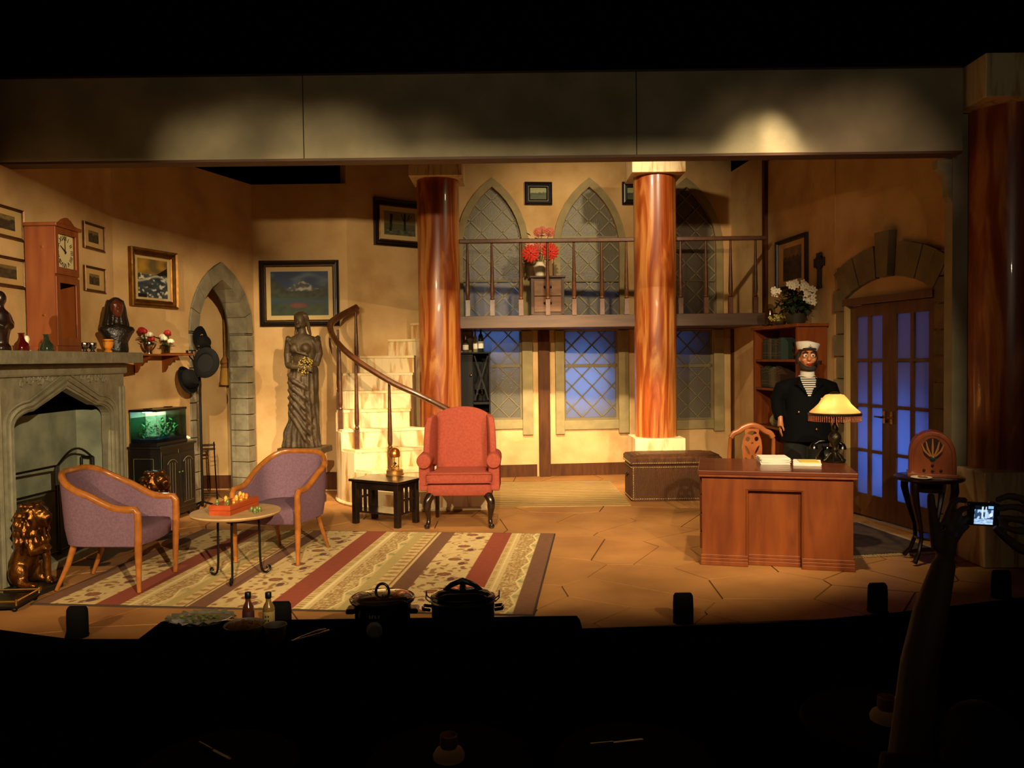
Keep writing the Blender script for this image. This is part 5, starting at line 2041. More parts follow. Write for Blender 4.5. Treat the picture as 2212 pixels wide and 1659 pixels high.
# ============================================================ BALCONY THINGS
bx = at(1181, 640, 10.95)
t = thing('nightstand', 'brown two-drawer nightstand on the balcony behind the railing', 'nightstand', (bx.x, 10.98, SLAB), rad(2))
NW, NH = .24, at(1181, 596, 10.8).z - SLAB
ns = mat('nightstand_wood', '#8a5f3c', .45, col2='#6e4828', scale=5, stretch=(1, 1, 3), coat=.1)
MB().b2(-NW + .02, NW - .02, -.18, .2, .05, NH - .025).obj('carcass', mat('nightstand_dark', '#4e2e18', .45), t, bevel=.004)
MB().b2(-NW, NW, -.21, .21, NH - .025, NH).obj('top', mat('nightstand_dark', '#4e2e18', .45), t, bevel=.005)
MB().b2(-NW, NW, -.21, .21, 0, .05).obj('plinth', mat('nightstand_dark', '#4e2e18', .45), t, bevel=.005)
for z in (.09, NH / 2 + .02):
    hgt = NH / 2 - .08
    d = MB().b2(-NW + .06, NW - .06, -.195, -.18, z, z + hgt).obj('drawer', ns, t, bevel=.004)
    hm = MB()
    hm.tube([(-.045, -.197, z + hgt / 2 + .012), (-.03, -.21, z + hgt / 2), (.03, -.21, z + hgt / 2), (.045, -.197, z + hgt / 2 + .012)], .006, 6)
    hm.b2(-.055, .055, -.199, -.195, z + hgt / 2, z + hgt / 2 + .03)
    hm.obj('handle', mat('dark_pull', '#1e140c', .4, .6), d, True)
for sx in (-1, 1):
    MB().b2(sx * (NW - .035) - .015, sx * (NW - .035) + .015, -.19, -.18, .06, NH - .03).obj('corner_stile', mat('nightstand_dark', '#4e2e18', .45), t)
t = thing('flower_vase', 'cream vase of red and pink flowers on the balcony nightstand', 'vase', (bx.x - .09, 10.93, SLAB + NH), 0)
MB().lathe([(0, 0), (.06, 0), (.066, .03), (.082, .1), (.08, .14), (.055, .175), (.05, .19), (.058, .2), (.05, .2), (.044, .18), (0, .1)], 24).obj('vase', white_c, t, True)
pink = mat('pink_petal', '#d0705c', .6)
orange = mat('scarlet_petal', '#d8341c', .6, col2='#c0281a', scale=20)


def daisy(t, x, y, z, r, m, nm, seed):
    mb = MB()
    rr = random.Random(seed)
    for ring, n in ((1., 15), (.72, 12), (.45, 8), (.2, 4)):
        for k in range(n):
            a = 2 * PI * k / n + ring
            d = Vector((math.cos(a), -.45, math.sin(a))).normalized()
            c = Vector((x, y, z)) + Vector((d.x * r * ring * .55, -.03 * (1 - ring), d.z * r * ring * .55))
            mb.ball(c, (r * .34, r * .10, r * .13), 6, 5, (0, -a, 0))
    mb.obj(nm, m, t, True)


daisy(t, -.12, -.05, .31, .15, orange, 'red_flower', 1)
daisy(t, .14, -.05, .33, .145, orange, 'red_flower', 2)
daisy(t, .01, -.0, .44, .11, pink, 'pink_flower', 3)
daisy(t, -.12, .02, .42, .09, mat('peach_petal', '#d8a484', .6), 'peach_flower', 4)
daisy(t, -.02, .02, .60, .08, pink, 'pink_flower', 5)
daisy(t, .14, .02, .60, .085, pink, 'pink_flower', 6)
daisy(t, .04, .03, .63, .07, pink, 'pink_flower', 7)
mb = MB()
for x, z in ((-.1, .31), (.115, .33), (.01, .42), (-.12, .4), (-.02, .6), (.14, .61), (.04, .64)):
    mb.tube([(0, 0, .1), (x * .4, -.0, z * .6), (x, -.0, z)], .005, 5)
mb.obj('stems', stem_m, t, True, kind='stuff')
mb = MB()
rr = random.Random(12)
for k in range(26):
    leafq(mb, Vector((rr.uniform(-.16, .2), rr.uniform(-.05, .05), rr.uniform(.22, .58))), rr.uniform(0, 6.3), rr.uniform(.06, .12), rr.uniform(-.6, .9))
mb.obj('leaves', mat('dark_leaf', '#1c1a12', .5), t, kind='stuff')

# ============================================================ DRINKS CABINET under the balcony
dx0 = at(985, 800, 10.95).x
dx1 = at(1057, 800, 10.75).x
t = thing('drinks_cabinet', 'tall black drinks cabinet with X-shaped rack behind the wing chair', 'cabinet', ((dx0 + dx1) / 2, 11.0, 0), rad(3))
hw = (dx1 - dx0) / 2
DH = at(1030, 764, 10.75).z
cb = MB()
cb.b2(-hw, hw, .2, .22, .05, DH)
cb.b2(-hw, -hw + .02, -.22, .2, 0, DH)
cb.b2(hw - .02, hw, -.22, .2, 0, DH)
cb.b2(-hw + .02, hw - .02, -.22, .2, .05, .95)
cb.b2(-hw + .02, .0, -.2, .2, .95, DH)
cb.b2(-hw + .02, hw - .02, -.2, .2, 1.06, 1.09)
cb.obj('carcass', cabinet_black, t)
MB().b2(-hw - .015, hw + .015, -.24, .225, DH, DH + .02).obj('top', cabinet_black, t, bevel=.004)
xm = MB()
xm.bar((.02, -.2, 1.12), (hw - .03, -.2, DH - .03), .018)
xm.bar((.02, -.2, DH - .03), (hw - .03, -.2, 1.12), .018)
xm.obj('rack', cabinet_black, t)
d = MB().b2(-hw + .005, -.005, -.235, -.22, .08, DH - .03).obj('door', cabinet_black, t, bevel=.004)
MB().ball((-.03, -.25, 1.45), .016, 10, 7).obj('knob', brass, d, True)
dcm = Matrix.Translation(((dx0 + dx1) / 2, 11.0, 0)) @ Matrix.Rotation(rad(3), 4, 'Z')
wg = glassy('wine_glass', '#d0c8b4', .04, .35)
for k, (x, z, lab) in enumerate(((.05, 1.09, 'left wine glass on the rack shelf of the black cabinet'), (.12, 1.09, 'right wine glass on the rack shelf of the black cabinet'))):
    g = thing('wine_glass', lab, 'glass', dcm @ Vector((x, -.12 + .08 * k, z + .001)), 0, 'glasses in the black cabinet')
    MB().lathe([(0, 0), (.032, .0), (.03, .004), (.005, .01), (.004, .07), (.02, .085), (.036, .11), (.036, .15), (.03, .165), (.029, .165), (.034, .15), (.034, .112), (0, .085)], 16).obj('bowl', wg, g, True)
    MB().lathe([(.031, .001), (.033, .003), (.031, .005)], 16).obj('foot_rim', wg, g, True)
for px, h, r, m, lab in ((1006, .23, .04, mat('clear_bottle', '#5c564a', .1, coat=.6), 'wide clear decanter at the left on the black drinks cabinet'),
                         (1027, .30, .030, mat('olive_bottle', '#8a8458', .1, coat=.6), 'slim olive bottle in the middle on the black drinks cabinet'),
                         (1039, .34, .036, mat('green_bottle', '#1c2414', .1, coat=.6), 'dark green bottle at the right on the black drinks cabinet')):
    p = at(px, 760, 10.95)
    b = thing('liquor_bottle', lab, 'bottle', (p.x, 10.95, DH + .021), 0, 'bottles on the drinks cabinet')
    MB().lathe([(0, 0), (r, 0), (r, h * .55), (r * .8, h * .66), (r * .4, h * .74), (r * .36, h * .93), (0, h * .93)], 16).obj('body', m, b, True)
    MB().lathe([(r * .42, h * .92), (r * .45, h), (0, h)], 12).obj('stopper', brass, b, True)
    MB().lathe([(r * 1.01, h * .15), (r * 1.02, h * .16), (r * 1.02, h * .42), (r * 1.01, h * .43)], 16).obj('paper_label', paper, b, True)

# ============================================================ WICKER TRUNK
t0 = fl(1366, 1084)
TL, TD, THh = 1.02, .52, .53
rzk = rad(1.0)
cen = t0 + Matrix.Rotation(rzk, 3, 'Z') @ Vector((TL / 2, TD / 2, 0))
t = thing('wicker_trunk', 'dark woven wicker trunk with studded rims at the column foot', 'trunk', (cen.x, cen.y, 0), rzk)
wick = mat('wicker', '#40230f', .6, spec=.25, col2='#57341a', scale=30, stretch=(1, 1, .3), coat=.1)
MB().b2(-TL / 2, TL / 2, -TD / 2, TD / 2, 0, THh - .11).obj('body', wick, t)
rb = MB()
n = 62
for k in range(n):
    x = -TL / 2 + .04 + (TL - .08) * k / (n - 1)
    rb.box((x, -TD / 2 - .003, (THh - .11) / 2), (.009, .010, THh - .19))
for k in range(30):
    y = -TD / 2 + .04 + (TD - .08) * k / 29
    rb.box((-TL / 2 - .003, y, (THh - .11) / 2), (.010, .009, THh - .19))
rb.obj('weave', mat('wicker_rib', '#5e3a1e', .6, col2='#472a14', scale=60, spec=.25), t, kind='stuff')
lm = MB()
lm.b2(-TL / 2 - .018, TL / 2 + .018, -TD / 2 - .018, TD / 2 + .018, THh - .10, THh - .035)
lm.loft([[(sx * (TL / 2 + .018 - q), sy * (TD / 2 + .018 - q), z) for sx, sy in ((-1, -1), (1, -1), (1, 1), (-1, 1))] for q, z in ((0, THh - .035), (.02, THh - .015), (.09, THh), (.2, THh + .006))])
lm.obj('lid', wick, t)
rb = MB()
for k in range(58):
    x = -TL / 2 + TL * k / 57
    rb.box((x, 0, THh - .002 if abs(x) < TL / 2 - .1 else THh - .012), (.008, TD * .8, .012))
rb.obj('lid_weave', mat('wicker_rib', '#5e3a1e', .6, col2='#472a14', scale=60, spec=.25), t, kind='stuff')
st = MB()
for z in (THh - .085, THh - .135, .03):
    for k in range(50):
        st.ball((-TL / 2 + TL * (k + .5) / 50, -TD / 2 - (.02 if z > THh - .1 else .006), z), .0075, 6, 4)
    for k in range(24):
        st.ball((-TL / 2 - (.02 if z > THh - .1 else .006), -TD / 2 + TD * (k + .5) / 24, z), .0075, 6, 4)
for x in (-TL / 2 + .012, TL / 2 - .012):
    for k in range(18):
        st.ball((x, -TD / 2 - .006, .05 + (THh - .2) * k / 17), .0075, 6, 4)
st.obj('studs', mat('brass_stud', '#a88a5c', .4, .5), t, True, kind='stuff')
MB(Matrix.Translation((-TL / 2 - .012, 0, .3)) @ Matrix.Rotation(PI / 2, 4, 'Y')).tube([(0, -.05, 0), (.03, -.045, -.02), (.03, .045, -.02), (0, .05, 0)], .008, 6).obj('handle', iron, t, True)

# ============================================================ DESK
d_rz = rad(-14)
df = fl(1512, 1222)
DWd, DDp, DHt = 1.13, .74, .76
dM = Matrix.Translation((1.505, 6.44, 0)) @ Matrix.Rotation(d_rz, 4, 'Z')
root = dM @ Vector((DWd / 2, DDp / 2, 0))
t = thing('desk', 'red mahogany desk with recessed front panel and stepped base', 'desk', root, d_rz)
a, b = DWd / 2, DDp / 2
MB().b2(-a - .03, a + .03, -b - .04, b + .03, DHt - .035, DHt).obj('desk_top', mahog_dk, t, bevel=.006)
MB().b2(-a - .025, a + .025, -b - .038, -b - .005, DHt - .052, DHt - .036).obj('top_molding', mahog, t, bevel=.004)
k0, k1 = -a + .355, -a + .755
kz = .60
MB().slab([(-a, 0.02), (k0, .02), (k0, kz), (k1, kz), (k1, .02), (a, .02), (a, DHt - .036), (-a, DHt - .036)], (), -b, -b + .06).obj('front_panel', mahog, t, bevel=.003)
MB().b2(k0 - .0, k1 + .0, -b + .06, -b + .08, .02, kz + .05).obj('recess_panel', mahog, t)
cs = MB()
cs.b2(-a, -a + .02, -b + .06, b, .02, DHt - .036)
cs.b2(a - .02, a, -b + .06, b, .02, DHt - .036)
cs.b2(-a + .02, -a + .34, b - .02, b, .02, DHt - .036)
cs.b2(a - .34, a - .02, b - .02, b, .02, DHt - .036)
cs.obj('sides', mahog, t)
mb = MB()
mb.tube([(k0 - .012, -b - .003, .08), (k0 - .012, -b - .003, kz + .012), (k1 + .012, -b - .003, kz + .012), (k1 + .012, -b - .003, .08)], .007, 6)
mb.obj('panel_molding', mahog, t)
for x0, x1, y in ((-a - .012, k0, -b), (k1, a + .012, -b), (k0 + .002, k1 - .002, -b + .065)):
    q = MB()
    q.b2(x0, x1, y - .022, y + .01, 0, .035)
    q.b2(x0, x1, y - .016, y + .01, .035, .06)
    q.b2(x0, x1, y - .010, y + .01, .06, .085)
    q.obj('base_molding', mahog, t, bevel=.004)
for k in range(4):
    d = MB().b2(-a - .018, -a, -b + .12, b - .1, .10 + k * .15, .23 + k * .15).obj('side_trim', mahog, t, bevel=.003)
dpt = lambda x, y, z=0.: dM @ Vector((x, y, DHt + z))


def desk_at(px, py):
    return fl(px, py, DHt + .001)


# paper stacks
for px, py, n, w_, lab, tl_ in ((1674, 1001, 9, .235, 'thick stack of white paper on the desk', .1), (1748, 1004, 4, .215, 'thin stack of paper and envelopes beside the lamp', -.05)):
    p = desk_at(px, py)
    t = thing('paper_stack', lab, 'papers', (p.x, p.y + .05, DHt + .001), d_rz + tl_, 'stacks of paper on the desk')
    rr = random.Random(n)
    z = 0
    for k in range(n):
        hgt = .0058
        MB(Matrix.Rotation(rr.uniform(-.07, .07), 4, 'Z')).b2(-w_ / 2, w_ / 2, -.13, .13, z, z + hgt - .0012).obj('sheet', paper, t)
        z += hgt
    if n == 4:
        MB(Matrix.Rotation(.1, 4, 'Z')).b2(-w_ * .3, w_ * .4, -.1, .1, z, z + .004).obj('envelope', mat('yellow_envelope', '#e0c05a', .7), t)

# ---- desk lamp
p = desk_at(1803, 998)
LX, LY = p.x, p.y
t = thing('desk_lamp', 'lit desk lamp with amber glass shade and beaded fringe', 'lamp', (LX, LY, DHt + .001))
lampm = mat('lamp_bronze', '#241d14', .35, .7, '#3a3020', scale=30, bump=.3, bscale=60)
mb = MB()
mb.lathe([(0, 0), (.082, 0), (.085, .012), (.065, .022), (.05, .035), (.03, .06), (.022, .085), (.03, .1), (.02, .115), (.026, .14), (.05, .19), (.052, .22), (.035, .245), (.022, .26), (.03, .275), (.024, .30), (.012, .32), (.012, .43)], 20)
mb.obj('stand', lampm, t, True, ang=50)
mb = MB()
for k in range(6):
    a = k * PI / 3
    mb.tube([(.03 * math.cos(a), .03 * math.sin(a), .075), (.055 * math.cos(a), .055 * math.sin(a), .05), (.075 * math.cos(a), .075 * math.sin(a), .022), (.092 * math.cos(a), .092 * math.sin(a), .012)], [.008, .01, .009, .008], 6)
mb.obj('foot_scrolls', lampm, t, True)
amber = translucent('amber_shade', '#ecc48a', .62, .35, '#f8d8a0', 14)
zs = .40
R = .205
prof = [(.045, .585 - .012), (.075, .565), (.105, .53), (.13, .49), (.165, .455), (.2, .425), (R, .412)]
MB().lathe([(r, z) for r, z in prof] + [(r - .004, z - .002) for r, z in prof[::-1]], 40).obj('shade', amber, t, True, ang=80, recalc=True)
MB().lathe([(.0, .596), (.02, .594), (.046, .578), (.046, .572), (0, .572)], 20).obj('cap', lampm, t, True)
MB().lathe([(R - .004, .395), (R + .008, .397), (R + .01, .412), (R - .002, .418)], 40).obj('rim_band', lampm, t, True)
mb = MB()
for k in range(70):
    a = 2 * PI * k / 70
    x, y = (R + .001) * math.cos(a), (R + .001) * math.sin(a)
    for j in range(4):
        mb.ball((x, y, .390 - .0125 * j), (.0055, .0055, .0065), 5, 4)
mb.obj('bead_fringe', translucent('amber_bead', '#b8602a', .5, .2, '#d88a4a', 5), t, True, kind='stuff')
for sx in (-1, 1):
    MB().ball((sx * .075, -.02, .47), (.026, .026, .032), 10, 8).obj('bulb', translucent('bulb%d' % sx, '#fff0d0', .8, .4), t, True)
    l = bpy.data.lights.new('lamp_light', 'POINT')
    l.energy = 7.
    l.color = (1, .78, .48)
    l.shadow_soft_size = .03
    o = bpy.data.objects.new('lamp_light', l)
    o.location = (LX + sx * .085, LY - .05, DHt + .462)
    COL.objects.link(o)
mb = MB()
for sx in (-1, 1):
    mb.tube([(0, 0, .40), (sx * .04, -.01, .41), (sx * .075, -.02, .44)], .007, 6)
mb.obj('socket_arm', brass, t, True)

# ---- old telephone behind the lamp
ph = dM @ Vector((.965, .52, DHt + .001))
phm = mat('bakelite', '#0a0a0a', .18, coat=.5)
t = thing('telephone', 'black old-fashioned dial telephone behind the desk lamp', 'telephone', (LX + .01, LY + .17, DHt + .001), d_rz)
MB().loft([[(rx * math.cos(2 * PI * j / 24), ry * math.sin(2 * PI * j / 24), z) for j in range(24)] for z, rx, ry in ((0, .1, .08), (.02, .1, .08), (.05, .08, .062), (.09, .05, .04), (.11, .045, .036))]).obj('body', phm, t, True)
mb = MB()
mb.tube([(-.115, 0, .125), (-.07, 0, .16), (.07, 0, .16), (.115, 0, .125)], [.02, .016, .016, .02], 10)
for s in (-1, 1):
    mb.lathe([(0, -.05), (.036, -.05), (.032, -.025), (.018, 0)], 14, (s * .115, 0, .14))
mb.obj('handset', phm, t, True)
mb = MB(Matrix.Translation((0, -.062, .06)) @ Matrix.Rotation(rad(62), 4, 'X'))
mb.lathe([(0, 0), (.04, 0), (.042, .006), (.03, .012), (0, .012)], 20)
mb.obj('dial', mat('dial_plate', '#3a372e', .3, .6), t, True)
for s in (-1, 1):
    MB().box((s * .05, 0, .12), (.012, .05, .035)).obj('cradle', phm, t, bevel=.003)

# ---- desk chair with pierced splat
p = at(1601, 985, 7.75)
t = thing('desk_chair', 'light brown wooden chair with pierced splat behind the desk', 'chair', (p.x, 7.62, 0), rad(178))
cwood = mat('chair_wood', '#a85f2c', .3, col2='#8e4b20', scale=7, coat=.35)
CH = 1.03
MB().b2(-.22, .22, -.22, .22, .43, .46).obj('seat', cwood, t, bevel=.01)
for sx in (-1, 1):
    MB().tube([(sx * .19, .2, .43), (sx * .20, .22, .7), (sx * .196, .245, .90), (sx * .185, .25, .93)], [.02, .019, .017, .017], 8).obj('back_post', cwood, t, True)
    MB().tube([(sx * .19, .2, .43), (sx * .195, .23, .0)], [.022, .016], 8).obj('leg', cwood, t, True)
    MB().tube([(sx * .2, -.2, .43), (sx * .2, -.205, .0)], [.022, .015], 8).obj('leg', cwood, t, True)
top_r = [(-.19, .918), (-.165, .955), (-.12, .975), (-.07, 1.01), (0, CH), (.07, 1.01), (.12, .975), (.165, .955), (.19, .918)]
MB().tube(smooth_path([(x, .25, z) for x, z in top_r]), .021, 8, flat=1.25).obj('crest_rail', cwood, t, True)
so = [(-.065, 1.0), (-.06, .955), (-.082, .90), (-.09, .82), (-.088, .74), (-.07, .66), (-.055, .58), (-.055, .46), (.055, .46), (.055, .58), (.07, .66), (.088, .74), (.09, .82), (.082, .90), (.06, .955), (.065, 1.0)]


def el(cx, cz, rx, rz_, tl=0., n=12):
    return [(cx + rx * math.cos(a) * math.cos(tl) - rz_ * math.sin(a) * math.sin(tl), cz + rx * math.cos(a) * math.sin(tl) + rz_ * math.sin(a) * math.cos(tl)) for a in [2 * PI * k / n for k in range(n)]]


hl = [[(-.045, .955), (-.03, .972), (0, .98), (.03, .972), (.045, .955), (.02, .946), (0, .94), (-.02, .946)],
      el(-.040, .905, .02, .022), el(.040, .905, .02, .022), el(0, .868, .012, .010),
      el(-.045, .805, .011, .045, .45), el(.045, .805, .011, .045, -.45), el(-.045, .70, .014, .045, .45), el(.045, .70, .014, .045, -.45), el(0, .72, .012, .04)]
MB().slab(so, hl, .24, .262).obj('splat', cwood, t, bevel=.002)
MB().b2(-.2, .2, .19, .21, .40, .43).obj('seat_rail', cwood, t)

# ============================================================ BOOKCASE; local -y faces the room
sbk = [(q - WR.A.xy).dot(WR.u.xy) for q in (Vector((3.13, 10.02)), Vector((3.45, 8.84)))]
BW = sbk[1] - sbk[0]
BH = 2.01
BD = .33
bc = WR.p((sbk[0] + sbk[1]) / 2, 0, .012)
t = thing('bookcase', 'tall reddish wooden bookcase against the right wall behind the mannequin', 'bookcase', bc, WR.rz)
bM = Matrix.Translation(bc) @ Matrix.Rotation(WR.rz, 4, 'Z')
hb = BW / 2
bs = MB()
bs.b2(-hb, -hb + .03, -BD, -.01, 0, BH - .035)
bs.b2(hb - .03, hb, -BD, -.01, 0, BH - .035)
bs.b2(-hb + .03, hb - .03, -.03, -.01, 0, BH - .035)
bs.obj('sides', mahog, t)
MB().b2(-hb - .03, hb + .03, -BD - .035, 0, BH - .035, BH).obj('top', mahog, t, bevel=.006)
fs = MB()
for x in (-hb, hb - .05):
    fs.b2(x, x + .05, -BD - .015, -BD, 0, BH - .036)
fs.obj('face_frame', mahog, t)
shz = [1.62, 1.28, .83, .45]
for z in shz:
    MB().b2(-hb + .03, hb - .03, -BD - .01, -.03, z - .028, z).obj('shelf', mahog, t, bevel=.002)
MB().b2(-hb + .03, hb - .03, -BD - .005, -BD + .02, .0, .1).obj('kick_board', mahog, t)
bk = [darkgreen, mat('olive_book', '#4a4a2c', .55), mat('teal_book', '#2c3c34', .5), mat('pale_book', '#5c5a44', .6), mat('brown_book', '#3a2416', .5)]
rr = random.Random(21)
nb = 0
names = {0: 'top', 1: 'second', 2: 'third'}
pos = ('first', 'second', 'third', 'fourth', 'fifth', 'sixth', 'seventh', 'eighth', 'ninth', 'tenth')
for si, (z, runs, H) in enumerate(((shz[0], (.12, .62), .26), (shz[1], (.04, .75), .26), (shz[2], (.45, .95), .28))):
    x = -hb + .05 + runs[0] * .9
    k = 0
    lean = 0
    while x < -hb + runs[1] * .95 + .05 and k < 10:
        w_ = rr.uniform(.034, .062)
        h_ = H * rr.uniform(.85, 1.0)
        m = bk[rr.randrange(len(bk)) if si else (0, 2, 0, 1, 3, 0, 2, 1, 0, 2)[k]]
        ln = (.0 if si != 1 else -.16) if True else 0
        b = thing('book', '%s book from the far end on the %s open shelf of the bookcase' % (pos[k], names[si]), 'book', bM @ Vector((x + w_ / 2 + (.045 if ln else 0), -BD + .04, z + .001)), WR.rz, 'green books on the bookcase shelves')
        if ln:
            b.rotation_euler = (0, 0, WR.rz)
        TL_ = Matrix.Rotation(ln, 4, 'Y')
        if ln:
            TL_ = Matrix.Translation((0, 0, abs(math.sin(ln)) * w_ / 2)) @ TL_
        cv = MB(TL_)
        cv.b2(-w_ / 2, -w_ / 2 + .004, 0, .19, 0, h_)
        cv.b2(w_ / 2 - .004, w_ / 2, 0, .19, 0, h_)
        cv.b2(-w_ / 2 + .004, w_ / 2 - .004, 0, .005, 0, h_)
        cv.obj('cover', m, b)
        MB(TL_).b2(-w_ / 2 + .005, w_ / 2 - .005, .006, .183, .004, h_ - .005).obj('pages', paper, b)
        sb_ = MB(TL_)
        for zz in (.16, .3, .74, .88):
            sb_.b2(-w_ / 2 + .003, w_ / 2 - .003, -.003, .0, h_ * zz, h_ * zz + .006)
        sb_.obj('spine_bands', mat('spine_gilt', '#7a6c3c', .4, .5), b)
        x += w_ + .003
        k += 1
pm_ = bM @ Vector((.34, -.2, shz[0] + .001))
t = thing('teapot', 'dark metal teapot with curved spout on the top bookcase shelf', 'teapot', pm_, WR.rz)
pew = mat('pewter', '#3c342a', .2, .9)
MB().lathe([(0, 0), (.05, 0), (.05, .01), (.075, .05), (.082, .09), (.07, .13), (.045, .155), (.04, .16), (0, .165)], 20).obj('body', pew, t, True)
MB().tube([(-.07, 0, .06), (-.12, 0, .09), (-.135, 0, .14), (-.16, 0, .19)], [.022, .016, .011, .009], 8).obj('spout', pew, t, True)
MB().tube([(.065, 0, .13), (.12, 0, .14), (.13, 0, .09), (.075, 0, .05)], .008, 6).obj('handle', pew, t, True)
MB().lathe([(.04, .162), (.03, .18), (.008, .185), (.014, .2), (0, .206)], 14).obj('lid', pew, t, True)
p_ = bM @ Vector((-.28, -.22, shz[2] + .001))
t = thing('globe_decanter', 'pale round decanter with tall neck on the third bookcase shelf', 'decanter', p_, WR.rz)
MB().lathe([(0, 0), (.03, 0), (.05, .03), (.056, .06), (.045, .095), (.02, .12), (.012, .16), (.011, .24), (.016, .25), (0, .25)], 18).obj('body', mat('pale_glass', '#a89a6c', .1, coat=.5), t, True)
MB().lathe([(.006, .25), (.016, .265), (.012, .285), (0, .29)], 12).obj('stopper', mat('pale_glass', '#a89a6c', .1, coat=.5), t, True)
p_ = bM @ Vector((.1, -.2, shz[3] + .001))
t = thing('silver_jar', 'small dark metal jar on the lowest bookcase shelf', 'jar', p_, WR.rz)
MB().lathe([(0, 0), (.05, 0), (.06, .05), (.05, .1), (.03, .115)], 16).obj('body', pew, t, True)
MB().lathe([(.035, .113), (.03, .13), (.01, .14), (.014, .155), (0, .16)], 14).obj('lid', pew, t, True)

# on top: glass dome, white flowers, small yellow flowers
fp = bM @ Vector((.26, -.2, BH + .001))
t = thing('white_flower_plant', 'bushy plant of white flowers with dark leaves on top of the bookcase', 'plant', fp, 0)
MB().lathe([(0, 0), (.09, 0), (.12, .1), (.125, .12), (.11, .12), (.1, .09), (0, .08)], 18).obj('pot', mat('dark_pot', '#2a2418', .6), t, True)
rr = random.Random(17)
mb = MB()
for k in range(170):
    a, e_ = rr.uniform(0, 2 * PI), rr.uniform(-.1, 1.3)
    r = rr.uniform(.1, .28)
    pt = Vector((r * math.cos(a) * math.cos(e_) * .9, r * math.sin(a) * math.cos(e_) * .7, .15 + r * math.sin(e_) * .95))
    pt.x = min(pt.x, .10)
    leafq(mb, pt, a + rr.uniform(-.7, .7), rr.uniform(.08, .15), rr.uniform(-.9, .5))
mb.obj('foliage', leaf, t, kind='stuff')
k = 0
for (cx_, cz_, n_, sp_) in ((-.08, .44, 9, .05), (.09, .35, 11, .05), (-.27, .36, 6, .03), (.05, .43, 6, .04), (.11, .26, 6, .04)):
    mb = MB()
    mb.ball((cx_, -.12, cz_), (.05, .03, .045), 8, 6)
    for j in range(n_):
        c = Vector((cx_ + rr.uniform(-sp_, sp_), -.13 + rr.uniform(-.05, .05), cz_ + rr.uniform(-sp_, sp_)))
        for q in range(5):
            a = 2 * PI * q / 5
            mb.ball(c + Vector((.02 * math.cos(a), -.006, .02 * math.sin(a))), (.017, .006, .013), 6, 4, (0, -a, 0))
    mb.obj('blossom_cluster', white_p, t, True)
mb = MB()
for cx_, cz_ in ((-.08, .44), (.09, .35), (-.27, .36), (.05, .43), (.11, .26)):
    mb.tube([(0, 0, .1), (cx_ * .5, -.06, cz_ * .7), (cx_, -.11, cz_)], .005, 5)
mb.obj('stems', stem_m, t, True, kind='stuff')
fp = bM @ Vector((-.24, -.22, BH + .001))
t = thing('glass_dome', 'clear glass dome with brass clock inside at the far end of the bookcase top', 'clock', bM @ Vector((-.44, -.2, BH + .001)), 0)
MB().lathe([(0, 0), (.075, 0), (.078, .015), (.065, .03), (0, .03)], 20).obj('base', brass, t, True)
MB().lathe([(.062, .03), (.062, .2), (.05, .25), (.025, .275), (0, .28)], 20).obj('dome', glassy('dome_glass_clear', '#d8d0b8', .02, .18), t, True)
MB().lathe([(.004, .03), (.004, .14), (.03, .15), (.035, .19), (.02, .22), (0, .225)], 14).obj('movement', brass, t, True)
t = thing('yellow_flower_bowl', 'low bowl of small yellow-green flowers on the bookcase front edge', 'flowers', bM @ Vector((.0, -.27, BH + .001)), 0)
MB().lathe([(0, 0), (.04, 0), (.07, .03), (.074, .05), (.06, .05), (0, .03)], 16).obj('bowl', mat('dark_pot', '#2a2418', .6), t, True)
mb, mb2 = MB(), MB()
for k in range(20):
    c = Vector((rr.uniform(-.12, .12), rr.uniform(-.04, .03), .06 + rr.uniform(0, .07)))
    for q in range(4):
        mb.ball(c + Vector((.013 * math.cos(q * 1.57), 0, .013 * math.sin(q * 1.57))), .011, 6, 4)
    leafq(mb2, c + Vector((0, .01, -.02)), rr.uniform(0, 6), .07, rr.uniform(-.4, .5))
mb.obj('petals', mat('yellow_petal', '#b8a858', .6), t, True, kind='stuff')
mb2.obj('leaves', leaf, t, kind='stuff')

# ============================================================ SAILOR MANNEQUIN; local -y is the front
SY = 8.15
sx_ = at(1738, 800, SY).x
t = thing('sailor_mannequin', 'bearded sailor mannequin in white cap, striped shirt and navy coat', 'mannequin', (sx_ + .02, SY, 0), rad(-8))
t.scale = (.93, .97, 1)
chin = at(1740, 802, SY).z
capz = at(1745, 744, SY).z
HZ = (at(1740, 773, SY).z)          # head centre
skin = mat('mannequin_skin', '#d08a58', .4, col2='#c47a4a', scale=14, coat=.2)
navy = mat('navy_wool', '#07070a', .9, spec=.15, bump=.1, bscale=120)
trou = mat('grey_trousers', '#1f1d1b', .9, bump=.1, bscale=90)
hx = 0.01
m = MB()
m.ball((hx, -.0, HZ + .0), (.082, .098, .118), 20, 14)
m.ball((hx - .004, -.055, HZ - .055), (.052, .05, .05))
for s in (-1, 1):
    m.ball((hx + s * .046, -.062, HZ - .02), (.03, .03, .028))
    m.ball((hx + s * .086, .012, HZ - .005), (.014, .024, .032))
m.tube([(hx - .006, -.095, HZ + .03), (hx - .008, -.122, HZ - .012)], [.012, .021], 10)
m.ball((hx - .008, -.122, HZ - .016), (.022, .018, .017))
m.tube([(hx, .01, HZ - .06), (hx, .02, HZ - .19)], [.058, .062], 14)
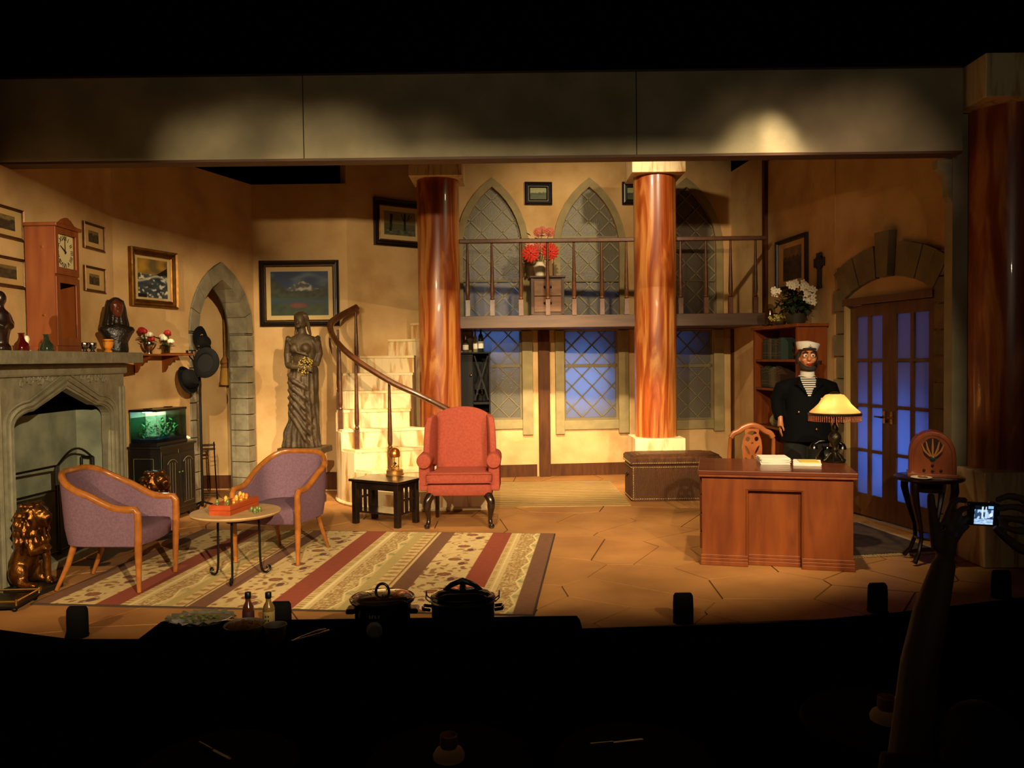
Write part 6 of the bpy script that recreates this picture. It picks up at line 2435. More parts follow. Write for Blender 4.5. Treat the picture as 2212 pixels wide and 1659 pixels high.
# hands at the coat cuffs
for s, hp in ((-1, (-.285, -.06, .95)), (1, (.285, -.03, .93))):
    hp = Vector(hp)
    m.tube([hp + Vector((-s * .0, .02, .12)), hp + Vector((0, 0, .05)), hp + Vector((0, -.01, .0))], [.027, .028, .036], 10)
    for q in range(4):
        o = Vector((s * .004, -.03 + q * .021, -.02))
        L = (.075, .085, .08, .062)[q]
        m.tube([hp + o, hp + o + Vector((-s * .006, -.004, -L * .55)), hp + o + Vector((-s * .022, -.004, -L))], [.0105, .0095, .0075], 7)
    m.tube([hp + Vector((-s * .01, -.035, .015)), hp + Vector((-s * .02, -.06, -.015)), hp + Vector((-s * .024, -.062, -.045))], [.013, .011, .008], 7)
m.tube([(hx, .02, HZ - .19), (0, .03, HZ - .32), (0, .03, 1.2), (0, .03, .95)], [.055, .09, .10, .10], 14)
for s in (-1, 1):
    m.tube([(0, .02, HZ - .30), (s * .18, .025, HZ - .32)], [.06, .045], 10)
    m.tube([(s * .18, .025, HZ - .32), (s * .25, .03, HZ - .36), (s * .298, .045, 1.22), (s * .292, .03, 1.12), (s * .285, -.03, 1.03)], [.045, .045, .04, .035, .028], 10)
    m.tube([(s * .1, .02, .98), (s * .11, .02, .5), (s * .12, .02, .08)], [.09, .06, .045], 10)
    m.tube([(s * .12, .04, .05), (s * .13, -.1, .035)], [.04, .034], 8)
m.blob('body', skin, t, .0085, 2)
# clothes
stripe_m = bpy.data.materials.new('striped_jersey')
stripe_m.use_nodes = True
nt = stripe_m.node_tree
tc = nt.nodes.new('ShaderNodeTexCoord')
sp_ = nt.nodes.new('ShaderNodeSeparateXYZ')
mm = nt.nodes.new('ShaderNodeMath')
mm.operation = 'MULTIPLY'
mm.inputs[1].default_value = 2 * PI / .0215
m2 = nt.nodes.new('ShaderNodeMath')
m2.operation = 'SINE'
m3 = nt.nodes.new('ShaderNodeMath')
m3.operation = 'GREATER_THAN'
m3.inputs[1].default_value = .15
mx = nt.nodes.new('ShaderNodeMix')
mx.data_type = 'RGBA'
mx.inputs['A'].default_value = L4('#e4dccb')
mx.inputs['B'].default_value = L4('#141422')
nt.links.new(tc.outputs['Object'], sp_.inputs[0])
nt.links.new(sp_.outputs['Z'], mm.inputs[0])
nt.links.new(mm.outputs[0], m2.inputs[0])
nt.links.new(m2.outputs[0], m3.inputs[0])
nt.links.new(m3.outputs[0], mx.inputs['Factor'])
nt.links.new(mx.outputs['Result'], nt.nodes['Principled BSDF'].inputs['Base Color'])
nt.nodes['Principled BSDF'].inputs['Roughness'].default_value = .9


def ering(cx, cy, z, rx, ry, n=28, tilt=0.):
    return [(cx + rx * math.cos(2 * PI * j / n), cy + ry * math.sin(2 * PI * j / n), z + tilt * math.sin(2 * PI * j / n)) for j in range(n)]


MB().loft([ering(0, .01, 1.1, .165, .125), ering(0, .01, 1.3, .175, .13), ering(0, .015, HZ - .24, .15, .11), ering(hx, .02, HZ - .175, .08, .082, tilt=.01)]).obj('striped_shirt', stripe_m, t, True, ang=80)
MB().loft([ering(hx, .02, HZ - .225, .084, .086, tilt=.01), ering(hx, .01, HZ - .165, .074, .078), ering(hx, .01, HZ - .13, .072, .076), ering(hx, .01, HZ - .13, .062, .066)]).obj('white_collar', mat('white_knit', '#e6dfd0', .9), t, True, ang=80)
# coat: open V at the front, flares at the hips; sleeves
m = MB()
n = 36


def coat_ring(z, rx, ry, gap, cy=.015):
    """horseshoe ring open at the front by half-angle gap"""
    a0, a1 = -PI / 2 + gap, 3 * PI / 2 - gap
    o = [(rx * math.cos(a0 + (a1 - a0) * j / n), cy + ry * math.sin(a0 + (a1 - a0) * j / n), z) for j in range(n + 1)]
    i = [((rx - .022) * math.cos(a0 + (a1 - a0) * j / n), cy + (ry - .022) * math.sin(a0 + (a1 - a0) * j / n), z) for j in range(n, -1, -1)]
    return o + i


m.loft([coat_ring(.80, .285, .2, .02), coat_ring(.95, .255, .18, .015), coat_ring(1.1, .225, .165, .02), coat_ring(1.255, .22, .16, .04), coat_ring(1.345, .228, .16, .24), coat_ring(HZ - .30, .235, .155, .42), coat_ring(HZ - .265, .215, .135, .56), coat_ring(HZ - .225, .15, .115, .70), coat_ring(HZ - .195, .10, .10, .85)])
for s in (-1, 1):
    m.tube([(s * .10, .02, HZ - .255), (s * .18, .02, HZ - .285), (s * .255, .025, HZ - .31), (s * .305, .045, 1.22), (s * .298, .03, 1.12), (s * .285, -.035, 1.03)], [.06, .078, .085, .07, .066, .055], 14)
m.blob('coat', navy, t, .011, 3)
m = MB()
for s in (-1, 1):
    zz = [HZ - .2, HZ - .27, 1.375, 1.27]
    pts_ = [(s * .088, -.075, zz[0]), (s * .15, -.10, zz[1]), (s * .13, -.155, zz[2]), (s * .02, -.165, zz[3]), (s * .03, -.158, zz[3] + .0), (s * .075, -.145, zz[2]), (s * .07, -.10, zz[1])]
    m.add(pts_ + [(p[0], p[1] - .014, p[2]) for p in pts_], [tuple(range(7)), tuple(range(13, 6, -1))] + [(k, (k + 1) % 7, 7 + (k + 1) % 7, 7 + k) for k in range(7)])
m.obj('lapels', navy, t)
bt_m = mat('gold_button', '#d0a04a', .2, 1.)
for (x, z) in ((-.115, 1.10), (.075, 1.10), (-.02, 1.02), (.115, 1.23), (.06, .93)):
    MB(Matrix.Translation((x, -.165 - (.03 if z < 1.05 else .004), z)) @ Matrix.Rotation(PI / 2, 4, 'X')).lathe([(0, -.004), (.011, -.004), (.012, .002), (.006, .007), (0, .008)], 12).obj('button', bt_m, t, True)
m = MB()
m.loft([ering(0, .02, .99, .2, .15), ering(0, .02, .86, .235, .17), ering(0, .02, .80, .235, .165)])
for s in (-1, 1):
    m.tube([(s * .115, .02, .86), (s * .125, .01, .5), (s * .135, .02, .09)], [.125, .115, .11], 16)
m.blob('trousers', trou, t, .013, 2)
m = MB()
for s in (-1, 1):
    m.b2(s * .135 - .05, s * .135 + .05, -.2, .09, 0.001, .022)
    m.ball((s * .135, -.09, .05), (.055, .12, .05))
    m.ball((s * .135, .03, .06), (.055, .07, .06))
m.blob('shoes', mat('black_leather', '#0c0a08', .3, coat=.3), t, .011, 2)
# head dressing
hair_m = mat('dark_hair', '#21160f', .75, col2='#33231a', scale=40, bump=.5, bscale=60)
m = MB()
m.ball((hx, .03, HZ + .035), (.098, .095, .10), 18, 10)
for s in (-1, 1):
    for k in range(4):
        m.tube([(hx + s * .086, .01 + k * .022, HZ + .05), (hx + s * .094, .01 + k * .022, HZ - .0), (hx + s * .09, .012 + k * .02, HZ - .06)], [.018, .02, .014], 7)
m.tube([(hx - .07, -.085, HZ + .085), (hx, -.105, HZ + .092), (hx + .07, -.085, HZ + .085)], .014, 7)
m.blob('hair', hair_m, t, .008, 1)
m = MB()
for k in range(15):
    a = -1.6 + 3.2 * k / 14
    x, y = hx + .08 * math.sin(a), -.02 - .078 * math.cos(a)
    zt_b = HZ - .035 - .052 * math.cos(a)
    m.tube([(x, y, zt_b), (x * 1.02, y * 1.06, zt_b - .03), (x * .85, y * .95, HZ - .125)], [.012, .018, .012], 7)
m.ball((hx - .004, -.058, HZ - .112), (.05, .046, .026))
m.blob('beard', hair_m, t, .008, 1)
MB().tube([(hx - .035, -.112, HZ - .058), (hx - .006, -.124, HZ - .066), (hx + .028, -.115, HZ - .058)], [.005, .011, .005], 7).obj('lips', mat('red_lips', '#b02a1e', .4), t, True)
for s in (-1, 1):
    MB().ball((hx + s * .037 - .003, -.083, HZ + .022), (.023, .015, .020), 14, 10).obj('eye', mat('eye_white', '#e8dcc4', .2, coat=.4), t, True)
    MB().ball((hx + s * .037 - .001, -.0945, HZ + .021), (.0105, .0055, .0105), 12, 8).obj('iris', mat('iris_dark', '#20160f', .2), t, True)
    MB().tube([(hx + s * .012, -.096, HZ + .048), (hx + s * .038, -.098, HZ + .061), (hx + s * .07, -.078, HZ + .048)], [.006, .008, .004], 7).obj('eyebrow', hair_m, t, True)
    MB().tube([(hx + s * .037 - .003 + .026 * math.cos(a), -.083 - .006, HZ + .022 + .023 * math.sin(a)) for a in [2 * PI * k / 16 for k in range(16)]], .0045, 5, True).obj('eye_rim', mat('red_eye_rim', '#8a2418', .5), t, True)
MB().tube([(hx + .02, -.112, HZ - .056), (hx + .06, -.15, HZ - .062), (hx + .085, -.165, HZ - .06)], .0055, 6).obj('pipe_stem', mat('pipe_wood', '#1a0f0a', .3, coat=.4), t, True)
MB().lathe([(0, -.02), (.014, -.018), (.019, .0), (.02, .022), (.014, .022), (.013, .0), (0, -.004)], 14, (hx + .088, -.168, HZ - .05)).obj('pipe_bowl', mat('pipe_wood', '#1a0f0a', .3, coat=.4), t, True)
capw = mat('white_canvas', '#e6ded2', .85)
cm = Matrix.Translation((hx, .01, HZ + .085)) @ Matrix.Rotation(rad(7), 4, 'Y') @ Matrix.Rotation(rad(-4), 4, 'X')
MB(cm).loft([ering(0, 0, -.012, .099, .108), ering(0, 0, .0, .106, .114), ering(0, 0, .058, .125, .132), ering(0, 0, .064, .122, .129), ering(0, 0, .058, .116, .123), ering(0, 0, .012, .097, .106)]).obj('cap_brim', capw, t, True, ang=50)
MB(cm).loft([ering(0, 0, .0, .098, .106), ering(0, 0, .045, .096, .104), ering(0, 0, .075, .07, .078), ering(0, 0, .085, .02, .02)]).obj('cap_crown', capw, t, True, ang=80)
am = MB(cm @ Matrix.Translation((0, -.127, .03)) @ Matrix.Rotation(rad(-14), 4, 'X'))
am.tube([(0, 0, .02), (0, 0, -.02)], .0022, 5)
am.tube([(-.012, 0, .012), (.012, 0, .012)], .002, 5)
am.tube([(-.016, 0, -.008), (-.011, 0, -.017), (0, 0, -.021), (.011, 0, -.017), (.016, 0, -.008)], .0022, 5)
am.tube([(.0045 * math.cos(a), 0, .024 + .0045 * math.sin(a)) for a in [2 * PI * k / 10 for k in range(10)]], .0015, 4, True)
am.obj('anchor_badge', mat('anchor_ink', '#2a2a3a', .6), t, True)

# ============================================================ RADIO TABLE
TX, TY, TZ = 3.31, 6.42, .69
t = thing('pedestal_table', 'dark round-topped three-legged table holding the radio near the right column', 'table', (TX, TY, 0), 0)
MB().lathe([(0, TZ - .03), (.24, TZ - .03), (.255, TZ - .02), (.258, TZ - .006), (.25, TZ), (0, TZ)], 40).obj('table_top', espresso, t, True, ang=40)
MB().lathe([(0, TZ - .12), (.12, TZ - .12), (.13, TZ - .03), (0, TZ - .03)], 20).obj('apron', espresso, t, True, ang=40)
for k in range(4):
    a = k * PI / 2 + .6
    c_, s_ = math.cos(a), math.sin(a)
    MB().tube([(r * c_, r * s_, z) for r, z in ((.2, TZ - .035), (.205, TZ - .1), (.17, TZ - .24), (.12, .3), (.11, .2), (.15, .09), (.205, .025))], [.03, .03, .022, .016, .016, .016, .02], 8).obj('leg', espresso, t, True)
MB().lathe([(0, .19), (.105, .19), (.11, .2), (.105, .21), (0, .21)], 24).obj('low_shelf', espresso, t, True)
t = thing('cathedral_radio', 'red-brown arched wooden radio with fretwork grille on the dark table', 'radio', (TX + .035, TY + .03, TZ + .001), rad(-24))
rw = mat('radio_wood', '#9a4a20', .35, col2='#7e3a18', scale=5, stretch=(2, 2, .8), coat=.3)
rh, rwid, rd = .36, .165, .24


def gothic(w_, h_, n=10):
    pts = [(-w_, 0)]
    for i in range(n + 1):
        a = PI - PI * i / n
        pts.append((w_ * math.cos(a) * (1 if True else 1), h_ * .45 + h_ * .55 * math.sin(a) ** .9 if 0 < i < n else h_ * .45))
    return pts + [(w_, 0)]


body = gothic(rwid, rh)
MB().slab(body, (), -rd / 2, rd / 2).obj('case', rw, t, bevel=.008)
MB().b2(-rwid - .012, rwid + .012, -rd / 2 - .012, rd / 2 + .006, 0, .025).obj('base', rw, t, bevel=.004)
MB().slab(gothic(rwid - .015, rh - .015), [gothic(rwid - .028, rh - .028)], -rd / 2 - .008, -rd / 2).obj('front_molding', rw, t)
MB().slab(el(0, .225, .072, .085, 0, 24), (), -rd / 2 - .004, -rd / 2).obj('grille_cloth', mat('grille_cloth', '#2c160c', .9), t)
fm_ = mat('radio_fret', '#b4743a', .4)
for k in range(5):
    a = (k - 2) * .42
    x0 = (k - 2) * .018
    L = .135 - abs(k - 2) * .022
    mb = MB()
    mb.tube([(x0 * .5, -rd / 2 - .006, .165), (x0 + .35 * L * math.sin(a), -rd / 2 - .008, .165 + .5 * L), (x0 + .62 * L * math.sin(a), -rd / 2 - .006, .17 + L)], [.006, .009, .004], 6)
    mb.obj('fret', fm_, t, True)
MB(Matrix.Translation((0, -rd / 2 - .004, .145)) @ Matrix.Rotation(PI / 2, 4, 'X')).lathe([(0, -.002), (.02, -.002), (.022, .004), (.016, .006), (0, .006)], 16).obj('tuning_dial', mat('dial_green', '#26301f', .3, coat=.5), t, True)
for x, z in ((-.06, .055), (0, .05), (.06, .055), (0, .095)):
    MB(Matrix.Translation((x, -rd / 2 - .004, z)) @ Matrix.Rotation(PI / 2, 4, 'X')).lathe([(0, 0), (.011, 0), (.010, .014), (0, .015)], 12).obj('knob', mat('radio_knob', '#2a120a', .3), t, True)
pp = fl(2003, 1033, TZ + .001)
t = thing('cake_plate', 'pale plate with crumbs of food in front of the wooden radio', 'plate', (TX - .13, TY - .135, TZ + .001), 0)
MB().lathe([(0, 0), (.05, 0), (.052, .004), (.078, .011), (.076, .014), (.05, .007), (0, .006)], 28).obj('dish', white_c, t, True)
mb = MB()
rr = random.Random(33)
for k in range(9):
    mb.ball((rr.uniform(-.035, .035), rr.uniform(-.035, .035), .012), (.012, .01, .007), 7, 5)
mb.obj('crumbs', mat('cake_crumb', '#a0642c', .8, col2='#7a4420', scale=50), t, True, kind='stuff')

# ============================================================ STAGE EDGE
sk = MB()
out = [Vector((p.x, p.y - .02)) for p in edge]
ins = [Vector((p.x, p.y - .001)) for p in edge]
sk.loft([[(p.x, p.y, z) for p in out] + [(p.x, p.y, z) for p in reversed(ins)] for z in (-.535, .0)])
struct(sk.obj('wall_stage_front', blackcloth))
foot_m = mat('footlight_black', '#080807', .9, spec=.1)
foots = ((155, 1383, 'black footlight hood at the far left of the stage edge'), (601, 1372, 'black footlight hood behind the dressing bottles at the stage edge'),
         (1481, 1352, 'black footlight hood at the stage edge below the desk'), (1906, 1328, 'black footlight hood at the stage edge left of the raised arm'), (2176, 1296, 'black footlight hood at the far right of the stage edge'))
f0 = None
for px, py, lab in foots:
    p = fl(px, py)
    if f0 is None:
        f0 = thing('footlight', lab, 'stage light', (p.x, p.y + .07, 0), 0, 'footlight hoods along the stage edge')
        mb = MB()
        rg = []
        for z, k in ((0, 1), (.12, 1), (.155, .96), (.172, .8)):
            rg.append([(.064 * k * math.cos(a), (.055 * k * math.sin(a) if math.sin(a) < 0 else .045 * k * math.sin(a)), z + (.012 * abs(math.cos(a)) if z > .13 else 0)) for a in [2 * PI * j / 20 for j in range(20)]])
        mb.loft(rg)
        mb.obj('hood', foot_m, f0, True, ang=50)
        MB().b2(-.052, .052, -.045, .036, .0, .012).obj('base', foot_m, f0)
        MB(Matrix.Translation((0, .046, .09)) @ Matrix.Rotation(-PI / 2, 4, 'X')).lathe([(0, 0), (.035, 0), (.035, .004), (0, .006)], 16).obj('lens', mat('lens_grey', '#1c1c1c', .2), f0, True)
    else:
        dup(f0, (p.x, p.y + .07, 0), random.uniform(-.1, .1), lab)

# ============================================================ BUFFET TABLE in front of the stage
BT = .22
bA, bB = fl(352, 1342, BT), fl(1246, 1330, BT)
bz = math.atan2((bB - bA).y, (bB - bA).x)
bl = (bB - bA).length
Mb = Matrix.Translation((bA + bB) / 2) @ Matrix.Rotation(bz, 4, 'Z')
t = thing('buffet_table', 'long buffet table under a black cloth in front of the stage', 'table', Mb.translation, bz)
MB().b2(-bl / 2, bl / 2, -.74, 0, -.03, -.002).obj('table_top', blackcloth, t)
cl = MB()
rings = []
for z, q in ((0, .0), (-.004, .012), (-.3, .03), (-.74, .05)):
    ring = []
    for (x0, y0, x1, y1) in ((-bl / 2, -.74, bl / 2, -.74), (bl / 2, -.74, bl / 2, 0), (bl / 2, 0, -bl / 2, 0), (-bl / 2, 0, -bl / 2, -.74)):
        for k in range(14):
            u = k / 14
            x, y = x0 + (x1 - x0) * u, y0 + (y1 - y0) * u
            nx, ny = (y1 - y0), -(x1 - x0)
            l = math.hypot(nx, ny)
            o = q + (.012 * math.sin(k * 2.6) if z < -.1 else 0)
            ring.append((x + nx / l * o, y + ny / l * o, z))
    rings.append(ring)
cl.loft(rings, False)
cl.add([tuple(Vector(p) + Vector((0, 0, 0))) for p in rings[0]], [tuple(range(len(rings[0])))])
cl.obj('tablecloth', blackcloth, t, True, ang=40)
for sx in (-1, 1):
    for y in (-.68, -.06):
        MB().tube([(sx * (bl / 2 - .1), y, -.03), (sx * (bl / 2 - .1), y, -.758)], .016, 8).obj('leg', iron, t, True)


def bpt(px, py):
    return fl(px, py, BT + .001)


enamel = mat('black_enamel', '#0b0a0a', .12, coat=.6)
steel = mat('dull_steel', '#8a867c', .3, .9)
# slow cooker left
p = bpt(821, 1372)
p.y += .10
t = thing('slow_cooker', 'round black slow cooker with loop lid handle and pale dial, left of the pair', 'slow cooker', (p.x, p.y, BT + .001), 0)
MB().lathe([(0, 0), (.135, 0), (.142, .012), (.15, .10), (.155, .148), (.148, .15), (0, .15)], 36).obj('base', enamel, t, True, ang=40)
MB().lathe([(.150, .150), (.172, .158), (.176, .168), (.17, .174), (.155, .168)], 36).obj('crock_rim', enamel, t, True)
MB().lathe([(.162, .169), (.155, .178), (.12, .188), (.06, .195), (0, .198)], 36).obj('lid', mat('smoked_glass', '#2a1c16', .05, coat=.7), t, True)
MB().tube([(.036 * math.cos(a), 0, .195 + .05 * math.sin(a)) for a in [PI * k / 12 for k in range(13)]], .0075, 8).obj('lid_handle', enamel, t, True)
for sx in (-1, 1):
    MB().box((sx * .168, 0, .105), (.05, .09, .028)).obj('side_handle', enamel, t, bevel=.01)
MB(Matrix.Translation((-.02, -.149, .045)) @ Matrix.Rotation(PI / 2, 4, 'X')).lathe([(0, 0), (.042, 0), (.042, .006), (.03, .012), (.028, .02), (0, .02)], 24).obj('dial', mat('dial_grey', '#a09a8e', .4), t, True)
mb = MB()
for k, x in enumerate((-.043, -.03, -.015, .003)):
    mb.box((x, -.152, .112), (.006, .003, .016))
    mb.box((x + .004, -.152, .112 + (.006 if k % 2 else -.006)), (.008, .003, .004))
for x in (-.03, -.018, -.006):
    mb.box((x, -.1515, .085), (.007, .003, .005))
mb.obj('printed_marks', mat('grey_print', '#77736a', .5), t, kind='stuff')
# slow cooker right, oval
p = bpt(998, 1372)
p.y += .11
t = thing('slow_cooker', 'oval dark slow cooker with arched lid handle and wire clips, right of the pair', 'slow cooker', (p.x, p.y, BT + .001), 0)


def ov(rx, ry, z, n=40):
    return [(rx * math.cos(2 * PI * j / n), ry * math.sin(2 * PI * j / n), z) for j in range(n)]


MB().loft([ov(.155, .12, 0), ov(.165, .13, .012), ov(.17, .135, .14), ov(.163, .13, .145)]).obj('base', mat('charcoal_enamel', '#1c1c1a', .35, coat=.2), t, True, ang=40)
MB().loft([ov(.17, .136, .146), ov(.176, .142, .152), ov(.17, .136, .16)], True).obj('steel_rim', steel, t, True)
MB().loft([ov(.165, .131, .16), ov(.176, .143, .17), ov(.17, .137, .182), ov(.15, .12, .188)]).obj('crock_rim', enamel, t, True)
MB().loft([ov(.152, .121, .1885), ov(.13, .1, .205), ov(.07, .05, .215), ov(.01, .01, .217)]).obj('lid', mat('smoked_glass', '#2a1c16', .05, coat=.7), t, True)
MB().tube([(-.10, 0, .205), (-.06, 0, .235), (0, 0, .258), (.06, 0, .235), (.10, 0, .205)], [.010, .014, .016, .014, .010], 8).obj('lid_handle', enamel, t, True)
MB().tube([(0, 0, .213), (0, 0, .256)], .018, 8).obj('handle_post', enamel, t, True)
for sx in (-1, 1):
    MB().tube([(sx * .17, -.035, .11), (sx * .21, -.035, .115), (sx * .215, 0, .115), (sx * .21, .035, .115), (sx * .17, .035, .11)], .009, 8).obj('side_handle', enamel, t, True)
    MB().tube([(sx * .172, -.03, .15), (sx * .195, -.028, .17), (sx * .195, 0, .2), (sx * .195, .028, .17), (sx * .172, .03, .15)], .0035, 6).obj('wire_clip', steel, t, True)
# dressing bottles
for px, cl_, lab, pl in ((537, mat('red_dressing', '#5a2c1a', .15, coat=.5), 'left dressing bottle with red-brown contents on the buffet', mat('wine_label', '#4a2028', .6)),
                         (581, mat('amber_dressing', '#8a6a34', .15, coat=.5), 'right dressing bottle with pale label on the buffet', mat('cream_label', '#b8a060', .6))):
    p = bpt(px, 1352)
    b = thing('dressing_bottle', lab, 'bottle', (p.x, p.y, BT + .001), 0, 'salad dressing bottles on the buffet')
    MB().lathe([(0, 0), (.029, 0), (.031, .006), (.031, .095), (.028, .11), (.015, .135), (.013, .155), (0, .155)], 20).obj('body', cl_, b, True)
    MB().lathe([(.015, .152), (.017, .155), (.017, .183), (.015, .186), (0, .186)], 16).obj('cap', mat('black_cap', '#0c0b0a', .4), b, True)
    MB().lathe([(.0314, .02), (.0318, .022), (.0318, .082), (.0314, .084)], 20).obj('paper_label', pl, b, True)
    if px > 560:
        mb = MB()
        for r_ in range(2):
            for k in range(2):
                mb.box((-.007 + .014 * k, -.0322, .06 - .022 * r_), (.007, .002, .010))
        mb.obj('printed_marks', mat('label_ink', '#241c10', .6), b, kind='stuff')
# foil platter
p = bpt(424, 1352)
p.y += .06
t = thing('foil_platter', 'crinkled oval foil platter of salad greens at the left end of the buffet', 'platter', (p.x, p.y, BT + .001), rad(3))
rr = random.Random(14)
rings = []
N = 44
for (rx, ry, z, am) in ((.10, .06, .003, 0), (.13, .085, .004, .003), (.165, .11, .028, .008), (.185, .125, .034, .012), (.186, .126, .030, .012), (.165, .11, .022, .008)):
    rings.append([((rx + am * math.sin(j * 2.1)) * math.cos(2 * PI * j / N), (ry + am * math.sin(j * 2.1)) * math.sin(2 * PI * j / N), z + am * .6 * math.sin(j * 2.7 + rx * 9)) for j in range(N)])
MB().loft(rings).obj('foil_tray', mat('foil', '#a8a08c', .35, .65), t, True, ang=20)
mb = MB()
for k in range(90):
    a, r = rr.uniform(0, 2 * PI), math.sqrt(rr.random())
    leafq(mb, Vector((.13 * r * math.cos(a), .08 * r * math.sin(a), .016 + .016 * (1 - r) + rr.uniform(0, .008))), rr.uniform(0, 6.3), rr.uniform(.02, .05), rr.uniform(-.4, .4))
mb.obj('salad_greens', mat('salad_green', '#6a7034', .6, col2='#8a8a48', scale=30), t, kind='stuff')
# bowl of croutons
p = bpt(522, 1384)
t = thing('crouton_bowl', 'cream bowl of browned croutons on the buffet', 'bowl', (p.x, p.y + .05, BT + .001), 0)
MB().lathe([(0, 0), (.06, 0), (.065, .006), (.095, .05), (.106, .07), (.103, .073), (.09, .05), (.06, .015), (0, .012)], 32).obj('bowl_body', mat('cream_bowl', '#746a58', .5), t, True)
mb = MB()
for k in range(60):
    a, r = rr.uniform(0, 2 * PI), math.sqrt(rr.random()) * .082
    mb.box((r * math.cos(a), r * math.sin(a), .058 + rr.uniform(0, .022) * (1 - r / .09)), (.018, .018, .016), (rr.uniform(0, 3), rr.uniform(0, 3), rr.uniform(0, 3)))
mb.obj('croutons', mat('crouton', '#7a5028', .8, col2='#5e3818', scale=40), t, kind='stuff')
# plastic tub
p = bpt(592, 1388)
t = thing('dip_tub', 'small translucent plastic tub beside the crouton bowl', 'tub', (p.x, p.y + .03, BT + .001), 0)
MB().lathe([(0, 0), (.042, 0), (.046, .01), (.054, .075), (.059, .078), (.059, .084), (.052, .084), (.05, .05), (0, .05)], 28).obj('tub_body', mat('milky_plastic', '#6e6656', .5), t, True, ang=40)
MB().lathe([(0, .051), (.047, .051), (.03, .058), (0, .06)], 20).obj('dip', mat('dip_cream', '#b09a78', .6), t, True)
# tongs
p = bpt(668, 1378)
t = thing('salad_tongs', 'clear plastic serving tongs lying on the black buffet cloth', 'tongs', (p.x, p.y, BT + .002), rad(52))
tm = mat('clear_plastic', '#6a665c', .12, coat=.5)
for s in (-1, 1):
    MB().tube([(-.11, 0, .012), (-.04, s * .012, .013), (.05, s * .022, .012), (.09, s * .02, .010), (.12, s * .012, .010)], [.008, .009, .009, .014, .008], 8, flat=.5).obj('arm', tm, t, True)
MB().ball((-.112, 0, .012), (.012, .012, .008), 10, 6).obj('hinge', tm, t, True)

# ============================================================ DINING TABLES in the dark house
napm = translucent('frosted_lamp', '#a08a68', .5, .6, '#c0a07a', 30)
for px, py, z, R_, lab, g in ((970, 1638, .2, .29, 'dark round dining table nearest the viewer', 0), (1915, 1556, .2, .32, 'dark round dining table at the lower right', 0)):
    c = fl(px, py, z)
    ty = thing('dining_table', lab, 'table', (c.x, c.y, z), 0, 'dining tables in the dark house')
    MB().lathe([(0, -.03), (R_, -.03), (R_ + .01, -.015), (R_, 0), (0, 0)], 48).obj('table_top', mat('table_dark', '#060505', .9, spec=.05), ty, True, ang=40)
    MB().lathe([(.05, -.03), (.04, -.3), (.05, -.7), (.2, -.735)], 20).obj('stand', iron, ty, True)
    v = thing('candle_lamp', ('pale glass candle lamp on the dining table nearest the viewer', 'pale glass candle lamp on the dining table at the lower right')[px > 1500], 'candle lamp', (c.x, c.y, z + .001), 0, 'candle lamps on the dining tables')
    s = c.y / FPX
    MB().lathe([(0, 0), (34 * s, 0), (35 * s, 8 * s), (30 * s, 18 * s), (20 * s, 24 * s)], 28).obj('base', napm, v, True)
    MB().lathe([(17 * s, 24 * s), (20 * s, 30 * s), (19 * s, 52 * s), (17 * s, 52 * s), (16 * s, 28 * s)], 24).obj('chimney', napm, v, True)
    l = bpy.data.lights.new('candle_lamp_fill', 'POINT')  # weak fill light added inside so the candle lamp shows in the dark
    l.energy = .0022
    l.color = (1, .7, .42)
    l.shadow_soft_size = .004
    o = bpy.data.objects.new('candle_lamp_fill', l)
    o.location = (c.x, c.y, z + 10 * s)
    COL.objects.link(o)
for px, py, a, z, lab in ((1330, 1606, 12, .2, 'steel table knife glinting in the dark left of centre foreground'), (462, 1624, -38, .2, 'steel table knife glinting in the dark at the lower left')):
    c = fl(px, py, z)
    tb = thing('dining_table', 'dark round dining table under the knife at %s' % ('lower centre' if px > 1000 else 'lower left'), 'table', (c.x + .05, c.y - .1, z), 0, 'dining tables in the dark house')
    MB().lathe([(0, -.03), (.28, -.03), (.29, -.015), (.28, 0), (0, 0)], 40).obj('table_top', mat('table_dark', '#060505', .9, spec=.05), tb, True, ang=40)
    MB().lathe([(.05, -.03), (.04, -.3), (.05, -.7), (.2, -.735)], 20).obj('stand', iron, tb, True)
    kn = thing('table_knife', lab, 'knife', (c.x, c.y, z + .002), rad(a), 'table knives in the dark house')
    MB().slab([(-.01, 0), (.1, 0), (.11, .003), (.1, .004), (-.01, .004)], (), -.006, .006).obj('blade', steel, kn)
    MB().tube([(-.1, 0, .005), (-.01, 0, .004)], [.006, .005], 6).obj('handle', steel, kn, True)

# ============================================================ SPECTATOR holding up a camera
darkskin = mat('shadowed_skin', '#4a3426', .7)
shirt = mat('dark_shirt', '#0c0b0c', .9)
PY = 2.15
A_ = lambda px, py, y=PY: at(px, py, y)
hand_l, wr_l, el_l = A_(2046, 1150), A_(2040, 1215), A_(1985, 1440, PY - .08)
t = thing('person', 'person in the dark front row, both arms raised, holding up a small camera', 'person', (A_(2120, 1900, 1.9).x, 1.9, -.54), 0)
org = t.location.copy()
Lc = lambda v: v - org
m = MB()
bx_ = org.x
sh = Vector((0, 0, 1.02))          # shoulders centre (seated)
m.tube([(0, .0, .42), (0, .0, .6), (0, 0, .8), (0, 0, .98), (0, 0, 1.06)], [.15, .15, .165, .15, .07], 16)
m.tube([(-.19, 0, 1.0), (0, 0, 1.03), (.19, 0, 1.0)], [.07, .08, .07], 12)
m.tube([(0, 0, 1.05), (0, .02, 1.14)], [.055, .055], 12)
m.ball((0, .03, 1.23), (.078, .098, .115), 18, 12)
m.ball((0, .075, 1.18), (.05, .05, .05))
m.tube([(0, .12, 1.24), (0, .14, 1.205)], [.011, .016], 8)
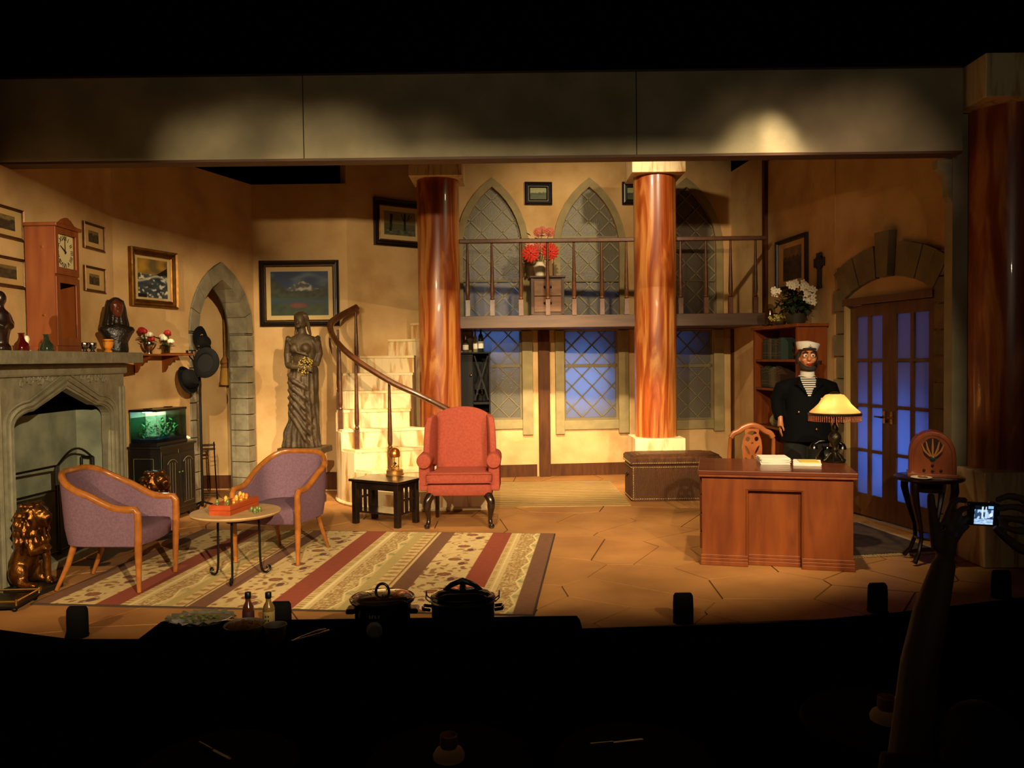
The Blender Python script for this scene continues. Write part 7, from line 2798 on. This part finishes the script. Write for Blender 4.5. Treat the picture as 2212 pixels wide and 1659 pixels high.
for s in (-1, 1):
    m.ball((s * .078, .02, 1.23), (.012, .022, .03))
    m.tube([(s * .09, .02, .45), (s * .1, .25, .47), (s * .11, .44, .45)], [.085, .08, .065], 12)
    m.tube([(s * .11, .44, .45), (s * .11, .46, .2), (s * .11, .46, .05)], [.06, .05, .04], 10)
    m.tube([(s * .11, .44, .03), (s * .11, .56, .025)], [.035, .028], 8)
wl_, el_ = Lc(wr_l), Lc(el_l)
m.tube([(-.19, 0, 1.0), (Vector((-.19, 0, 1.0)) + el_) / 2, el_], [.062, .054, .046], 12)
m.tube([el_, (el_ + wl_) / 2 + Vector((-.004, 0, 0)), wl_], [.046, .043, .029], 12)
hl_ = Lc(hand_l)
m.tube([wl_, wl_.lerp(hl_, .5), hl_], [.03, .037, .036], 10, flat=.6)
X, Z_ = Vector((1, 0, 0)), Vector((0, 0, 1))
px2 = lambda px, py, dy=0.: Lc(A_(px, py, PY + dy))
# left hand: thumb up, four fingers curled towards the camera it steadies
m.tube(smooth_path([wl_ + Vector((-.018, 0, .035)), px2(2019, 1140), px2(2013, 1098), px2(2010, 1066)]), smooth_rad([.017, .015, .012, .009]), 9)
for k, (a_, b_, c_) in enumerate((((2044, 1126), (2060, 1084), (2088, 1080)), ((2054, 1142), (2074, 1103), (2094, 1098)), ((2056, 1160), (2078, 1125), (2095, 1117)), ((2054, 1178), (2076, 1147), (2092, 1135)))):
    m.tube(smooth_path([hl_.lerp(px2(*a_), .8), px2(*a_, -.006 * k), px2(*b_, .012), px2(*c_, .024)]), smooth_rad([.0125, .0105, .0092, .0072]), 9)
# right arm
er, wr, hr_ = Lc(A_(2262, 1440, PY - .1)), Lc(A_(2268, 1200)), Lc(A_(2248, 1138))
m.tube([(.19, 0, 1.0), (Vector((.19, 0, 1.0)) + er) / 2, er], [.062, .054, .046], 12)
m.tube([er, (er + wr) / 2, wr], [.046, .042, .029], 12)
m.tube([wr, wr.lerp(hr_, .6), hr_], [.029, .033, .031], 10, flat=.6)
m.tube(smooth_path([wr.lerp(hr_, .5), px2(2215, 1188), px2(2178, 1166), px2(2148, 1139)]), smooth_rad([.017, .015, .012, .009]), 9)
for (a_, b_, c_) in (((2232, 1090), (2185, 1071), (2150, 1082)), ((2230, 1108), (2188, 1095), (2152, 1100)), ((2230, 1128), (2188, 1121), (2153, 1117)), ((2234, 1148), (2192, 1146), (2155, 1131))):
    m.tube(smooth_path([hr_.lerp(px2(*a_), .6), px2(*a_), px2(*b_, .010), px2(*c_, .018)]), smooth_rad([.0125, .0105, .0092, .0072]), 9)
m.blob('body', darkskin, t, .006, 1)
m = MB()
m.tube([(0, .0, .40), (0, .0, .6), (0, 0, .8), (0, 0, .98), (0, 0, 1.05)], [.165, .165, .18, .165, .085], 16)
m.tube([(-.2, 0, 1.0), (0, 0, 1.03), (.2, 0, 1.0)], [.085, .09, .085], 12)
m.tube([(-.19, 0, 1.0), Vector((-.19, 0, 1.0)).lerp(el_, .5)], [.08, .072], 12)
m.tube([(.19, 0, 1.0), Vector((.19, 0, 1.0)).lerp(er, .5)], [.08, .072], 12)
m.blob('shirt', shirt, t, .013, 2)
m = MB()
for s in (-1, 1):
    m.tube([(s * .09, -.02, .44), (s * .1, .25, .475), (s * .11, .45, .455)], [.1, .093, .08], 12)
    m.tube([(s * .11, .45, .46), (s * .11, .46, .2), (s * .11, .46, .075)], [.076, .066, .062], 12)
m.tube([(-.1, -.02, .44), (.1, -.02, .44)], [.12, .12], 12)
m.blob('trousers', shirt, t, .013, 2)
m = MB()
m.ball((0, .005, 1.26), (.09, .1, .11), 16, 10)
m.blob('hair', mat('spectator_hair', '#0d0907', .8), t, .01, 1)
for s in (-1, 1):
    MB().ball((s * .03, .118, 1.245), (.012, .008, .008), 8, 6).obj('eye', mat('eye_white', '#e8dcc4', .2), t, True)
MB().tube([(-.022, .124, 1.165), (0, .128, 1.163), (.022, .124, 1.165)], [.004, .006, .004], 6).obj('lips', mat('dull_lips', '#3a1c16', .5), t, True)
t2 = thing('house_chair', 'dark dining chair under the seated spectator', 'chair', (org.x, org.y, -.54), 0)
MB().b2(-.21, .21, -.22, .22, .27, .30).obj('seat', blackpaint, t2, bevel=.01)
MB().b2(-.2, .2, -.25, -.225, .35, .9).obj('backrest', blackpaint, t2, bevel=.01)
for sx in (-1, 1):
    MB().tube([(sx * .18, -.235, .9), (sx * .18, -.235, 0)], .016, 8).obj('leg', iron, t2, True)
    MB().tube([(sx * .18, .2, .27), (sx * .18, .2, 0)], .016, 8).obj('leg', iron, t2, True)
# the camera, its screen lit and showing the stage
cpos = A_(2120, 1110, PY + .03)
t = thing('compact_camera', 'small black compact camera with lit blue-white screen in raised hands', 'camera', cpos, rad(2))
t.rotation_euler = (0, rad(4), rad(2))
MB().b2(-.045, .045, -.012, .012, -.031, .031).obj('body', mat('camera_black', '#0a0a0b', .4), t, bevel=.005)
MB(Matrix.Translation((0, .012, 0)) @ Matrix.Rotation(-PI / 2, 4, 'X')).lathe([(0, 0), (.022, 0), (.021, .018), (0, .018)], 20).obj('lens', mat('camera_black', '#0a0a0b', .4), t, True)
MB().lathe([(0, .031), (.007, .031), (.007, .035), (0, .035)], 12, (.026, 0, 0)).obj('shutter_button', steel, t, True)


def p_lcd(u, v):
    c = mixc(C('#1c2c48'), C('#3a5a80'), v)
    if v > .78:
        c = C('#0a101c')
    q = nz(u * 7, v * 3, 55)
    if .25 < v < .78 and q > .05:
        c = C('#a8cdf0')
    for x in (.42, .60):
        if abs(u - x) < .035 and .3 < v < .95:
            c = C('#d8ecff')
    if v < .3:
        c = mixc(C('#7aa4d0'), C('#c8e0f8'), .5 + nz(u * 6, v * 12, 56))
    if math.hypot(u - .87, (v - .52) * .8) < .09:
        c = C('#e8f4ff')
    if .70 < u < .98 and v > .8:
        c = C('#8cc0f0') if v > .86 else c
    return c


MB().grid(lambda u, v: (-.027 + .052 * u, -.0126, -.026 + .050 * v), 36, 30, p_lcd).obj('screen', painted('lcd_screen', .4, 1.1), t, recalc=False)
